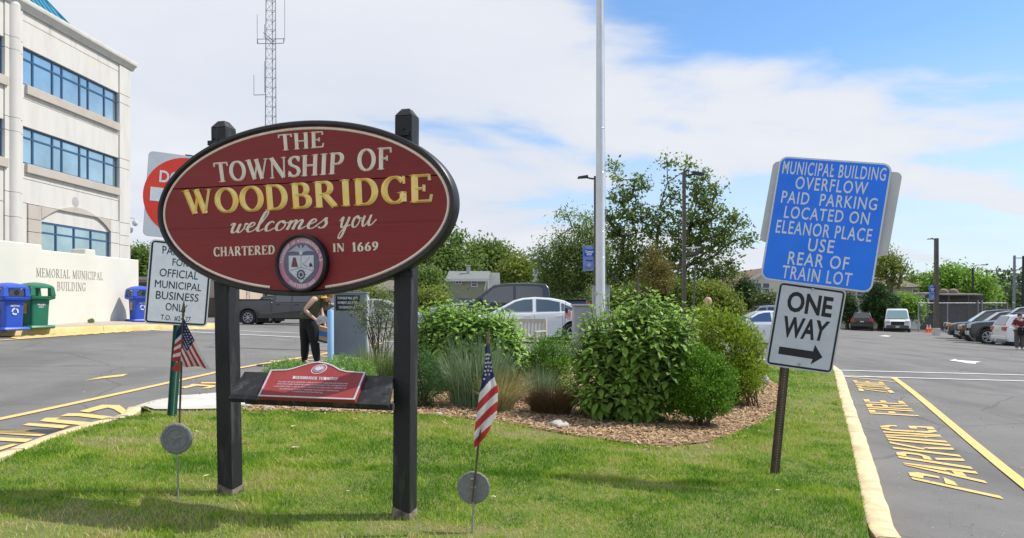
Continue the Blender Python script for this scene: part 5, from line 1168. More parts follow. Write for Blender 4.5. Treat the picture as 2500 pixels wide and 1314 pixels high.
def lamp(px,ptop,d,wpx,side,label,banner=None,curved=False,second=None,m=brz,f=road,grp='parking lot lamp posts'):
    g=base(px,d,f); z=lambda py:EYE+(HOR-py)/FPX*d-g.z; u=d/FPX; r=thing('street_lamp',label,'street lamp',g[:],0,grp); w_=wpx*u/2
    mb=MB(); mb.hexa([(-w_,-w_,0),(w_,-w_,0),(w_,w_,0),(-w_,w_,0),(-w_*.85,-w_*.85,z(ptop)),(w_*.85,-w_*.85,z(ptop)),(w_*.85,w_*.85,z(ptop)),(-w_*.85,w_*.85,z(ptop))]); mb.build('pole',m,r,bevel=.01)
    mb=MB(); mb.box((0,0,.3),(w_*3,w_*3,.6)); mb.build('pole_footing',conc,r,bevel=.03)
    t=z(ptop)-.12
    if curved:
        mb=MB(); mb.path([(0,0,t),(side*.15,0,t+.35),(side*.5,0,t+.5),(side*1.0,0,t+.5)],[.05,.05,.045,.04],6); mb.build('arm',bdark,r)
        mb=MB(); mb.box((side*1.3,0,t+.5),(.7,.3,.09)); mb.build('lamp_head',bdark,r,bevel=.03)
    else:
        mb=MB(); mb.path([(0,0,t),(side*.18,0,t+.02),(side*.42,0,t+.08)],.035,6); mb.build('arm',bdark,r)
        mb=MB(); mb.hexa([(side*a,b,t+c) for a,b,c in ((.28,-.1,.04),(.72,-.16,.02),(.72,.16,.02),(.28,.1,.04),(.30,-.09,.16),(.70,-.13,.09),(.70,.13,.09),(.30,.09,.16))]); mb.build('lamp_head',bdark,r,bevel=.02)
    if second:
        x1,py=second; mb=MB(); mb.path([(0,0,z(py)),((x1-px)*u,0,z(py)+.03)],.022,5); mb.build('bracket',steel,r)
    if banner:
        x0,x1,y0,y1=banner; X0_,X1_=(x0-px)*u,(x1-px)*u; zt_,zb=z(y0),z(y1)
        for q in (zt_,zb): mb=MB(); mb.tube((X0_,0,q),(0,0,q),.018,n=5); mb.build('bracket',steel,r)
        mb=MB(); n=10; vs=[]
        for i in range(n+1):
            for j in range(9): a=i/n; b=j/8; vs.append((X0_+(X1_-X0_)*a,.03*math.sin(a*5+b*2),zb+(zt_-zb)*b))
        mb.add(vs,[(i*9+j,(i+1)*9+j,(i+1)*9+j+1,i*9+j+1) for i in range(n) for j in range(8)]); b=mb.build('banner',banm,r,smooth=True,fix=False,ang=0)
        ww=X1_-X0_; hh=zt_-zb; yy=-.045
        mb=MB(); mb.bb(X0_+ww*.12,X1_-ww*.10,yy,yy+.004,zb+hh*.58,zb+hh*.86); mb.build('banner_box',mat('banner_deep',(.02,.07,.42),.7),b)
        mb=MB(); text_map(mb,'Census',lambda u_,v:(X0_+ww*(.16+.68*u_),yy-.004,zb+hh*(.73+.09*v)),.04); text_map(mb,'2020',lambda u_,v:(X0_+ww*(.28+.44*u_),yy-.004,zb+hh*(.62+.08*v)),.04); mb.build('lettering',banw,b,fix=False)
        mb=MB(); mb.bb(X0_+ww*.22,X1_-ww*.2,yy,yy+.004,zb+hh*.385,zb+hh*.42); mb.build('banner_rule',mat('banner_navy',(.02,.03,.12),.7),b)
        cxx,czz=(X0_+X1_)/2,zb+hh*.21; 
        for rr,mm,dy in ((.17,banw,0),(.14,plum,-.003),(.08,shw,-.006)):
            mb=MB(); mb.add([(cxx+ww*rr*math.cos(i*.393),yy+dy,czz+ww*rr*math.sin(i*.393)) for i in range(16)],[tuple(range(16))]); mb.build('banner_seal',mm,b,fix=False)
    return r
lamp(1670,421,26,9,1,'bronze lamp post rising in front of the big ragged tree',second=(1710,606))
lamp(1453,430,30,7,-1,'lamp post hidden behind the flagpole, carrying a blue Census 2020 banner',banner=(1423,1453,601,660))
lamp(2286,582,62,9,-1,'grey lamp post with blue banner and orange cones at its foot',banner=(2268,2283,697,732))
lamp(2375,655,84,4,1,'far slim black lamp post with curved arm over the trucks',curved=True,m=bdark)
def spole(px,y0,d,x1,label,m,w_=.05,name='sign_post',cat_='post',arms=()):
    g=base(px,d); z=EYE+(HOR-y0)/FPX*d-g.z; u=d/FPX; r=thing(name,label,cat_,g[:]); mb=MB(); mb.tube((0,0,0),((x1-px)*u,0,z),w_,w_*.8,8); mb.build('pole',m,r,smooth=True)
    for a in arms:
        (xa,ya),(xb,yb)=a; mb=MB(); mb.tube(((xa-px)*u,0,EYE+(HOR-ya)/FPX*d-g.z),((xb-px)*u,0,EYE+(HOR-yb)/FPX*d-g.z),w_*.45,n=5); mb.build('crossarm',m,r)
    return r
spole(1689,645,24,1697,'green channel post leaning right of the bronze lamp post',mat('green_grey_post',(.06,.09,.07),.6),.035)
wood=mat('weathered_pole',(.07,.055,.045),.9,scale=6,col2=(.13,.105,.085),stretch=(3,3,.3)); spole(1557,678,24,1557,'short wooden stake sticking up above the big leafy shrub',wood,.05,'wooden_stake')
up=spole(1315,626,85,1315,'dark wooden utility pole with transformer behind the black pickup roof',wood,.17,'utility_pole','utility pole',[((1306,634),(1322,634))])
mb=MB(); mb.tube((-.35,-.1,EYE+(HOR-688)/FPX*85-up.location.z),(-.35,-.1,EYE+(HOR-658)/FPX*85-up.location.z),.32,n=14); mb.build('transformer',mat('transformer_grey',(.55,.56,.58),.5),up,smooth=True)
cat_m=mat('catenary_steel',(.22,.24,.27),.5,.3)
spole(2407,662,140,2409,'leaning dark utility pole behind the far lamp, left of the rail masts',wood,.2,'utility_pole','utility pole',[((2405,662),(2415,661)),((2407,690),(2440,684))])
spole(2433,655,150,2433,'slim steel rail mast with a level crossarm near the top',cat_m,.16,'rail_mast','mast',[((2420,660),(2451,662)),((2428,700),(2440,699)),((2426,716),(2442,716))])
g=base(2475,150); rm=thing('rail_gantry','pair of tall steel rail masts joined by cross beams at the right edge','gantry',g[:]); u=150/FPX; zq=lambda py:EYE+(HOR-py)/FPX*150-g.z
for x,m_,yt in ((2475,cat_m,624),(2497,bdark,625)): mb=MB(); mb.tube(((x-2475)*u,0,0),((x-2475)*u+.15,0,zq(yt)),.3,.24,8); mb.build('mast',m_,rm,smooth=True)
for y0,y1 in ((630,630),(659,659),(700,702),(690,695)): mb=MB(); mb.tube((0,0,zq(y0)),(22*u,0,zq(y1)),.1,n=5); mb.build('beam',cat_m,rm)
g=base(2453,120); spole(2453,712,120,2453,'short floodlight pole far behind the fence',wood,.12,'floodlight','floodlight',[((2453,722),(2463,712))])
# ================================================================ HOUSES AND BACKDROP BUILDINGS
def sheet(name,pts,m,parent): mb=MB(); mb.add(pts,[tuple(range(len(pts)))]); return mb.build(name,m,parent,fix=False)
glassd=mat('house_glass',(.05,.06,.08),.15,0,spec=.8); trim=mat('white_trim',(.66,.66,.64),.6)
def win(parent,x0,x1,z0,z1,y,cols=1,rail=True):
    mb=MB(); t=.09
    mb.bb(x0-t,x0,y-.06,y,z0-t,z1+t); mb.bb(x1,x1+t,y-.06,y,z0-t,z1+t); mb.bb(x0,x1,y-.06,y,z1,z1+t); mb.bb(x0,x1,y-.06,y,z0-t,z0)
    if rail: mb.bb(x0,x1,y-.04,y-.01,(z0+z1)/2-.03,(z0+z1)/2+.03)
    for i in range(1,cols): x=x0+(x1-x0)*i/cols; mb.bb(x-.03,x+.03,y-.039,y-.01,z0,z1)
    o=mb.build('window',trim,parent); mb=MB(); mb.bb(x0,x1,y-.02,y-.005,z0,z1); mb.build('pane',glassd,o)
def siding(parent,x0,x1,z0,z1,y,m,h=.28,dep=.1,tri=None):
    z=z0
    while z<z1-.02:
        zz2=min(z+h,z1); a,b=(x0,x1) if tri is None else (max(x0,tri(zz2)[0]),min(x1,tri(zz2)[1]))
        if b-a>.1: mb=MB(); mb.hexa([(a,y-.035,z),(b,y-.035,z),(b,y+dep,z),(a,y+dep,z),(a,y-.008,zz2),(b,y-.008,zz2),(b,y+dep,zz2),(a,y+dep,zz2)]); mb.build('siding_board',m,parent)
        z=zz2
class Loc:
    def __init__(s,px,d,f=road): s.g=base(px,d,f); s.px=px; s.d=d; s.u=d/FPX
    def x(s,p): return (p-s.px)*s.u
    def z(s,p): return EYE+(HOR-p)/FPX*s.d-s.g.z
shing=mat('grey_shingle',(.155,.165,.16),.9,scale=6,col2=(.22,.23,.225),bump=.4,bscale=30,stretch=(.4,.4,2)); sage=mat('sage_siding',(.30,.31,.20),.8,scale=1,col2=(.34,.35,.235))
q=Loc(1150,75); h=thing('house','sage green house with grey roof and chimney left of the black pickup','house',q.g[:])
x,z=q.x,q.z; ridge=z(661); low=z(742)
mb=MB(); mb.add([(x(1072),0,low),(x(1222),0,low),(x(1218),5,ridge),(x(1085),5,ridge),(x(1222),10,low),(x(1072),10,low)],[(0,1,2,3),(3,2,4,5)]); rf=mb.build('roof',shing,h)
mb=MB(); mb.add([(x(1076),.1,0),(x(1220),.1,0),(x(1220),9.9,0),(x(1076),9.9,0),(x(1076),.1,low),(x(1220),.1,low),(x(1220),9.9,low),(x(1076),9.9,low),(x(1218),5,ridge-.2),(x(1085),5,ridge-.2)],[(0,1,5,4),(1,2,6,5),(3,0,4,7),(5,6,8),(7,4,9)]); mb.build('wall',sage,h)
dz=z(684); mb=MB(); mb.bb(x(1098),x(1190),.9,4,low-.6,dz); mb.build('dormer_wall',sage,h); siding(h,x(1098),x(1190),low-.6,dz,.9,sage)
mb=MB(); mb.hexa([(x(1086),.5,dz),(x(1193),.5,dz),(x(1193),5,ridge+.05),(x(1086),5,ridge+.05),(x(1086),.5,dz+.15),(x(1193),.5,dz+.15),(x(1193),5,ridge+.17),(x(1086),5,ridge+.17)]); mb.build('dormer_roof',shing,h)
mb=MB(); mb.bb(x(1085),x(1194),.42,.5,dz-.12,dz+.16); mb.build('fascia',trim,h); win(h,x(1112),x(1124),z(691.5),z(685.5),.86,2,False); win(h,x(1151),x(1163),z(698),z(686),.86)
mb=MB(); mb.path([(x(1187),.5,dz-.1),(x(1182),.8,dz-1.0)],.06,5); mb.build('brace',trim,h)
mb=MB(); mb.bb(x(1134),x(1142.5),3.2,3.7,z(672),z(646)); mb.bb(x(1133),x(1143.5),3.1,3.8,z(646),z(643)); mb.build('chimney',mat('chimney_pale',(.46,.45,.44),.85),rf)
cream_s=mat('cream_siding',(.66,.60,.44),.8,scale=1,col2=(.70,.64,.48)); brs=mat('brown_shingle',(.20,.125,.085),.9,scale=5,col2=(.27,.175,.125),bump=.4,bscale=30,stretch=(.4,.4,2))
q=Loc(1892,60); x,z=q.x,q.z; h=thing('house','cream gabled house with brown roof and dark chimney left of blue sign','house',q.g[:]); ze=z(703); zr=z(655)
mb=MB(); mb.add([(x(1795),0,0),(x(1990),0,0),(x(1990),0,ze),(x(1892),0,zr),(x(1795),0,ze),(x(1795),11,0),(x(1990),11,0),(x(1990),11,ze),(x(1892),11,zr),(x(1795),11,ze)],[(0,1,2,3,4),(5,0,4,9),(1,6,7,2)]); mb.build('wall',cream_s,h)
siding(h,x(1795),x(1990),z(750),ze,0,cream_s,.25); siding(h,x(1795),x(1990),ze,zr,0,cream_s,.25,tri=lambda zz3:(lerp(x(1795),x(1892),(zz3-ze)/(zr-ze)),lerp(x(1990),x(1892),(zz3-ze)/(zr-ze))))
mb=MB(); e=.25; mb.add([(x(1788),-e,ze-.2),(x(1892),-e,zr+.15),(x(1892),11.2,zr+.15),(x(1788),11.2,ze-.2),(x(1996),-e,ze-.2),(x(1996),11.2,ze-.2)],[(0,1,2,3),(1,4,5,2)]); rf=mb.build('roof',brs,h)
mb=MB(); 
for a,b in (((x(1788),ze-.3),(x(1892),zr+.05)),((x(1996),ze-.3),(x(1892),zr+.05))): mb.hexa([(a[0],-e-.03,a[1]),(b[0],-e-.03,b[1]),(b[0],-e+.05,b[1]),(a[0],-e+.05,a[1]),(a[0],-e-.03,a[1]+.22),(b[0],-e-.03,b[1]+.22),(b[0],-e+.05,b[1]+.22),(a[0],-e+.05,a[1]+.22)])
mb.build('verge_board',trim,rf); win(h,x(1844),x(1857),z(716),z(692),-.03); win(h,x(1862),x(1877),z(716),z(692),-.03)
mb=MB(); k=1.2; mb.bb(x(1797),x(1804)+.05,6,6.6,z(690),z(640)); mb.build('chimney',mat('dark_brick',(.09,.07,.065),.9),rf)
beige_s=mat('beige_siding',(.40,.38,.28),.8,scale=1,col2=(.44,.42,.32)); hs=mat('brown_grey_shingle',(.15,.125,.10),.9,scale=5,col2=(.20,.17,.14),bump=.4,bscale=30,stretch=(.4,.4,2))
q=Loc(2150,96); x,z=q.x,q.z; h=thing('house','beige house with brown hipped roof behind the white van','house',q.g[:]); ze=z(701); zr=z(660)
mb=MB(); mb.bb(x(2035),x(2245),0,10,0,ze); mb.build('wall',beige_s,h); siding(h,x(2035),x(2245),z(760),ze,0,beige_s,.3)
mb=MB(); mb.add([(x(2028),-.5,ze),(x(2252),-.5,ze),(x(2252),10.5,ze),(x(2028),10.5,ze),(x(2085),5,zr),(x(2185),5,zr)],[(0,1,5,4),(1,2,5),(2,3,4,5),(3,0,4)]); mb.build('roof',hs,h)
win(h,x(2092),x(2104),z(729),z(712),-.03); win(h,x(2106),x(2117),z(729),z(712),-.03); win(h,x(2228),x(2240),z(724),z(706),-.03)
mb=MB(); mb.bb(x(2108),x(2119),-.5,-.03,z(730),z(721)); mb.build('air_conditioner',trim,h,bevel=.03)
# flat roofed buildings left of centre
salm=mat('salmon_stucco',(.55,.43,.33),.85,scale=1,col2=(.60,.48,.38)); bbr=mat('brown_base',(.16,.105,.08),.85)
q=Loc(480,58); x,z=q.x,q.z; h=thing('low_building','flat roofed beige annex seen between the parking notice and the grey pickup','building',q.g[:])
mb=MB(); mb.bb(x(330),x(585),0,10,0,z(683)); mb.build('wall',salm,h); mb=MB(); mb.bb(x(328),x(587),-.1,10.1,z(683),z(676)); mb.build('parapet',prec,h); mb=MB(); mb.bb(x(505),x(530),-.05,.0,0,z(727)); mb.build('shutter_door',bbr,h)
mb=MB(); mb.bb(x(340),x(360),-.06,.0,z(710),z(690)); mb.build('vent_grille',bbr,h)
q=Loc(660,64); x,z=q.x,q.z; h=thing('low_building','low white walled building with beige fascia behind the grey pickup','building',q.g[:])
mb=MB(); mb.bb(x(566),x(845),0,8,0,z(709)); mb.build('wall',mat('pale_wall',(.62,.62,.60),.8,scale=1,col2=(.68,.68,.66)),h); mb=MB(); mb.bb(x(560),x(850),-.5,8.4,z(709),z(690)); mb.build('fascia',mat('beige_fascia',(.50,.44,.36),.85),h)
for a in (600,660,720,775): mb=MB(); mb.bb(x(a),x(a+3),-.08,0,0,z(709)); mb.build('pilaster',bbr,h)
for a in (632,690,750): mb=MB(); mb.bb(x(a),x(a+20),-.04,0,z(745),z(718)); mb.build('window',glassd,h)
q=Loc(930,62); x,z=q.x,q.z; h=thing('house','brown roofed bungalow seen between the drop box and right sign post','house',q.g[:])
mb=MB(); mb.bb(x(862),x(1010),0,8,0,z(711)); mb.build('wall',beige_s,h); mb=MB(); mb.add([(x(850),-.5,z(711)),(x(1022),-.5,z(711)),(x(1022),8.5,z(711)),(x(850),8.5,z(711)),(x(880),4,z(681)),(x(990),4,z(681))],[(0,1,5,4),(1,2,5),(2,3,4,5),(3,0,4)]); mb.build('roof',hs,h); win(h,x(925),x(938),z(731),z(716),-.03); win(h,x(945),x(957),z(731),z(716),-.03)
# ---- fences and shelter on the right
vin=mat('vinyl_white',(.62,.63,.62),.5,scale=1,col2=(.66,.67,.66)); q=Loc(2140,78); x,z=q.x,q.z; f=thing('vinyl_fence','tall white vinyl fence behind the black SUV and white van','fence',q.g[:]); zt_=z(753)
xs_=[2016,2047,2078,2109,2140,2171,2202.5,2243]
for i,a in enumerate(xs_):
    mb=MB(); mb.bb(x(a)-.08,x(a)+.08,-.08,.08,0,zt_+.1); o=mb.build('fence_post',vin,f); mb=MB(); mb.lathe([(.11,0),(.11,.05),(.05,.1),(.09,.18),(.05,.27),(0,.29)],8,(x(a),0,zt_+.1)); mb.build('post_cap',vin,o,smooth=True)
for a,b in zip(xs_,xs_[1:]):
    n=8
    for i in range(n):
        x0_=x(a)+.08+(x(b)-x(a)-.16)*i/n; x1_=x(a)+.08+(x(b)-x(a)-.16)*(i+1)/n; mb=MB(); mb.bb(x0_+.006,x1_-.006,-.02,.02,.15,zt_-.1); mb.build('fence_board',vin,f)
    mb=MB(); mb.bb(x(a)+.08,x(b)-.08,-.035,.035,zt_-.12,zt_); mb.build('fence_rail',vin,f); mb=MB(); mb.bb(x(a)+.08,x(b)-.08,-.035,.035,.05,.17); mb.build('fence_rail',vin,f)
q=Loc(2320,80); x,z=q.x,q.z; sh_=thing('dugout_shelter','dark brown open fronted field shelter behind the chain link fence','shelter',q.g[:]); bw=mat('shelter_brown',(.060,.050,.048),.85,scale=2,col2=(.085,.07,.066)); bw2=mat('shelter_screen',(.085,.075,.075),.9)
mb=MB(); mb.add([(x(2248),0,0),(x(2248),0,z(730)),(x(2268),0,z(716)),(x(2385),0,z(716)),(x(2402),0,z(724)),(x(2402),0,0),(x(2248),5,0),(x(2248),5,z(730)),(x(2268),5,z(716)),(x(2385),5,z(716)),(x(2402),5,z(724)),(x(2402),5,0)],[(0,1,2,3,4,5),(6,7,1,0),(7,8,2,1),(8,9,3,2),(9,10,4,3),(10,11,5,4)]); mb.build('wall',bw,sh_)
mb=MB(); mb.hexa([(x(2285),-1.4,z(721)),(x(2380),-1.4,z(721)),(x(2385),5,z(716)),(x(2285),5,z(716)),(x(2285),-1.4,z(718)),(x(2380),-1.4,z(718)),(x(2385),5,z(713)),(x(2285),5,z(713))]); mb.build('roof',mat('shelter_roof_edge',(.34,.31,.27),.8),sh_)
for a in (2298,2345): mb=MB(); mb.bb(x(a),x(a)+.16,-1.3,-1.1,0,z(721)); mb.build('column',bw2,sh_)
mb=MB(); mb.bb(x(2251),x(2292),-.05,0,z(776),z(742)); mb.build('opening',bdark,sh_); mb=MB(); mb.bb(x(2300),x(2376),-.04,0,z(800),z(730)); mb.build('screen',bw2,sh_)
for a,nm in ((2317,1),(2341,1)):
    mb=MB(); mb.lathe([(.5,0),(.52,.15),(.40,.38),(.15,.5),(0,.52)],12,(x(a),1,z(716))); mb.build('roof_vent',mat('vent_brown',(.23,.17,.14),.9),sh_,smooth=True)
q=Loc(2340,73); x,z=q.x,q.z; cf=thing('chain_link_fence','grey chain link fence with top rail in front of the dark shelter','fence',q.g[:]); zt_=z(740); cl=mat('chain_link_grey',(.30,.31,.32),.5,.5)
for a,h_ in ((2242,737),(2280,740),(2313,740),(2388,733),(2398,733),(2460,737)): mb=MB(); mb.tube((x(a),0,0),(x(a),0,z(h_)),.045,n=8); mb.build('fence_post',cl,cf,smooth=True)
mb=MB(); mb.tube((x(2242),0,zt_),(x(2460),0,zt_),.03,n=6); mb.build('top_rail',cl,cf); mb=MB(); mb.tube((x(2242),0,.1),(x(2460),0,.1),.02,n=6); mb.build('bottom_wire',cl,cf)
mb=MB(); L=x(2460)-x(2242); i=-zt_
while i<L:
    for sgn in (1,-1):
        a=i if sgn>0 else i+zt_; p0=[a,0.1]; p1=[a+sgn*zt_,zt_]
        xa,xb=sorted((p0[0],p1[0]))
        def cl_(xx): return 0.1+(xx-p0[0])/(p1[0]-p0[0])*(zt_-.1)
        lo_=max(xa,0); hi_=min(xb,L)
        if hi_>lo_: mb.tube((x(2242)+lo_,.0,cl_(lo_)),(x(2242)+hi_,.0,cl_(hi_)),.006,n=3,caps=False)
    i+=.22
o=mb.build('mesh_wire',cl,cf,fix=False); o['kind']='stuff'
mb=MB(); mb.bb(x(2246),x(2253),-.06,-.04,z(747),z(743)); mb.build('notice_plate',trim,cf)
# grass verge and back kerb on the right
vg=mat('verge_grass',(.10,.15,.035),.95,scale=3,col2=(.22,.20,.08),bump=.6,bscale=20)
a=G(2020,806); b=G(2640,812); region('verge',[(a.x-14,a.y-.0),(b.x,b.y-1),(b.x,b.y+26),(a.x-14,a.y+26)],lambda x,y:road(x,min(y,81)),.1,vg,2)
mb=MB(); 
for i in range(24):
    x0_=a.x-14+i*(b.x-a.x+14)/24; x1_=x0_+(b.x-a.x+14)/24-.02; y0_=a.y+(b.y-1-a.y)*i/24-.15
    m_=MB(); zc=road(x0_+1,y0_); m_.hexa([(x0_,y0_,zc-.1),(x1_,y0_,zc-.12),(x1_,y0_+.18,zc-.12),(x0_,y0_+.18,zc-.1),(x0_,y0_,zc+.14),(x1_,y0_,zc+.12),(x1_,y0_+.18,zc+.12),(x0_,y0_+.18,zc+.14)]); tag(m_.build('kerb_stone',curbc),kind='structure')
# ---- cones
org=mat('cone_orange',(.85,.12,.02),.5); cw=mat('cone_white',(.75,.75,.72),.5)
def cone(px,py,hpx,label):
    g=G(px,py); h=hpx/FPX*g.y; r=thing('traffic_cone',label,'traffic cone',g[:],.3,'orange traffic cones by the lamp post')
    mb=MB(); mb.box((0,0,.02),(h*.5,h*.5,.04)); mb.build('base',org,r,bevel=.01)
    mb=MB(); mb.lathe([(h*.19,.04),(h*.035,h),(0,h)],16); mb.build('cone',org,r,smooth=True)
    for a,b in ((.48,.62),(.74,.86)): mb=MB(); f_=lambda t:(h*.19+(h*.035-h*.19)*t)+.006; mb.lathe([(f_(a),h*a),(f_(b),h*b)],16); mb.build('collar',cw,r,smooth=True)
cone(2264,812,20,'leftmost orange cone by the lamp post'); cone(2271,812,20,'second orange cone, touching the leftmost one'); cone(2282,814,20,'orange cone at the right with a white topped delineator behind')
g=G(2282,812); r=thing('delineator_post','white and orange striped delineator post at the foot of the banner lamp','post',g[:]); h=34/FPX*g.y
for i,(a,b) in enumerate(((0,.4),(.4,.55),(.55,.7),(.7,.85),(.85,1))): mb=MB(); mb.tube((0,0,h*a),(0,0,h*b),.07,n=10); mb.build('band',org if i%2==0 else cw,r,smooth=True)
# ================================================================ VEHICLES
tyre_m=mat('tyre_rubber',(.018,.018,.019),.85,scale=8,col2=(.035,.034,.033)); rim_s=mat('alloy_silver',(.45,.46,.48),.3,.8); rim_d=mat('alloy_dark',(.05,.05,.055),.35,.7); chrome=mat('chrome',(.62,.63,.65),.15,.95); wing_gl=mat('car_glass_dark',(.028,.032,.042),.05,0,spec=1.0,coat=1); clear_gl=mat('car_glass_pale',(.07,.10,.12),.06,.0,spec=1.0); screen_gl=mat('windscreen_pale',(.25,.36,.38),.08,.5); trimb=mat('car_black_trim',(.014,.014,.015),.5); lampc=mat('headlamp_clear',(.55,.58,.60),.1,.3); lampr=mat('tail_lamp_red',(.50,.012,.012),.2,0,coat=1); ambr=mat('marker_amber',(.75,.22,.04),.3); plate_m=mat('plate_cream',(.60,.58,.42),.6)
def paint(n,c,mt=.35): return mat('car_paint_'+n,c,.32,mt,coat=1.0)
WH={}
def wheel(parent,x,y,r,w_,rimm,ns=5,side=1):
    key=(round(r,2),w_,rimm.name,ns)
    if key not in WH:
        mb=MB(); hw=w_/2; mb.lathe([(r*.62,-hw*.8),(r*.72,-hw),(r*.93,-hw),(r,-hw*.75),(r,hw*.75),(r*.93,hw),(r*.72,hw),(r*.62,hw*.8),(r*.62,-hw*.8)],28,(0,0,0),'y'); t=mb.mesh('tyre',tyre_m); t.shade_smooth()
        m2=MB(); m2.lathe([(r*.63,hw*.85),(r*.58,hw*.9),(r*.55,hw*.3),(r*.15,hw*.25),(0,hw*.25)],28,(0,0,0),'y',1); m2.lathe([(r*.16,hw*.3),(r*.15,hw*.85),(0,hw*.9)],12,(0,0,0),'y')
        for i in range(ns):
            a=2*math.pi*i/ns; c,s_=math.cos(a),math.sin(a); wd=r*(.10 if ns<8 else .055)
            q=[(r*.1,-wd*.7),(r*.60,-wd),(r*.60,wd),(r*.1,wd*.7)]; f=lambda p,yy:(p[0]*c-p[1]*s_,yy,p[0]*s_+p[1]*c)
            m2.hexa([f(p,hw*.45) for p in q]+[f(p,hw*.82) for p in q])
        m2.lathe([(r*.635,hw*.88),(r*.60,hw*.95),(r*.55,hw*.85)],28,(0,0,0),'y'); rm_=m2.mesh('rim',[rimm,trimb]); WH[key]=(t,rm_)
    t,rm_=WH[key]; o=put(bpy.data.objects.new('wheel',t),parent); o.location=(x,y,r); o2=put(bpy.data.objects.new('rim',rm_),o); 
    if y<0: o.rotation_euler=(0,0,math.pi)
    m=MB(); m.lathe([(r*.56,0),(0,.01)],20,(0,0,0),'y'); return o
def arcpts(cx,r,z0,cz,n=12): # wheel arch from front to rear along the sill
    a=math.asin(max(-1,min(1,(z0-cz)/r))); 
    return [(cx+r*math.cos(t),cz+r*math.sin(t)) for t in [a+(math.pi-2*a)*i/n for i in range(n+1)]]
def car(name,label,cat,loc,rz,sp,pm,sc=1.0,rimm=None,glass_=None,front=True,two=None,sill=None):
    r=thing(name,label,cat,loc[:],rz); r.scale=(sc,sc,sc); W2_=sp['W']/2; z0=sp['sill']; rw=sp['wr']; 
    # lower body: side outline with wheel arches, lofted across the width
    top=sp['top']  # from rear to front
    bot=[(top[-1][0]-.02,z0+.12),(top[-1][0]-.10,z0)]+arcpts(sp['xf'],rw*1.17,z0,rw*1.02)+[(sp['xf']-rw*1.4,z0),(sp['xr']+rw*1.4,z0)]+arcpts(sp['xr'],rw*1.17,z0,rw*1.02)+[(top[0][0]+.10,z0+.02),(top[0][0]+.02,z0+.15)]
    poly=top+bot; n=len(poly); cxm=(top[0][0]+top[-1][0])/2; 
    def lay(y,k,dz): 
        o=[]
        for i,(x,z) in enumerate(poly):
            xx=cxm+(x-cxm)*(1-k*(abs(x-cxm)/(abs(top[0][0]-cxm)))**4) ; zz_=z-(dz if i<len(top) else 0)
            o.append((xx,y,zz_))
        return o
    ys=[(-W2_,.055,.10),(-W2_+.03,.04,.04),(-W2_*.85,.022,.01),(-W2_*.5,.004,0),(0,0,-.008),(W2_*.5,.004,0),(W2_*.85,.022,.01),(W2_-.03,.04,.04),(W2_,.055,.10)]
    mb=MB(); V=[]; 
    for y,k,dz in ys: V+=lay(y,k,dz)
    F=[(a*n+i,a*n+(i+1)%n,(a+1)*n+(i+1)%n,(a+1)*n+i) for a in range(len(ys)-1) for i in range(n)]
    F+=[tuple(range(n)),tuple(range(len(ys)*n-1,(len(ys)-1)*n-1,-1))]
    mb.add(V,F); mb.build('body',pm,r,smooth=True,ang=38)
    # dark wheel wells
    for x in (sp['xf'],sp['xr']): mb=MB(); mb.box((x,0,rw*1.1),(rw*2.5,sp['W']*.93,rw*1.5)); mb.build('wheel_well',trimb,r)
    # greenhouse
    gh=sp['gh']; zb=min(p[1] for p in gh); zr=max(p[1] for p in gh); tb=sp.get('tumble',.28); yw=sp.get('ghw',W2_-.06)
    yg=lambda z:yw-(z-zb)/(zr-zb)*tb
    k=len(gh); V=[(x,-yg(z),z) for x,z in gh]+[(x,-yg(z)*.55,z+(.02 if z>zr-.15 else 0)) for x,z in gh]+[(x,yg(z)*.55,z+(.02 if z>zr-.15 else 0)) for x,z in gh]+[(x,yg(z),z) for x,z in gh]
    mb=MB(); mb.add(V,[(a*k+i,a*k+(i+1)%k,(a+1)*k+(i+1)%k,(a+1)*k+i) for a in range(3) for i in range(k)]+[tuple(range(k)),tuple(range(4*k-1,3*k-1,-1))]); mb.build('cabin',sp.get('cabm') or pm,r,smooth=True,bevel=.03,ang=25)
    gl_=glass_ or wing_gl
    for side in (-1,1):
        for w_ in sp['win']:
            mb=MB(); mb.add([(x,side*(yg(z)+.012),z) for x,z in w_],[tuple(range(len(w_))) if side<0 else tuple(reversed(range(len(w_))))]); mb.build('side_window',gl_,r,fix=False)
        # sills, handles, mirrors, door seams
        for x in sp.get('handles',()):
            mb=MB(); mb.box((x,side*(W2_+.012),sp['hz']),(.20,.03,.035)); mb.build('door_handle',sp.get('hm') or pm,r,bevel=.008)
        for x in sp.get('seams',()):
            mb=MB(); mb.box((x,side*(W2_+.001),(z0+sp['belt'])/2+.02),(.012,.006,sp['belt']-z0-.22)); mb.build('door_seam',trimb,r)
        if 'mir' in sp:
            x,z=sp['mir']; b_=sp.get('mirs',1.0); mb=MB(); mb.box((x,side*(W2_+.10*b_),z),(.11*b_,.17*b_,.13*b_)); mb.build('mirror',sp.get('mirm') or pm,r,bevel=.03)
        if sp.get('flare'):
            for x in (sp['xf'],sp['xr']):
                a=arcpts(x,rw*1.17,z0,rw*1.02,14); b=arcpts(x,rw*1.30,z0,rw*1.02,14); nn=len(a); mb=MB(); mb.add([(p[0],side*(W2_+.02),p[1]) for p in a]+[(p[0],side*(W2_+.02),p[1]) for p in b]+[(p[0],side*(W2_-.03),p[1]) for p in b],[(i,i+1,nn+i+1,nn+i) for i in range(nn-1)]+[(nn+i,nn+i+1,2*nn+i+1,2*nn+i) for i in range(nn-1)]); mb.build('wheel_arch_lip',pm,r,smooth=True)
        mb=MB(); mb.box(((sp['xf']+sp['xr'])/2,side*(W2_-.02),z0+.02),(sp['xf']-sp['xr']-rw*2.6,.06,.08)); mb.build('sill',sill or pm,r,bevel=.01)
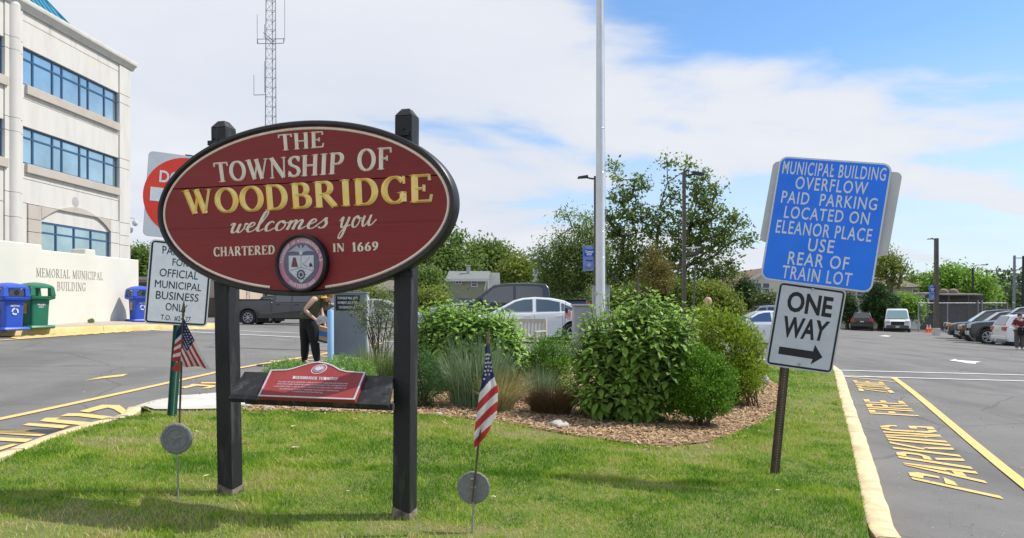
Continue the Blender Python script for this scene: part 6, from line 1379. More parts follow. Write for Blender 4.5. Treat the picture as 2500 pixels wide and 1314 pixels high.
    # screens
    def scr(a,b,ya,yb,m,nm,o=.012):
        (x0,z0_),(x1,z1_)=a,b; dx,dz=x1-x0,z1_-z0_; l=math.hypot(dx,dz); nx,nz=-dz/l*-1,dx/l*-1
        if nm=='windscreen': nx,nz=abs(dz)/l,abs(dx)/l
        else: nx,nz=-abs(dz)/l,abs(dx)/l
        mb=MB(); mb.add([(x0+nx*o,-ya,z0_+nz*o),(x0+nx*o,ya,z0_+nz*o),(x1+nx*o,yb,z1_+nz*o),(x1+nx*o,-yb,z1_+nz*o)],[(0,1,2,3)]); mb.build(nm,m,r,fix=False)
    a,b=sp['ws']; scr(a,b,yg(a[1])-.10,yg(b[1])-.10,sp.get('wsm') or gl_,'windscreen')
    a,b=sp['rs']; scr(a,b,yg(a[1])-.12,yg(b[1])-.12,gl_,'rear_window')
    rimm=rimm or rim_s
    for x in (sp['xf'],sp['xr']):
        for y in (-1,1): wheel(r,x,y*(W2_-.10),rw,.24,rimm,sp.get('ns',5))
    # front end
    xf=top[-1][0]; xr=top[0][0]; F_=sp['front']; 
    g0,g1,gw=F_['grille']; mb=MB(); mb.box((xf-.01,0,(g0+g1)/2),(.10,gw,g1-g0)); mb.build('grille',F_.get('gm') or trimb,r,bevel=.02)
    for i in range(4):
        mb=MB(); mb.box((xf+.045,0,g0+(g1-g0)*(i+.5)/4),(.02,gw*.92,.02)); mb.build('grille_slat',F_.get('sm') or chrome,r)
    l0,l1,lw=F_['lamp']
    for s_ in (-1,1):
        mb=MB(); mb.box((xf-.09,s_*(W2_-.06-lw/2),(l0+l1)/2),(.24,lw,l1-l0)); mb.build('headlight',lampc,r,bevel=.03)
        if F_.get('amb'): mb=MB(); mb.box((xf-.10,s_*(W2_-.02),(l0+l1)/2-.02),(.2,.06,(l1-l0)*.7)); mb.build('side_marker',ambr,r,bevel=.02)
        t0,t1,tw_=sp['tail']; mb=MB(); mb.box((xr+.09,s_*(W2_-.03-tw_/2),(t0+t1)/2),(.22,tw_,t1-t0)); mb.build('taillight',lampr,r,bevel=.02)
    bz,bh,bm=F_['bumper']; mb=MB(); mb.box((xf-.05,0,bz),(.18,sp['W']*.88,bh)); mb.build('front_bumper',bm or pm,r,bevel=.04); mb=MB(); mb.box((xr+.05,0,bz),(.18,sp['W']*.9,bh)); mb.build('rear_bumper',sp.get('rbm') or bm or pm,r,bevel=.04)
    mb=MB(); mb.box((xf+.045,0,bz),(.02,.31,.15)); mb.build('number_plate',plate_m,r); mb=MB(); mb.box((xr-.035,0,sp.get('pz',bz)),(.02,.31,.15)); mb.build('number_plate',plate_m,r)
    if 'rails' in sp:
        for s_ in (-1,1): mb=MB(); x0_,x1_=sp['rails']; mb.path([(x0_,s_*(yg(zr)-.05),zr),(x0_+.1,s_*(yg(zr)-.05),zr+.07),(x1_-.1,s_*(yg(zr)-.05),zr+.07),(x1_,s_*(yg(zr)-.05),zr)],.022,6); mb.build('roof_rail',trimb,r)
    if 'bed' in sp:
        x0_,x1_,zt_=sp['bed']; mb=MB(); mb.box(((x0_+x1_)/2,0,zt_+.012),(x1_-x0_-.12,sp['W']-.30,.01)); mb.build('bed_cover' if sp.get('cover') else 'load_bed',trimb,r)
        for s_ in (-1,1): mb=MB(); mb.box(((x0_+x1_)/2,s_*(W2_-.10),zt_+.008),(x1_-x0_-.02,.10,.035)); mb.build('bed_rail',trimb,r,bevel=.008)
        mb=MB(); mb.box((x1_+.03,0,(z0+zt_)/2+.15),(.035,sp['W']+.006,zt_-z0-.35)); mb.build('cab_gap',trimb,r)
    return r
sedan=dict(W=1.85,sill=.22,wr=.33,xf=1.42,xr=-1.42,belt=.98,top=[(-2.40,.42),(-2.44,.70),(-2.38,.98),(-2.2,1.06),(-1.75,1.08),(-1.0,1.03),(0,.99),(1.0,.96),(1.3,.95),(1.9,.86),(2.25,.74),(2.40,.58),(2.40,.40)],
  gh=[(-1.85,1.0),(-1.80,1.05),(-1.15,1.36),(-.75,1.44),(-.2,1.47),(.2,1.44),(.5,1.36),(1.30,.93)],win=[[(1.02,1.01),(.42,1.33),(.15,1.395),(-.12,1.41),(-.12,1.01)],[(-.24,1.01),(-.24,1.415),(-.62,1.39),(-1.0,1.31),(-1.0,1.02)],[(-1.05,1.03),(-1.05,1.29),(-1.42,1.13),(-1.50,1.05)]],
  handles=(.05,-.95),hz=.86,seams=(1.05,-.18,-1.08),mir=(.95,1.03),ws=((1.22,.97),(.5,1.36)),rs=((-1.78,1.07),(-1.12,1.37)),tail=(.72,.92,.36),pz=.78,front=dict(grille=(.42,.66,.9),lamp=(.58,.74,.40),bumper=(.40,.2,None)),rbm=None)
suv=dict(W=1.92,sill=.30,wr=.38,xf=1.42,xr=-1.45,belt=1.10,top=[(-2.35,.50),(-2.40,.80),(-2.36,1.12),(-1.8,1.16),(0,1.12),(1.1,1.10),(1.9,1.02),(2.28,.90),(2.38,.70),(2.36,.46)],
  gh=[(-2.30,1.08),(-2.22,1.30),(-1.95,1.70),(-1.5,1.76),(-.2,1.78),(.35,1.72),(1.20,1.06)],win=[[(1.0,1.14),(.40,1.62),(.02,1.66),(.02,1.14)],[(-.08,1.14),(-.08,1.67),(-.95,1.66),(-.95,1.16)],[(-1.05,1.17),(-1.05,1.65),(-1.75,1.60),(-2.02,1.24)]],
  handles=(.15,-.85),hz=1.0,seams=(1.08,-.02,-1.0),mir=(.95,1.16),ws=((1.12,1.12),(.38,1.70)),rs=((-2.28,1.2),(-1.98,1.68)),tail=(.88,1.16,.30),pz=.86,front=dict(grille=(.62,.90,1.1),lamp=(.74,.92,.40),bumper=(.52,.22,None)),rails=(-1.8,.2))
pick=dict(W=2.02,sill=.42,wr=.43,xf=1.90,xr=-1.80,belt=1.25,top=[(-2.90,.60),(-2.93,.90),(-2.90,1.36),(-1.56,1.36),(-1.50,1.25),(0,1.24),(1.3,1.24),(1.5,1.25),(2.4,1.19),(2.72,1.10),(2.80,.80),(2.80,.56)],
  gh=[(-1.52,1.20),(-1.46,1.80),(-1.35,1.94),(-.6,1.98),(.1,1.97),(.55,1.90),(1.45,1.22)],win=[[(1.12,1.28),(.55,1.78),(.35,1.84),(-.16,1.87),(-.16,1.27)],[(-.26,1.27),(-.26,1.87),(-1.05,1.86),(-1.22,1.78),(-1.24,1.27)]],
  handles=(.0,-1.15),hz=1.12,seams=(1.2,-.22,-1.32),mir=(1.02,1.33),mirs=1.75,mirm=trimb,hm=trimb,ws=((1.34,1.28),(.58,1.87)),rs=((-1.50,1.3),(-1.44,1.82)),tail=(.95,1.28,.16),pz=.8,front=dict(grille=(.74,1.12,1.25),lamp=(.86,1.08,.40),bumper=(.60,.24,chrome)),bed=(-2.85,-1.56,1.36),ns=6,flare=True)
longp=dict(pick); longp.update(xf=2.15,xr=-1.90,top=[(-3.20,.62),(-3.24,.92),(-3.20,1.42),(-.66,1.42),(-.58,1.28),(.5,1.27),(1.9,1.27),(2.1,1.26),(2.7,1.20),(2.98,1.10),(3.05,.80),(3.05,.58)],
  gh=[(-.62,1.22),(-.56,1.82),(-.45,1.95),(.2,1.99),(.9,1.98),(1.25,1.92),(2.1,1.24)],win=[[(1.80,1.30),(1.25,1.80),(1.0,1.86),(.55,1.88),(.55,1.29)],[(.45,1.29),(.45,1.88),(-.28,1.87),(-.38,1.80),(-.38,1.29)]],handles=(.78,-.25),hz=1.14,seams=(1.85,.5,-.5),mir=(1.72,1.36),ws=((2.0,1.30),(1.27,1.88)),rs=((-.60,1.32),(-.55,1.84)),bed=(-3.15,-.66,1.42),ns=8)
van=dict(W=2.05,sill=.36,wr=.36,xf=1.75,xr=-1.6,belt=1.15,top=[(-2.70,.45),(-2.74,1.2),(-2.0,1.22),(1.2,1.20),(1.7,1.22),(2.35,1.08),(2.62,.95),(2.70,.70),(2.68,.46)],
  gh=[(-2.72,1.1),(-2.68,1.95),(-2.55,2.06),(0,2.10),(.9,2.08),(1.2,1.98),(1.95,1.10)],win=[[(1.5,1.22),(1.1,1.80),(.55,1.82),(.55,1.20)]],tumble=.16,ghw=.99,handles=(.5,),hz=1.05,seams=(.45,-1.0),mir=(1.45,1.32),mirs=1.9,mirm=trimb,ws=((1.92,1.22),(1.24,1.95)),rs=((-2.73,1.3),(-2.7,1.8)),wsm=screen_gl,tail=(.9,1.4,.15),pz=.6,front=dict(grille=(.66,.98,1.05),sm=trimb,lamp=(.84,1.06,.38),bumper=(.50,.30,mat('van_grey_bumper',(.09,.09,.095),.7))))
P_white=paint('white',(.72,.73,.74),0); P_black=paint('black',(.012,.014,.018),.2); P_navy=paint('navy_black',(.020,.026,.042),.3); P_char=paint('charcoal',(.045,.045,.046),.5); P_silver=paint('silver',(.38,.39,.41),.7)
def vloc(px,d): return base(px,d)
def vend(px,d,h,half):
    e=base(px,d); x=e.x-math.cos(h)*half; y=e.y-math.sin(h)*half; return Vector((x,y,road(x,y)))
car('sedan','white four door sedan parked facing left behind the wooden bench','car',vloc(1290,26),math.pi,sedan,P_white,1.06,glass_=clear_gl)
car('pickup_truck','blue black crew cab pickup parked behind the white sedan','pickup truck',vloc(1242,29),math.pi,pick,P_navy,1.06)
car('pickup_truck','charcoal long bed pickup truck seen through the township sign posts','pickup truck',vloc(703,41.5),0,longp,P_char,1.0)
car('suv','dark vehicle parked just beyond the charcoal long bed pickup, wheels showing below it','car',vloc(722,46),0,suv,P_black,.98,rim_s)
car('sedan','silver car half hidden by the leggy shrub right of drop box','car',vloc(925,38),0,sedan,P_silver,1.0)
car('suv','silver SUV with roof rails behind the bald man','car',vloc(1862,50),math.pi,suv,P_silver,1.08)
car('sedan','white car partly hidden by shrub and leaning ONE WAY sign','car',vloc(1862,31),math.pi,sedan,P_white,.93,glass_=mat('car_glass_blue',(.05,.09,.20),.06,0,spec=1.0))
car('suv','black SUV seen from behind, parked by the vinyl fence','car',vloc(2105,72),R_(64),suv,P_black,1.02)
car('van','white van with black grille facing the viewer by the vinyl fence','van',vloc(2189,72),R_(-116),van,P_white,1.06)
fs=dict(suv); fs['front']=dict(grille=(.62,.98,1.1),lamp=(.80,1.02,.40),bumper=(.50,.22,chrome),amb=True)
car('suv','farthest dark SUV with amber side lamp in the right hand row','car',vend(2312,54,R_(155),2.8),R_(155),fs,P_navy,1.22)
fp_=dict(pick); fp_['front']=dict(grille=(.74,1.12,1.25),lamp=(.84,1.1,.42),bumper=(.60,.26,chrome),amb=True)
car('pickup_truck','dark pickup with chrome bumper between the navy SUV and the big black truck','pickup truck',vend(2332,49.5,R_(155),3.0),R_(155),fp_,P_black,1.04)
car('pickup_truck','big black pickup with black spoked wheels, nearest dark truck on the right','pickup truck',vend(2362,45,R_(151),3.2),R_(151),pick,P_black,1.16,rim_s)
car('sedan','white car whose front end shows between black pickup and white SUV','car',vend(2424,42,R_(158),2.4),R_(158),sedan,P_white,1.0)
car('suv','white SUV seen from behind with red tail lamp behind person in maroon','car',vend(2438,41,R_(-12)+math.pi,2.3),R_(-12),dict(suv,tail=(.90,1.12,.42)),P_white,1.0)
# ================================================================ PEOPLE
skin_m=mat('skin',(.52,.31,.23),.5,scale=12,col2=(.58,.36,.27)); olive=mat('olive_cloth',(.055,.060,.028),.85,scale=18,col2=(.075,.08,.04)); blackc=mat('black_cloth',(.008,.008,.009),.9); maroonc=mat('maroon_cloth',(.16,.015,.03),.85); greyc=mat('grey_brown_cloth',(.085,.075,.07),.9,scale=10,col2=(.11,.10,.09)); hairm=mat('brown_hair',(.10,.05,.022),.7,scale=60,col2=(.20,.11,.05)); navyc=mat('navy_cloth',(.02,.025,.05),.9); shoe_m=mat('shoe_dark',(.03,.03,.03),.7); whitec=mat('white_cloth',(.6,.6,.6),.8)
def skinmesh(name,nodes,edges,m,parent,sub=2,root=0):
    me=bpy.data.meshes.new(name); b=bmesh.new(); ly=b.verts.layers.skin.verify(); vs=[]
    off=Vector(parent.location)
    for i,(p,r) in enumerate(nodes):
        v=b.verts.new(Vector(p)-off); rr=r if isinstance(r,tuple) else (r,r); v[ly].radius=rr; v[ly].use_root=(i==root); vs.append(v)
    for a,c in edges: b.edges.new((vs[a],vs[c]))
    b.to_mesh(me); b.free(); me.materials.append(m); o=put(bpy.data.objects.new(name,me),parent)
    s_=o.modifiers.new('skin','SKIN'); s_.use_smooth_shade=True; s2=o.modifiers.new('sub','SUBSURF'); s2.levels=sub; s2.render_levels=sub; return o
def chain(nodes,edges,pts,start=None):
    prev=start
    for p,r in pts:
        nodes.append((Vector(p),r)); i=len(nodes)-1
        if prev is not None: edges.append((prev,i))
        prev=i
    return prev
def hand(nodes,edges,wrist_i,dirv,side,size=1.0):
    w_=nodes[wrist_i][0]; d=Vector(dirv).normalized(); sdv=Vector(side).normalized(); up=d.cross(sdv)
    nodes.append((w_+d*.05*size,(.032*size,.018*size))); pal=len(nodes)-1; edges.append((wrist_i,pal))
    for i,(o,l) in enumerate(((-.030,.062),(-.010,.074),(.010,.078),(.030,.068))):
        a=w_+d*.085*size+sdv*o*size; chain(nodes,edges,[(a,.0095*size),(a+d*l*.5*size+up*.008,.0085*size),(a+d*l*.85*size+up*.026,.007*size)],pal)
    a=w_+d*.035*size-sdv*.035*size; chain(nodes,edges,[(a,.011*size),(a+d*.03*size-sdv*.02*size+up*.01,.010*size),(a+d*.055*size-sdv*.022*size+up*.022,.008*size)],pal)
def head(parent,c,r,fwd,upv,hair=None,bald=False,cap=None):
    """head with face: built on an egg of radius r (half height r*1.2)"""
    f=Vector(fwd).normalized(); u=Vector(upv).normalized(); u=(u-f*u.dot(f)).normalized(); s_=f.cross(u); off=Vector(parent.location)
    def T(x,y,z): return tuple(c+s_*x*r+f*y*r+u*z*r)
    mb=MB(); n=20; rows=12; V=[];F=[]
    for j in range(rows+1):
        t=math.pi*j/rows; zc=math.cos(t); rr=math.sin(t)
        for i in range(n):
            a=2*math.pi*i/n; x=math.cos(a)*rr*.80; y=math.sin(a)*rr*.98; z=zc*1.2
            if z<-.3: x*=1-.28*((-z-.3)/.9); y=y*(1-.15*((-z-.3)/.9))+.06
            if y>.5 and abs(x)<.16 and -.35<z<.15: y+=.22*(1-abs(x)/.16)*(1-abs(z+.15)/.3) if abs(z+.15)<.3 else 0
            if y>.5 and .05<z<.25 and .18<abs(x)<.5: y-=.07
            V.append(T(x,y,z))
    for j in range(rows):
        for i in range(n): F.append((j*n+i,(j+1)*n+i,(j+1)*n+(i+1)%n,j*n+(i+1)%n))
    mb.add(V,F); mb.build('head',skin_m,parent,world=True,smooth=True,ang=0)
    for sx in (-1,1):
        mb=MB(); mb.tube(T(sx*.78,-.05,.05),T(sx*.90,-.12,.05),.20*r,.14*r,8); mb.build('ear',skin_m,parent,world=True,smooth=True)
        mb=MB(); mb.tube(T(sx*.30,.80,.14),T(sx*.30,.86,.14),.07*r,.05*r,8); mb.build('eye',sblack,parent,world=True)
    mb=MB(); mb.tube(T(-.2,.86,-.5),T(.2,.86,-.5),.045*r,n=6); mb.build('mouth',mat('lips',(.35,.12,.10),.6),parent,world=True)
    if hair or cap:
        m=hair or cap; mb=MB(); V=[];F=[]; rows=7
        for j in range(rows+1):
            t=math.pi*.56*j/rows; 
            for i in range(n):
                a=2*math.pi*i/n; k=1.0 if math.sin(a)<.4 else .72; tt=t*k; rr=math.sin(tt); V.append(T(math.cos(a)*rr*.88,math.sin(a)*rr*1.06-.03,math.cos(tt)*1.29))
        for j in range(rows):
            for i in range(n): F.append((j*n+i,(j+1)*n+i,(j+1)*n+(i+1)%n,j*n+(i+1)%n))
        mb.add(V,F); mb.build('cap' if cap else 'hair',m,parent,world=True,smooth=True,ang=0,fix=False)
        if cap: mb=MB(); q=[T(-.5,.75,.55),T(.5,.75,.55),T(.4,1.55,.42),T(-.4,1.55,.42)]; mb.hexa(q+[tuple(Vector(p)+u*.06*r) for p in q]); mb.build('cap_peak',cap,parent,world=True)
# --- woman bending at the drop box
dW=15.0; wr_=base(757,dW,road); woman=thing('person','woman in olive sleeveless top and black trousers bending over by blue bollard','person',wr_[:])
Q=lambda px,py,dd=0:P(px,py,dW+dd); gz=wr_.z
hipL,hipR=Q(748,787,.06),Q(765,788,-.06); waist=Q(757,768); chest=Q(772,738); neck=Q(788,727,-.02); sh1=Q(768,729,-.17); sh2=Q(776,731,.19)
fl1=Vector((Q(743,880,.12).x,dW+.12,gz+.06)); fl2=Vector((Q(775,880,-.06).x,dW-.06,gz+.06)); kn1=Q(745,835,.12); kn2=Q(768,835,-.08)
N_=[];E_=[]
N_.append((Q(756,787),(.11,.10))); chain(N_,E_,[(waist,(.10,.09)),(Q(764,752),(.10,.09)),(chest,(.10,.09))],0); ci_=len(N_)-1
chain(N_,E_,[(neck,.05),(Q(797,722),.055)],ci_)
for sh,el,wr2,dirv in ((sh1,Q(744,757,-.24),Q(768,779,-.20),Q(790,785,-.2)-Q(768,779,-.20)),(sh2,Q(785,762,.22),Q(793,792,.10),Vector((.1,-.2,-1)))):
    e=chain(N_,E_,[(sh,.062),(sh.lerp(el,.5),.055),(el,.045),(el.lerp(wr2,.5),.040),(wr2,.027)],ci_); hand(N_,E_,e,dirv,Vector((0,.8,.6)),1.0)
for hp,kn,ft in ((hipL,kn1,fl1),(hipR,kn2,fl2)): chain(N_,E_,[(hp,.10),(hp.lerp(kn,.5),.09),(kn,.062),(kn.lerp(ft,.5),.055),(ft+Vector((0,0,.06)),.038),(ft+Vector((.10,-.05,0)),(.035,.03))],0)
skinmesh('body',N_,E_,skin_m,woman)
N_=[];E_=[]; N_.append((Q(755,790),(.215,.19))); chain(N_,E_,[(Q(754,776),(.20,.17)),(Q(755,768),(.18,.15))],0)
for hp,kn,ft in ((hipL,kn1,fl1),(hipR,kn2,fl2)): chain(N_,E_,[(hp+Vector((0,0,-.03)),.155),(hp.lerp(kn,.5),.14),(kn,.10),(kn.lerp(ft,.5),.088),(ft+Vector((0,0,.05)),.06),(ft+Vector((0,0,.02)),.055)],0)
skinmesh('trousers',N_,E_,blackc,woman)
N_=[];E_=[]; N_.append((Q(752,784),(.20,.18))); chain(N_,E_,[(Q(753,774),(.22,.19)),(Q(757,764),(.215,.18)),(Q(764,750),(.21,.175)),(Q(773,737),(.20,.17)),(Q(783,729),(.14,.13)),(Q(788,726),(.10,.10))],0)
skinmesh('top',N_,E_,olive,woman)
for ft in (fl1,fl2): mb=MB(); mb.hexa([tuple(ft+Vector(p)) for p in ((-.07,-.045,-.06),(.17,-.06,-.06),(.17,.04,-.06),(-.07,.045,-.06),(-.06,-.035,.03),(.12,-.04,-.01),(.12,.03,-.01),(-.06,.035,.03))]); mb.build('shoe',shoe_m,woman,world=True,bevel=.015)
head(woman,Q(799,724,-.05),.105,(.75,-.2,-.6),(.6,0,.8),hair=hairm)
mb=MB()
for i in range(60):
    a=random.uniform(-1.5,1.5); p0=Q(795+random.uniform(-8,8),722,random.uniform(-.12,.1)); p1=p0+Vector((random.uniform(-.02,.07),random.uniform(-.04,.04),-random.uniform(.12,.26))); mb.tube(p0,p1,.012,.003,4)
o=mb.build('loose_hair',hairm,woman,world=True,fix=False); o['kind']='stuff'
mb=MB(); mb.lathe([(0,.02),(.05,.025),(.075,.0),(.05,-.02),(0,-.02)],8,tuple(Q(791,727,-.15))); mb.build('hair_clip',mat('yellow_flower',(.70,.42,.03),.7),woman,world=True)
pp_=Q(784,783,-.22); pr=thing('paper_bundle','loose white papers held in the hand of the bending woman','papers',pp_[:])
for i in range(4):
    R3=Matrix.Rotation(.3*i-.4,3,'Y')@Matrix.Rotation(.5,3,'X'); mb=MB(); mb.box(Vector((.02*i,.01*i,.01*i)),(.20,.002,.13),rot=R3); mb.build('paper_sheet',mat('paper_white',(.62,.63,.66),.8),pr)
cbp=Q(789,816,-.02); cb=thing('cardboard_box','brown cardboard box with a blue stripe hanging tilted behind blue bollard','box',cbp[:]); cb.rotation_euler=(0,R_(14),R_(-8)); crd=mat('cardboard',(.42,.26,.13),.85,scale=6,col2=(.48,.30,.16))
mb=MB(); mb.box((0,0,0),(.33,.20,.30)); mb.build('carton',crd,cb); mb=MB(); mb.bb(-.166,.166,-.104,-.101,-.03,.07); mb.build('blue_stripe',mat('print_blue',(.03,.16,.40),.7),cb); mb=MB(); mb.bb(-.166,.166,-.104,-.101,-.148,-.115); mb.build('base_print',sblack,cb); mb=MB(); mb.bb(-.17,.17,-.12,.12,-.175,-.15); mb.build('tray_edge',trim,cb)
# --- bald man behind the shrubs
dM=19.5; g=base(1727,dM); man=thing('person','bald man in dark shirt whose head shows above the shrubs','person',g[:]); Q2=lambda px,py,dd=0:P(px,py,dM+dd); hc=Q2(1728,737)
N_=[(g+Vector((0,0,.95)),(.15,.12))];E_=[]; c2=chain(N_,E_,[(g+Vector((0,0,1.2)),(.16,.12)),(Vector((g.x,dM,hc.z-.30)),(.17,.12))],0); chain(N_,E_,[(hc+Vector((-.02,0,-.17)),.06),(hc+Vector((0,0,-.05)),.07)],c2)
for sx in (-1,1):
    e=chain(N_,E_,[(Vector((g.x+sx*.20,dM,hc.z-.30)),.06),(Vector((g.x+sx*.26,dM+.03,hc.z-.58)),.045),(Vector((g.x+sx*.22,dM-.14,hc.z-.80)),.03)],c2); hand(N_,E_,e,(0,-.6,-.6),(1,0,0))
    chain(N_,E_,[(g+Vector((sx*.10,0,.88)),.09),(g+Vector((sx*.12,0,.5)),.065),(g+Vector((sx*.12,0,.08)),.045),(g+Vector((sx*.13,-.12,.04)),.04)],0)
skinmesh('body',N_,E_,skin_m,man)
N_=[(g+Vector((0,0,.80)),(.185,.15))];E_=[]; c2=chain(N_,E_,[(g+Vector((0,0,.95)),(.20,.165)),(g+Vector((0,0,1.2)),(.19,.15)),(Vector((g.x,dM,hc.z-.31)),(.20,.15)),(Vector((g.x,dM,hc.z-.21)),(.10,.09))],0)
for sx in (-1,1): chain(N_,E_,[(Vector((g.x+sx*.21,dM,hc.z-.31)),.085),(Vector((g.x+sx*.26,dM+.02,hc.z-.52)),.07)],3)
skinmesh('shirt',N_,E_,navyc,man); N_=[(g+Vector((0,0,.92)),(.175,.145))];E_=[]
for sx in (-1,1): chain(N_,E_,[(g+Vector((sx*.10,0,.85)),.115),(g+Vector((sx*.12,0,.5)),.09),(g+Vector((sx*.12,0,.08)),.07)],0)
skinmesh('trousers',N_,E_,greyc,man); head(man,hc,.108,(.85,-.45,-.1),(0,0,1),bald=True)
# --- person in maroon at the right edge
dP=33.5; g=base(2489,dP); pm_=thing('person','person in maroon polo, black cap and grey trousers walking at right edge','person',g[:]); u=dP/FPX; hz_=EYE+(HOR-766)/FPX*dP; k=(hz_-g.z)/1.75; v=lambda x,y,z:g+Vector((x,y,z))*k
N_=[(v(0,0,.95),(.16*k,.13*k))];E_=[]; c2=chain(N_,E_,[(v(0,0,1.2),.16*k),(v(0,0,1.42),(.17*k,.12*k))],0); chain(N_,E_,[(v(0,-.01,1.52),.06),(v(0,-.02,1.60),.065)],c2)
for sx,ey in ((-1,-.10),(1,-.06)):
    e=chain(N_,E_,[(v(sx*.20,0,1.40),.06),(v(sx*.29,.02,1.14),.05),(v(sx*.12,-.22,1.08),.032)],c2); hand(N_,E_,e,(-sx,-.4,0),(0,0,1))
    chain(N_,E_,[(v(sx*.10,0,.88),.10),(v(sx*.12,-.03*sx,.5),.07),(v(sx*.12,0,.09),.05),(v(sx*.14,-.14,.05),.04)],0)
skinmesh('body',N_,E_,skin_m,pm_)
N_=[(v(0,0,.98),(.20*k,.165*k))];E_=[]; chain(N_,E_,[(v(0,0,1.2),(.20*k,.16*k)),(v(0,0,1.42),(.20*k,.14*k)),(v(0,0,1.49),.09)],0)
for sx in (-1,1): chain(N_,E_,[(v(sx*.21,0,1.40),.088),(v(sx*.27,.01,1.20),.078)],2)
skinmesh('polo_shirt',N_,E_,maroonc,pm_); N_=[(v(0,0,.95),(.18*k,.15*k))];E_=[]
for sx in (-1,1): chain(N_,E_,[(v(sx*.10,0,.88),.13),(v(sx*.12,-.03*sx,.5),.105),(v(sx*.12,0,.08),.095)],0)
skinmesh('trousers',N_,E_,greyc,pm_); head(pm_,v(0,-.02,1.63),.108,(-.2,-.95,-.15),(0,0,1),cap=navyc)
for sx in (-1,1): mb=MB(); c=v(sx*.13,-.08,.04); mb.box(c,(.10,.28,.08)); mb.build('shoe',whitec,pm_,world=True,bevel=.02)
bg_=v(.02,-.24,.92); bag=thing('shoulder_bag','black shoulder bag held in front of the person in maroon','bag',bg_[:]); mb=MB(); mb.box((0,0,0),(.46,.16,.36)); mb.build('bag_body',blackc,bag,bevel=.05,seg=3); mb=MB(); mb.path([(-.2,0,.15),(-.12,.05,.42),(.12,.05,.42),(.2,0,.15)],.012,5); mb.build('strap',blackc,bag)
for x in (-.1,.08): mb=MB(); mb.tube((x,-.085,.08),(x,-.095,.08),.018,n=8); mb.build('stud',chrome,bag)
# ================================================================ DROP BOX, BOLLARD, BENCH
gr_=mat('drop_box_grey',(.20,.23,.26),.5,scale=1.5,col2=(.235,.265,.295),bump=.05); dD=15.4; g=base(862,dD,road); u=dD/FPX; X=lambda p:(p-862)*u; Zd=lambda p:EYE+(HOR-p)/FPX*dD-g.z
db=thing('drop_box','grey metal TOWNSHIP MAIL ONLY drop box on legs beside the blue bollard','mailbox',g[:],R_(5))
mb=MB(); a,b=X(816),X(894); dp_=.50; mb.prism([(a,Zd(872)),(b,Zd(872)),(b,Zd(716)),(a+.1,Zd(711)),(a,Zd(716))],lambda x,z:(x,0,z),lambda x,z:(x,dp_,z)); mb.build('cabinet',gr_,db,bevel=.012)
mb=MB(); mb.bb(a-.015,b+.015,-.02,dp_+.02,Zd(717),Zd(713)); mb.build('lid',gr_,db,bevel=.008)
mb=MB(); mb.bb(a+.02,b-.02,-.010,0,Zd(868),Zd(760)); mb.build('door',gr_,db,bevel=.004); mb=MB(); mb.bb(b,b+.012,.03,dp_-.03,Zd(868),Zd(722)); mb.build('sunlit_side',mat('side_panel_sunlit',(.42,.44,.46),.5),db)  # side sheet paler than the cabinet: its sunlit look is put into the colour
for px in (828,889):
    for y in (.06,dp_-.06): mb=MB(); mb.bb(X(px)-.03,X(px)+.03,y-.03,y+.03,0,Zd(872)); mb.build('leg',gr_,db)
mb=MB(); mb.bb(X(821),X(878),-.014,-.011,Zd(758),Zd(721)); lb=mb.build('label_plate',sblack,db)
for i,t_ in enumerate(('TOWNSHIP MAIL ONLY','PAYMENT ACCEPTED','TAX SEWER COURT')):
    mb=MB(); w_=(.96,.92,.84)[i]; cxm=(X(821)+X(878))/2; hw=(X(878)-X(821))*.46*w_; z0_=Zd(731+i*11.3); text_map(mb,t_,lambda s_,t:(cxm-hw+2*hw*s_,-.016,z0_+.052*t),.02); mb.build('lettering',slet,db,fix=False)
mb=MB(); mb.bb(b+.013,b+.016,.12,.40,Zd(745),Zd(726)); mb.build('side_label',slet,db); mb=MB(); text_map(mb,'MAIL',lambda s_,t:(b+.0185,.14+.24*s_,Zd(742)+.08*t),.03); mb.build('lettering',sblack,db,fix=False)
lb_=mat('light_blue_paint',(.26,.47,.72),.5,scale=3,col2=(.30,.51,.76)); g=base(807,14.6,road); bo=thing('bollard','pale blue round steel bollard in front of the drop box','bollard',g[:]); zt_=EYE+(HOR-757)/FPX*14.6-g.z
mb=MB(); mb.lathe([(.062,0),(.062,zt_-.02),(.05,zt_),(0,zt_+.004)],20); mb.build('post',lb_,bo,smooth=True)
g=base(1250,17.5,lawn); bn=thing('bench','weathered pale wooden bench between the leafy bush and white sedan','bench',g[:],R_(-28)); bw_=mat('weathered_bench',(.42,.38,.33),.8,scale=5,col2=(.52,.48,.42),stretch=(4,4,.6))
for x in (-.75,.0,.75):
    if x!=0: mb=MB(); mb.bb(x-.035,x+.035,.23,.30,0,.95); mb.build('rear_leg',bw_,bn,bevel=.006); mb=MB(); mb.bb(x-.035,x+.035,-.28,-.21,0,.64); mb.build('front_leg',bw_,bn,bevel=.006); mb=MB(); mb.bb(x-.045,x+.045,-.32,.25,.64,.675); mb.build('armrest',bw_,bn,bevel=.008)
mb=MB(); mb.bb(-.715,.715,.24,.29,.86,.95); mb.build('top_rail',bw_,bn,bevel=.006); mb=MB(); mb.bb(-.715,.715,.24,.28,.48,.53); mb.build('lower_rail',bw_,bn)
for i in range(15): x=-.66+i*.094; mb=MB(); mb.bb(x-.02,x+.02,.25,.27,.53,.86); mb.build('back_slat',bw_,bn)
for i in range(5): y=-.26+i*.105; mb=MB(); mb.bb(-.75,.75,y,y+.085,.42,.445); mb.build('seat_slat',bw_,bn)
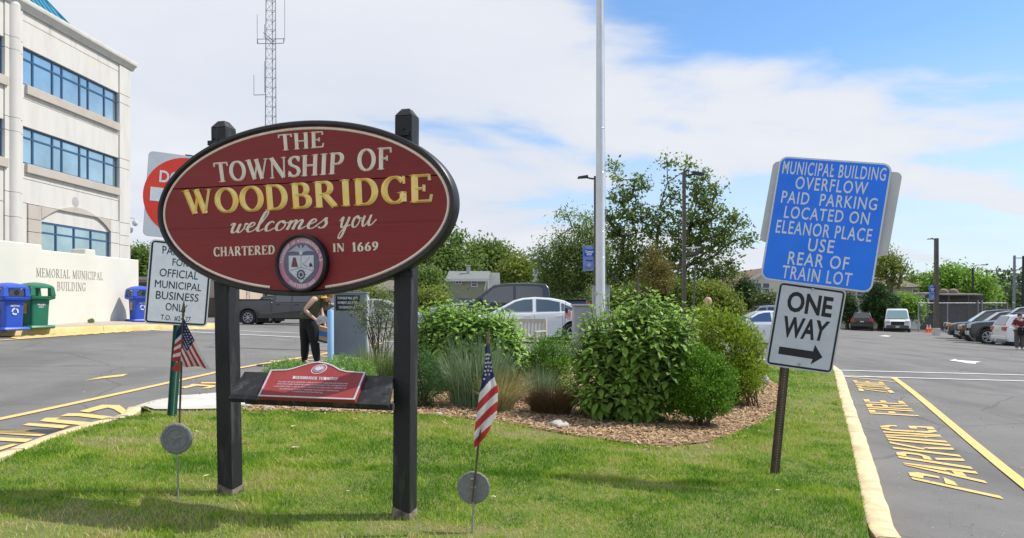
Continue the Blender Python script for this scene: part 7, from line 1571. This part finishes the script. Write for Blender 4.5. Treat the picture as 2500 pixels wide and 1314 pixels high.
# ================================================================ FOLIAGE
LT8=(np.array([(0,0,0),(.28,.25,.05),(.28,-.25,.05),(.65,.20,.03),(.65,-.20,.03),(1,0,-.10),(.28,0,-.015),(.65,0,-.03)]),np.array([(0,6,1),(0,2,6),(6,7,3),(6,3,1),(6,2,4),(6,4,7),(7,5,3),(7,4,5)]))
LT2=(np.array([(0,0,0),(.45,.26,.05),(1,0,-.02),(.5,-.26,.04)]),np.array([(0,2,1),(0,3,2)]))
def nrm(a): return a/np.maximum(1e-9,np.linalg.norm(a,axis=1,keepdims=True))
def place_leaves(pos,dirs,ups,size,tpl,wide=1.0):
    T,F_=tpl; d=nrm(dirs); s=nrm(np.cross(ups,d)); u=np.cross(d,s); n=len(pos)
    V=pos[:,None,:]+(d[:,None,:]*T[None,:,0:1]+s[:,None,:]*T[None,:,1:2]*wide+u[:,None,:]*T[None,:,2:3])*size[:,None,None]
    Fq=np.arange(n)[:,None,None]*len(T)+F_[None]; return V.reshape(-1,3),Fq.reshape(-1,3)
def mk_root(name,label,cat,bp,group=None): return thing(name,label,cat,(bp[0],bp[1],bp[2]),0,group)
bark=mat('bark',(.085,.065,.05),.95,scale=8,col2=(.17,.14,.115),bump=.6,bscale=30,stretch=(1,1,.3)); stem_g=mat('green_stem',(.10,.13,.05),.8); stem_b=mat('brown_stem',(.10,.06,.04),.85)
def V3(c): return np.array([c.x,c.y,c.z])
def blob_pts(blobs,d,depth,n,rng,shell=.5):
    """sample points in a union of ellipsoids given by picture position and size at distance d"""
    vol=np.array([b[2]*b[2]*b[3] for b in blobs],float); k=rng.choice(len(blobs),n,p=vol**.8/np.sum(vol**.8)); out_=[];nr=[]
    B=np.array([[*P(b[0],b[1],d),b[2]*d/FPX,b[3]*d/FPX,(b[4] if len(b)>4 else 0)] for b in blobs])
    v=nrm(rng.normal(size=(n,3))); r=rng.random(n)**(1/3.); r=shell+(1-shell)*r if shell>0 else r; r=np.where(rng.random(n)<.22,rng.random(n)**.4,r)
    p=B[k,:3]+np.stack([v[:,0]*B[k,3],v[:,1]*B[k,3]*depth,v[:,2]*B[k,4]],1)*r[:,None]; p[:,1]+=B[k,5]
    return p,v,k
def shrub(name,label,cat,bpx,d,blobs,n,size,m,seed,depth=1.0,tpl=LT2,up=.4,wide=1.0,stems=26,clump=.0,cs=.10,sm=None,shell=.45,group=None,f=lawn,droop=0,base_r=.12):
    rng=np.random.default_rng(seed); bp=base(bpx,d,f); root=mk_root(name,label,cat,bp,group)
    if clump>0:
        nc=int(n/clump); c,v,_=blob_pts(blobs,d,depth,nc,rng,shell); k=rng.integers(0,nc,n); p=c[k]+rng.normal(size=(n,3))*cs; v=nrm(v[k]+rng.normal(size=(n,3))*.5); cv=rng.normal(0,.16,nc)[k]
    else: p,v,_=blob_pts(blobs,d,depth,n,rng,shell); cv=noise2(p[:,0]+40,p[:,2]*1.3+p[:,1],5,seed)-.5; cv=cv*.5
    keep=p[:,2]>np.array([f(a,b) for a,b in zip(p[:,0],p[:,1])])+.02 if n<12000 else p[:,2]>bp.z+.02
    p=p[keep]; v=v[keep]; cv=cv[keep]; n=len(p)
    dr=nrm(v*.8+rng.normal(size=(n,3))*.7+np.array([0,0,up])-np.array([0,0,droop])); ups=nrm(rng.normal(size=(n,3))*.45+np.array([0,0,1.0])+v*.3)
    V,F_=place_leaves(p,dr,ups,size*rng.uniform(.6,1.25,n),tpl,wide)
    a=np.clip(.45+cv+rng.normal(0,.16,n),0,1); o=npmesh('foliage',V,F_,3,m,root,np.repeat(a,len(tpl[0])),loc=tuple(root.location)); o['kind']='stuff'
    if stems:
        mb=MB(); r_=random.Random(seed)
        for i in range(stems):
            j=r_.randrange(len(p)); e=Vector(p[j]); a0=r_.uniform(0,6.28); b0=Vector((bp.x+base_r*math.cos(a0)*r_.random(),bp.y+base_r*math.sin(a0)*r_.random(),bp.z-.03)); mid=b0.lerp(e,.5)+Vector((0,0,.12*(e-b0).length)); mb.path([b0,b0.lerp(mid,.5)+Vector((0,0,.05)),mid,e],[.010,.009,.007,.003],4)
        o=mb.build('stems',sm or stem_b,root,world=True,fix=False); o['kind']='stuff'
    return root
def leafy(name,label,bpx,d,blobs,nst,size,m,seed,depth=1.0,pairs=5,indiv=300,stemm=None,outr=1.0,sp=.075):
    """shrub of upright stems with opposite pairs of large leaves; the nearest 300 leaves are parts of their own"""
    rng=np.random.default_rng(seed); bp=base(bpx,d,lawn); root=mk_root(name,label,'shrub',bp); tips,v,_=blob_pts(blobs,d,depth,nst,rng,.62)
    tips=tips[tips[:,2]>bp.z+.18]; Pz=[];D=[];Uu=[];S=[];A=[]; mb=MB()
    for t in tips:
        b0=np.array([bp.x+rng.normal()*.10,bp.y+rng.normal()*.10,bp.z]); hz=np.array([t[0]-b0[0],t[1]-b0[1],0]); 
        dirn=nrm((np.array([t[0]-b0[0],t[1]-b0[1],(t[2]-b0[2])*1.6+.15]))[None])[0]; L=min(.55,np.linalg.norm(t-b0)*.6)
        pts=[b0, b0+(t-b0)*np.array([.35,.35,.55]), t-dirn*L*.3, t]; mb.path([Vector(q) for q in pts],[.009,.008,.006,.003],4)
        a0=rng.uniform(0,6.28); col=rng.normal(0,.12)
        side=nrm(np.cross(dirn,rng.normal(size=3))[None])[0]; side2=np.cross(dirn,side)
        for k in range(pairs):
            c=t-dirn*sp*k*rng.uniform(.85,1.1); ang=a0+k*1.57
            for q in (0,3.1416):
                rd=side*math.cos(ang+q)+side2*math.sin(ang+q); up_=.75-.28*k; dd=rd+dirn*up_+np.array([0,0,-.10*k])
                Pz.append(c+rd*.012); D.append(dd); Uu.append(dirn+np.array([0,0,.5])+rng.normal(size=3)*.2); S.append(size*(.42+.18*min(k,3.2))*rng.uniform(.8,1.2)); A.append(np.clip(.90-.13*k+col,0,1))  # palest at the stem tip: sun sheen on the top leaves put into their colour
    Pz=np.array(Pz);D=np.array(D);Uu=np.array(Uu);S=np.array(S);A=np.array(A)
    o=mb.build('stems',stemm or stem_g,root,world=True,fix=False); o['kind']='stuff'
    # outermost leaves facing the viewer
    c=Pz.mean(0); view=np.array([-c[0],-c[1],EYE-c[2]]); view/=np.linalg.norm(view); sc=(Pz-c)@view+.5*rng.random(len(Pz))+.5*(Pz[:,2]-c[2]); order=np.argsort(-sc*S/S.mean()); ind=order[:indiv]; rest=order[indiv:]
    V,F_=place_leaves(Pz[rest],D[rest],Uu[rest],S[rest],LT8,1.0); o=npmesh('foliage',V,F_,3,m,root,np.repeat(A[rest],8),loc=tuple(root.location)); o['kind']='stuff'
    base_me={}
    for j in ind:
        q=int(A[j]*5)
        if q not in base_me:
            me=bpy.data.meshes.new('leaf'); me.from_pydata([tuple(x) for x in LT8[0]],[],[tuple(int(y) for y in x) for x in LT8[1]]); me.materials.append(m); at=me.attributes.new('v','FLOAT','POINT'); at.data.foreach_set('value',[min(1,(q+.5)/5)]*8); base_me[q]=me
        d_=Vector(D[j]).normalized(); s_=Vector(Uu[j]).cross(d_).normalized(); u_=d_.cross(s_); Mx=Matrix((d_,s_,u_)).transposed().to_4x4(); Mx=Matrix.Translation(Vector(Pz[j])-root.location)@Mx@Matrix.Scale(float(S[j]),4)
        o=bpy.data.objects.new('leaf',base_me[q]); put(o,root); o.matrix_local=Mx
    return root
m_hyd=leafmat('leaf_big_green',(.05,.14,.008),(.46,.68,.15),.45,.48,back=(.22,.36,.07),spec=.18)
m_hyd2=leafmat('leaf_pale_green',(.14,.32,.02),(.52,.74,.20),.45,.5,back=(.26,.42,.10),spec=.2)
m_sm=leafmat('leaf_small_bright',(.055,.15,.010),(.24,.46,.05),.40,.5,spec=.25)
m_yg=leafmat('leaf_yellow_green',(.12,.20,.012),(.40,.52,.06),.42,.5,spec=.2)
m_box=leafmat('leaf_boxwood',(0.112,0.250,0.037),(0.375,0.600,0.138),.35,.38)
m_jun=leafmat('leaf_dark_juniper',(0.030,0.090,0.026),(0.120,0.252,0.072),.15,.6)
m_leg=leafmat('leaf_olive',(.07,.11,.03),(.25,.30,.12),.35,.4)
m_tr=leafmat('leaf_tree_dark',(0.082,0.138,0.026),(0.276,0.380,0.082),.42,.45); m_tr2=leafmat('leaf_tree_mid',(0.097,0.166,0.032),(0.300,0.420,0.113),.42,.5); m_tr3=leafmat('leaf_tree_olive',(0.138,0.184,0.023),(0.345,0.414,0.086),.42,.5); m_rust=leafmat('leaf_rust',(.15,.14,.03),(.33,.28,.08),.25,.6); m_ever=leafmat('leaf_evergreen',(0.024,0.062,0.019),(0.096,0.174,0.042),.22,.6); m_brt=leafmat('leaf_bright',(0.120,0.252,0.030),(0.384,0.576,0.108),.42,.5); m_far=leafmat('leaf_far',(.045,.085,.03),(.11,.16,.06),.2,.7)
# --- planting bed
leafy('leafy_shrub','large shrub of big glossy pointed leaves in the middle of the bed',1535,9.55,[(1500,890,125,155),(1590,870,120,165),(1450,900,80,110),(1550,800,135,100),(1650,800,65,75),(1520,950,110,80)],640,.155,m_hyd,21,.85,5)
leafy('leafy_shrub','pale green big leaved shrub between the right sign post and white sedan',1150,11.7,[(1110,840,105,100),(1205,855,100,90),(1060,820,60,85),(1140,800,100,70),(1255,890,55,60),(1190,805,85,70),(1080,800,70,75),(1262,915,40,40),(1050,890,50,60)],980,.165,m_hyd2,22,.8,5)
shrub('round_shrub','small bright fine leaved shrub at the front right of the bed','shrub',1710,9.3,[(1700,945,72,66),(1755,955,42,55),(1655,965,46,58),(1690,885,38,36),(1735,895,34,30),(1780,925,24,30),(1660,900,24,28),(1715,985,70,38),(1715,858,14,14),(1760,890,14,20)],21000,.034,m_sm,31,.9,up=.8,clump=7,cs=.022)
shrub('loose_shrub','yellow green thin leaved shrub at the right end of the bed','shrub',1790,11.4,[(1775,850,80,75),(1825,870,42,66),(1735,800,50,50),(1800,915,66,52),(1790,795,30,30),(1850,890,20,40),(1762,765,18,16),(1812,815,24,30),(1715,770,20,16),(1770,930,60,34),(1810,945,52,26),(1730,900,50,60)],17500,.058,m_yg,32,.9,up=.7,clump=9,cs=.05,wide=.8)
shrub('low_shrub','low yellow green shrub tucked against the stones at the bed corner','shrub',1838,11.0,[(1835,915,30,32),(1815,935,35,28)],2200,.032,m_yg,33,.9,up=.7,clump=6,cs=.03,stems=10)
shrub('upright_shrub','fresh green shrub between the two big leaved shrubs','shrub',1345,11.8,[(1345,880,50,52),(1320,860,28,45),(1375,850,28,48),(1350,935,52,40),(1320,900,40,50)],11000,.035,m_sm,34,.9,up=.9,clump=8,cs=.03)
shrub('dark_shrub','dark dense fine needled shrub right of the right sign post','shrub',1040,9.8,[(1035,930,48,62),(1060,950,40,50),(1010,950,45,60),(1030,890,36,35)],14000,.020,m_jun,35,.9,up=.6,clump=6,cs=.02)
shrub('boxwood','left of two low boxwood shrubs behind the plaque shelf','shrub',700,10.6,[(700,915,48,38),(670,920,32,30),(730,915,30,33)],7500,.026,m_box,36,.8,up=.9,clump=7,cs=.022,stems=20)
shrub('boxwood','wide low boxwood behind the right half of the plaque shelf','shrub',840,10.6,[(830,905,50,38),(880,915,42,34),(800,915,35,32)],8500,.026,m_box,37,.8,up=.9,clump=7,cs=.022,stems=20)
shrub('leggy_shrub','open leggy shrub with thin stems beside the drop box','shrub',925,12.6,[(900,765,38,22),(940,760,30,34),(870,755,18,14),(950,800,26,45),(905,800,30,20),(930,730,22,20)],2300,.050,m_leg,38,1.0,up=.5,clump=9,cs=.06,stems=30,wide=.8)
def blades_clump(name,label,bpx,d,n,h,spread,wd,m,seed,lean=(0,0),br=.14,shade=(0,1),group=None,ax=1.0):
    rng=np.random.default_rng(seed); bp=base(bpx,d,lawn); root=mk_root(name,label,'ornamental grass',bp,group); k=5
    a=rng.uniform(0,2*np.pi,n); rr=br*np.sqrt(rng.random(n)); b=np.stack([bp.x+rr*np.cos(a)*ax,bp.y+rr*np.sin(a),np.full(n,bp.z)],1); a2=a+rng.normal(0,.6,n); sp=spread*rng.random(n)**.7; hh=h*rng.uniform(.6,1.05,n)*(1-.25*(sp/max(spread,1e-6))**2)
    ox=np.cos(a2)*sp+lean[0]*rng.random(n); oy=np.sin(a2)*sp+lean[1]*rng.random(n); w_=wd*rng.uniform(.7,1.3,n); pa=rng.uniform(0,np.pi,n); sd_=np.stack([np.cos(pa),np.sin(pa)*.5,0*pa],1)
    V=[]
    for i in range(k+1):
        t=i/k; c=b+np.stack([ox*t**1.7,oy*t**1.7,hh*(t-.22*t**3*(sp/max(spread,1e-6)))],1); ww=(w_*(1-t**2)*.5+.0004)[:,None]; V+= [c-sd_*ww,c+sd_*ww]
    V=np.stack(V,1).reshape(-1,3); i=np.arange(n)[:,None,None]*(2*(k+1)); q=np.array([[2*j,2*j+1,2*j+3,2*j+2] for j in range(k)])[None]; F_=(i+q).reshape(-1,4)
    A=np.clip(rng.normal((shade[0]+shade[1])/2,.18,n)+(np.abs(sp/spread)-.5)*.3,0,1); o=npmesh('blades',V,F_,4,m,root,np.repeat(A,2*(k+1)),loc=tuple(root.location)); o['kind']='stuff'; return root
m_bg=leafmat('grass_blue_green',(.05,.11,.035),(.36,.46,.26),.3,.5); m_tan=leafmat('grass_tan',(.16,.17,.05),(.66,.55,.27),.3,.6); m_brn=leafmat('grass_bronze',(.07,.045,.02),(.24,.15,.07),.25,.6); m_soft=leafmat('grass_soft',(.12,.19,.04),(.34,.42,.16),.35,.5)
blades_clump('grass_clump','tall blue green ornamental grass clump behind the furled flag',1165,10.0,800,1.12,.46,.013,m_bg,41,(-.05,0),.22,ax=1.6)
blades_clump('grass_clump','straw tipped ornamental grass leaning right of the furled flag',1222,9.7,800,.68,.42,.009,m_tan,42,(.16,-.05),.16)
blades_clump('grass_clump','bronze brown mounded ornamental grass at the foot of the big shrub',1345,9.7,1500,.46,.42,.006,m_brn,43,(.05,-.05),.18,ax=1.4)
blades_clump('grass_clump','thin dark green grass tuft behind the bronze grass',1320,10.7,500,.66,.30,.006,m_bg,44,(0,0),.14)
blades_clump('grass_clump','soft green upright grass growing through the leggy shrub',930,12.0,1200,.75,.30,.006,m_soft,45,(0,0),.30,ax=1.4)
# --- stones
def stone_(px,py,wpx,hpx,label,seed,m=None):
    g=G(px,py,lawn); w_=wpx/FPX*g.y/2; h=hpx/FPX*g.y; b=bmesh.new(); bmesh.ops.create_icosphere(b,subdivisions=3,radius=1); r=random.Random(seed); ks=[Vector((r.uniform(-1,1),r.uniform(-1,1),r.uniform(-1,1))).normalized() for _ in range(9)]
    for v in b.verts:
        n=v.co.normalized(); k=1+sum(.09*math.sin(3*n.dot(q)*2+i) for i,q in enumerate(ks))/2
        for q in ks[:4]: k=min(k,.92/max(.3,n.dot(q))) if n.dot(q)>.7 else k
        v.co=Vector((n.x*k*w_,n.y*k*w_*.7,n.z*k*h*.62))
    me=bpy.data.meshes.new('stone'); b.to_mesh(me); b.free(); me.materials.append(m or stn); me.shade_smooth(); o=put(bpy.data.objects.new('stone',me)); o.location=g+Vector((0,w_*.5,h*.28)); tag(o,label,'stone',None)
stn=mat('field_stone',(.36,.32,.28),.85,scale=9,col2=(.52,.48,.44),bump=.5,bscale=25)
stone_(1362,1046,52,20,'flat pinkish stone at the mulch edge below the bronze grass',1); stone_(1688,1028,30,13,'small round pale stone below the small bright shrub',2); stone_(1868,940,26,26,'larger pale stone at the right end of the bed',3); stone_(1858,950,30,18,'pale stone leaning on the larger one at the right bed corner',4); stone_(1868,930,14,10,'smallest stone of the trio at the right bed corner',5); stone_(1070,1016,20,10,'small stone at the lawn edge right of the right sign post',6); stone_(1450,1000,40,18,'grey stone half hidden under the big leafy shrub',7); stone_(1610,1006,34,14,'pale stone in the shade between the big and the small bright shrub',8)
for i,(px,py,wp) in enumerate(((600,995,26),(655,1000,30),(720,998,22),(790,1003,34),(860,1003,28),(925,1006,24))): stone_(px,py,wp,9,'small flat stone in a row under the plaque shelf, number '+['one','two','three','four','five','six'][i]+' from the left' if False else ['leftmost','second','third','fourth','fifth','rightmost'][i]+' small flat stone in the row seen under the plaque shelf',20+i)
# --- weed tuft by the text wall
shrub('weed_tuft','tiny green weed growing at the foot of the lettered wall','plant',222,G(222,787,walk).y-.3,[(222,784,6,4)],260,.05,m_brt,51,1,stems=0,f=walk)
# ================================================================ TREES
def tree(label,bpx,d,blobs,m,seed,natt=140,lpc=45,lsize=.22,cr=.5,depth=.9,trunk_r=.25,group=None,name='tree',f=road,zb=None,nseg=1,elong=1.0,shell=.25,wide=1.0):
    rng=np.random.default_rng(seed); bp=base(bpx,d,f); root=mk_root(name,label,'tree',bp,group)
    att,v,kk=blob_pts(blobs,d,depth,natt,rng,shell); att=att[att[:,2]>bp.z+.4]
    b0=np.array([bp.x,bp.y,bp.z-.1]); nodes=[b0]; par=[-1]; h=att[:,2].max()-bp.z
    for i in range(1,5): nodes.append(b0+np.array([rng.normal()*.05*h*.1,rng.normal()*.03,h*.055*i])); par.append(i-1)
    order=np.argsort(np.linalg.norm(att-b0,axis=1)*(.7+.3*rng.random(len(att))))
    leafc=[]
    for j in order:
        a=att[j]; Nn_=np.array(nodes); dd=Nn_-a; cost=np.linalg.norm(dd,axis=1)+np.maximum(0,(Nn_[:,2]-a[2]))*1.6; k=int(np.argmin(cost)); s=np.array(nodes[k]); L=np.linalg.norm(a-s); ns=max(1,min(4,int(L/(h*.09))))
        prev=k
        for q in range(1,ns+1):
            t=q/ns; p=s+(a-s)*t+np.array([0,0,-.08*L*math.sin(math.pi*t)])+rng.normal(size=3)*.04*L*(t<1); nodes.append(p); par.append(prev); prev=len(nodes)-1
        leafc.append(a)
    w_=np.zeros(len(nodes)); 
    ch=[0]*len(nodes)
    for i in range(len(nodes)-1,0,-1): w_[i]+=1 if ch[i]==0 else 0; w_[par[i]]+=w_[i]; ch[par[i]]+=1
    r=trunk_r*(np.maximum(w_,1)/max(w_[0],1))**.48; mb=MB()
    for i in range(1,len(nodes)): mb.tube(nodes[par[i]],nodes[i],float(min(r[par[i]],r[i]*1.5)),float(r[i]),5 if r[i]>.05 else 3,caps=False)
    mb.build('trunk',bark,root,world=True,fix=False,smooth=True,ang=0)
    c=np.array(leafc); n=len(c)*lpc; k=np.repeat(np.arange(len(c)),lpc); p=c[k]+rng.normal(size=(n,3))*np.array([cr,cr,cr*.75])*rng.uniform(.5,1.1,len(c))[k][:,None]; v=nrm(rng.normal(size=(n,3))+np.array([0,0,.15]))
    V,F_=place_leaves(p,v,nrm(rng.normal(size=(n,3))+np.array([0,0,.8])),lsize*rng.uniform(.6,1.3,n),LT2,wide); a=np.clip(.45+rng.normal(0,.15,len(c))[k]+rng.normal(0,.16,n),0,1)
    o=npmesh('crown',V,F_,3,m,root,np.repeat(a,4),loc=tuple(root.location)); o['kind']='stuff'; return root
tree('big ragged maple with bare upright limbs behind flagpole and bronze lamp post',1595,58,[(1530,520,42,55),(1505,425,16,34),(1520,470,26,30),(1562,455,22,26),(1490,540,30,45),(1560,600,60,50),(1605,545,38,40),(1612,460,10,30),(1632,420,14,34),(1650,480,26,30),(1678,410,20,26),(1700,450,38,36),(1722,505,45,45),(1745,455,18,14),(1680,560,52,50),(1750,575,48,40),(1795,555,34,22),(1815,590,26,18),(1795,530,18,14),(1725,640,60,45),(1785,655,32,25),(1640,640,60,55),(1560,660,60,50),(1500,620,45,60),(1500,700,50,40),(1700,705,60,35),(1780,690,20,20)],m_tr,101,430,38,.30,.44,.7,.42)
tree('dark feathery tree left of and behind the flagpole',1420,64,[(1400,600,55,45),(1350,625,48,35),(1395,530,26,12),(1440,560,30,30),(1430,620,60,50),(1335,655,30,30),(1380,680,55,45),(1440,690,50,50),(1345,700,40,35),(1455,640,40,70)],m_tr2,102,260,60,.32,.70,.7,.4,wide=.6)
tree('rust coloured young tree in front of the ragged maple',1600,50,[(1600,640,26,30),(1598,690,42,40),(1590,610,10,18),(1620,670,30,30)],m_rust,103,90,90,.14,.35,.8,.12)
tree('tall pale green tree left of the sage green house',1095,95,[(1095,620,50,45),(1070,650,60,45),(1140,650,40,35),(1105,590,24,22),(1050,690,60,40)],m_tr2,104,170,70,.50,1.1,.8,.4)
tree('dark green tree behind the roof of the sage green house',1190,100,[(1190,630,45,35),(1165,605,18,16),(1215,620,25,20),(1205,650,42,35),(1235,665,30,30)],m_tr,105,150,70,.50,1.0,.8,.4)
tree('round olive tree behind the black pickup cab',1275,92,[(1272,670,42,40),(1245,690,35,30),(1295,690,25,30)],m_tr3,106,110,75,.45,.9,.8,.35)
tree('drooping evergreen beside the sage green house',1060,60,[(1052,700,30,38),(1040,670,18,18),(1050,722,34,26),(1030,715,28,35)],m_tr2,107,120,70,.28,.55,.8,.25)
tree('yellow green bush like tree behind the pale leafy shrub',1040,48,[(1045,735,34,24),(1062,748,24,14)],m_tr3,108,60,60,.22,.4,.8,.12)
tree('tree behind the drop box and brown roofed bungalow',905,52,[(915,722,28,24),(890,735,22,22),(930,745,22,24)],m_tr3,109,70,70,.2,.4,.8,.12)
tree('small green tree just right of the office building corner',338,62,[(338,632,26,28),(352,615,12,12),(345,655,24,24)],m_tr2,110,80,60,.28,.5,.8,.2)
tree('conical dark evergreen left of the cream gabled house',1817,56,[(1815,740,26,28),(1815,710,18,22),(1814,688,9,14)],m_ever,111,90,90,.2,.38,.8,.15)
tree('low green tree behind bald man',1720,52,[(1730,715,38,22),(1700,730,35,24),(1765,725,26,22),(1770,745,40,16)],m_tr3,112,110,70,.22,.5,.8,.2)
tree('low dark shrubby tree under the ragged maple behind the lamp post',1640,52,[(1640,712,34,26),(1600,722,36,22),(1560,722,36,22),(1510,728,36,20),(1455,735,30,20)],m_tr,113,130,70,.24,.5,.8,.2)
tree('small grey green tree against the cream gabled house wall',1862,54,[(1868,735,24,14),(1890,738,14,12)],m_leg,114,50,60,.2,.35,.8,.1)
tree('thin pine with bare dead limb behind the dark evergreen',2182,88,[(2160,645,34,24),(2145,668,30,20),(2190,640,20,20),(2195,668,20,18),(2180,618,18,12),(2185,690,16,14)],m_tr3,115,110,26,.34,.55,.8,.35)
tree('large dark evergreen between the black SUV and white van',2148,74,[(2142,745,32,26),(2142,712,20,18),(2148,768,32,16),(2172,745,16,22)],m_ever,116,180,70,.26,.36,.8,.3)
tree('dark rounded evergreen right behind the ONE WAY sign',2068,74,[(2066,748,20,24),(2060,728,16,12),(2062,768,22,12)],m_ever,117,90,70,.24,.34,.8,.2)
tree('bright green young tree over the white vinyl fence',2215,76,[(2218,750,28,24),(2205,735,20,16),(2232,760,18,18),(2195,765,20,16)],m_brt,118,90,70,.28,.45,.8,.15)
tree('broad light green tree behind the brown shelter',2335,96,[(2335,690,42,34),(2305,700,30,30),(2370,700,38,28),(2320,665,14,10),(2400,715,26,22),(2285,715,22,24)],m_brt,119,210,70,.42,.9,.8,.4)
tree('dark tree on the horizon between the beige house and banner lamp',2252,120,[(2250,690,30,18),(2270,700,22,20),(2235,700,18,18)],m_tr,120,70,40,.45,.7,.8,.3)
mb=MB(); dbp=P(2182,740,87.8); mb.path([P(2192,705,87.8),P(2200,672,87.8),P(2212,650,87.8),P(2217,636,87.8)],[.22,.14,.08,.03],5); mb.path([P(2200,672,87.8),P(2188,660,87.8),P(2176,652,87.8)],[.1,.06,.02],4)
dbo=thing('dead_limb','bare dead limb rising beside the pine right of blue sign','branch',dbp[:]); mb.build('limb',bark,dbo,world=True)
# horizon woods: one mass nobody could count
rng=np.random.default_rng(9); Cs=[]
for px in np.arange(-200,2900,9):
    for q in range(7):
        d_=rng.uniform(170,260); x=(px-1250)/FPX*d_; h_=(6.5+4.0*noise2(np.array([px]),np.array([q*9.]),.012,3)[0]+2*rng.random()); g_=road(max(-31,min(65,x)),81)-.1
        Cs.append((x+rng.normal()*2,d_,g_+rng.uniform(.8,h_)))
Cs=np.array(Cs); k=np.repeat(np.arange(len(Cs)),46); n=len(k); p=Cs[k]+rng.normal(size=(n,3))*np.array([1.5,1.5,.95]); V,F_=place_leaves(p,nrm(rng.normal(size=(n,3))),nrm(rng.normal(size=(n,3))+np.array([0,0,1])),1.25*rng.uniform(.6,1.3,n),LT2)
tag(npmesh('far_woods',V,F_,3,m_far,vattr=np.repeat(np.clip(.45+rng.normal(0,.2,len(Cs))[k]+rng.normal(0,.1,n),0,1),4)),'hazy green belt of distant woods along the horizon','woods',kind='stuff')

# loose grit on the asphalt, thickest along the kerbs
rng=np.random.default_rng(77); n=5200; x=np.concatenate([rng.uniform(2.3,9,n//2),rng.uniform(-9,-2.5,n//4),isl_r:=rng.normal(0,1,n-n//2-n//4)]); y=np.concatenate([rng.uniform(4,16,n//2),rng.uniform(6,18,n//4),rng.uniform(4.5,15,n-n//2-n//4)])
rx=np.interp(y[-len(isl_r):],[4.8,17],[GR0:=G(2175,1314).x,G(2060,905).x]); x[-len(isl_r):]=rx+.12+np.abs(isl_r)*.16
k=~inpoly_np(x,y,isl); x=x[k]; y=y[k]; n=len(x); z=np.array([road(a,b) for a,b in zip(x,y)])+.006; sz=(rng.exponential(.0018,n)+.0014)*(.5+y/14); c=np.stack([x,y,z],1)
off=rng.normal(size=(n,4,3)); off[:,:,2]=np.abs(off[:,:,2])*.5; V=(c[:,None,:]+off*sz[:,None,None]).reshape(-1,3); i=np.arange(n)[:,None,None]*4; F_=(i+np.array([[0,1,2],[0,1,3],[1,2,3],[0,2,3]])[None]).reshape(-1,3)
tag(npmesh('grit',V,F_,3,leafmat('grit_mix',(.10,.095,.09),(.62,.58,.50),.0,.9),vattr=np.repeat(rng.random(n),4)),'pale grit and leaf crumbs scattered on the asphalt beside the kerbs','grit',kind='stuff')
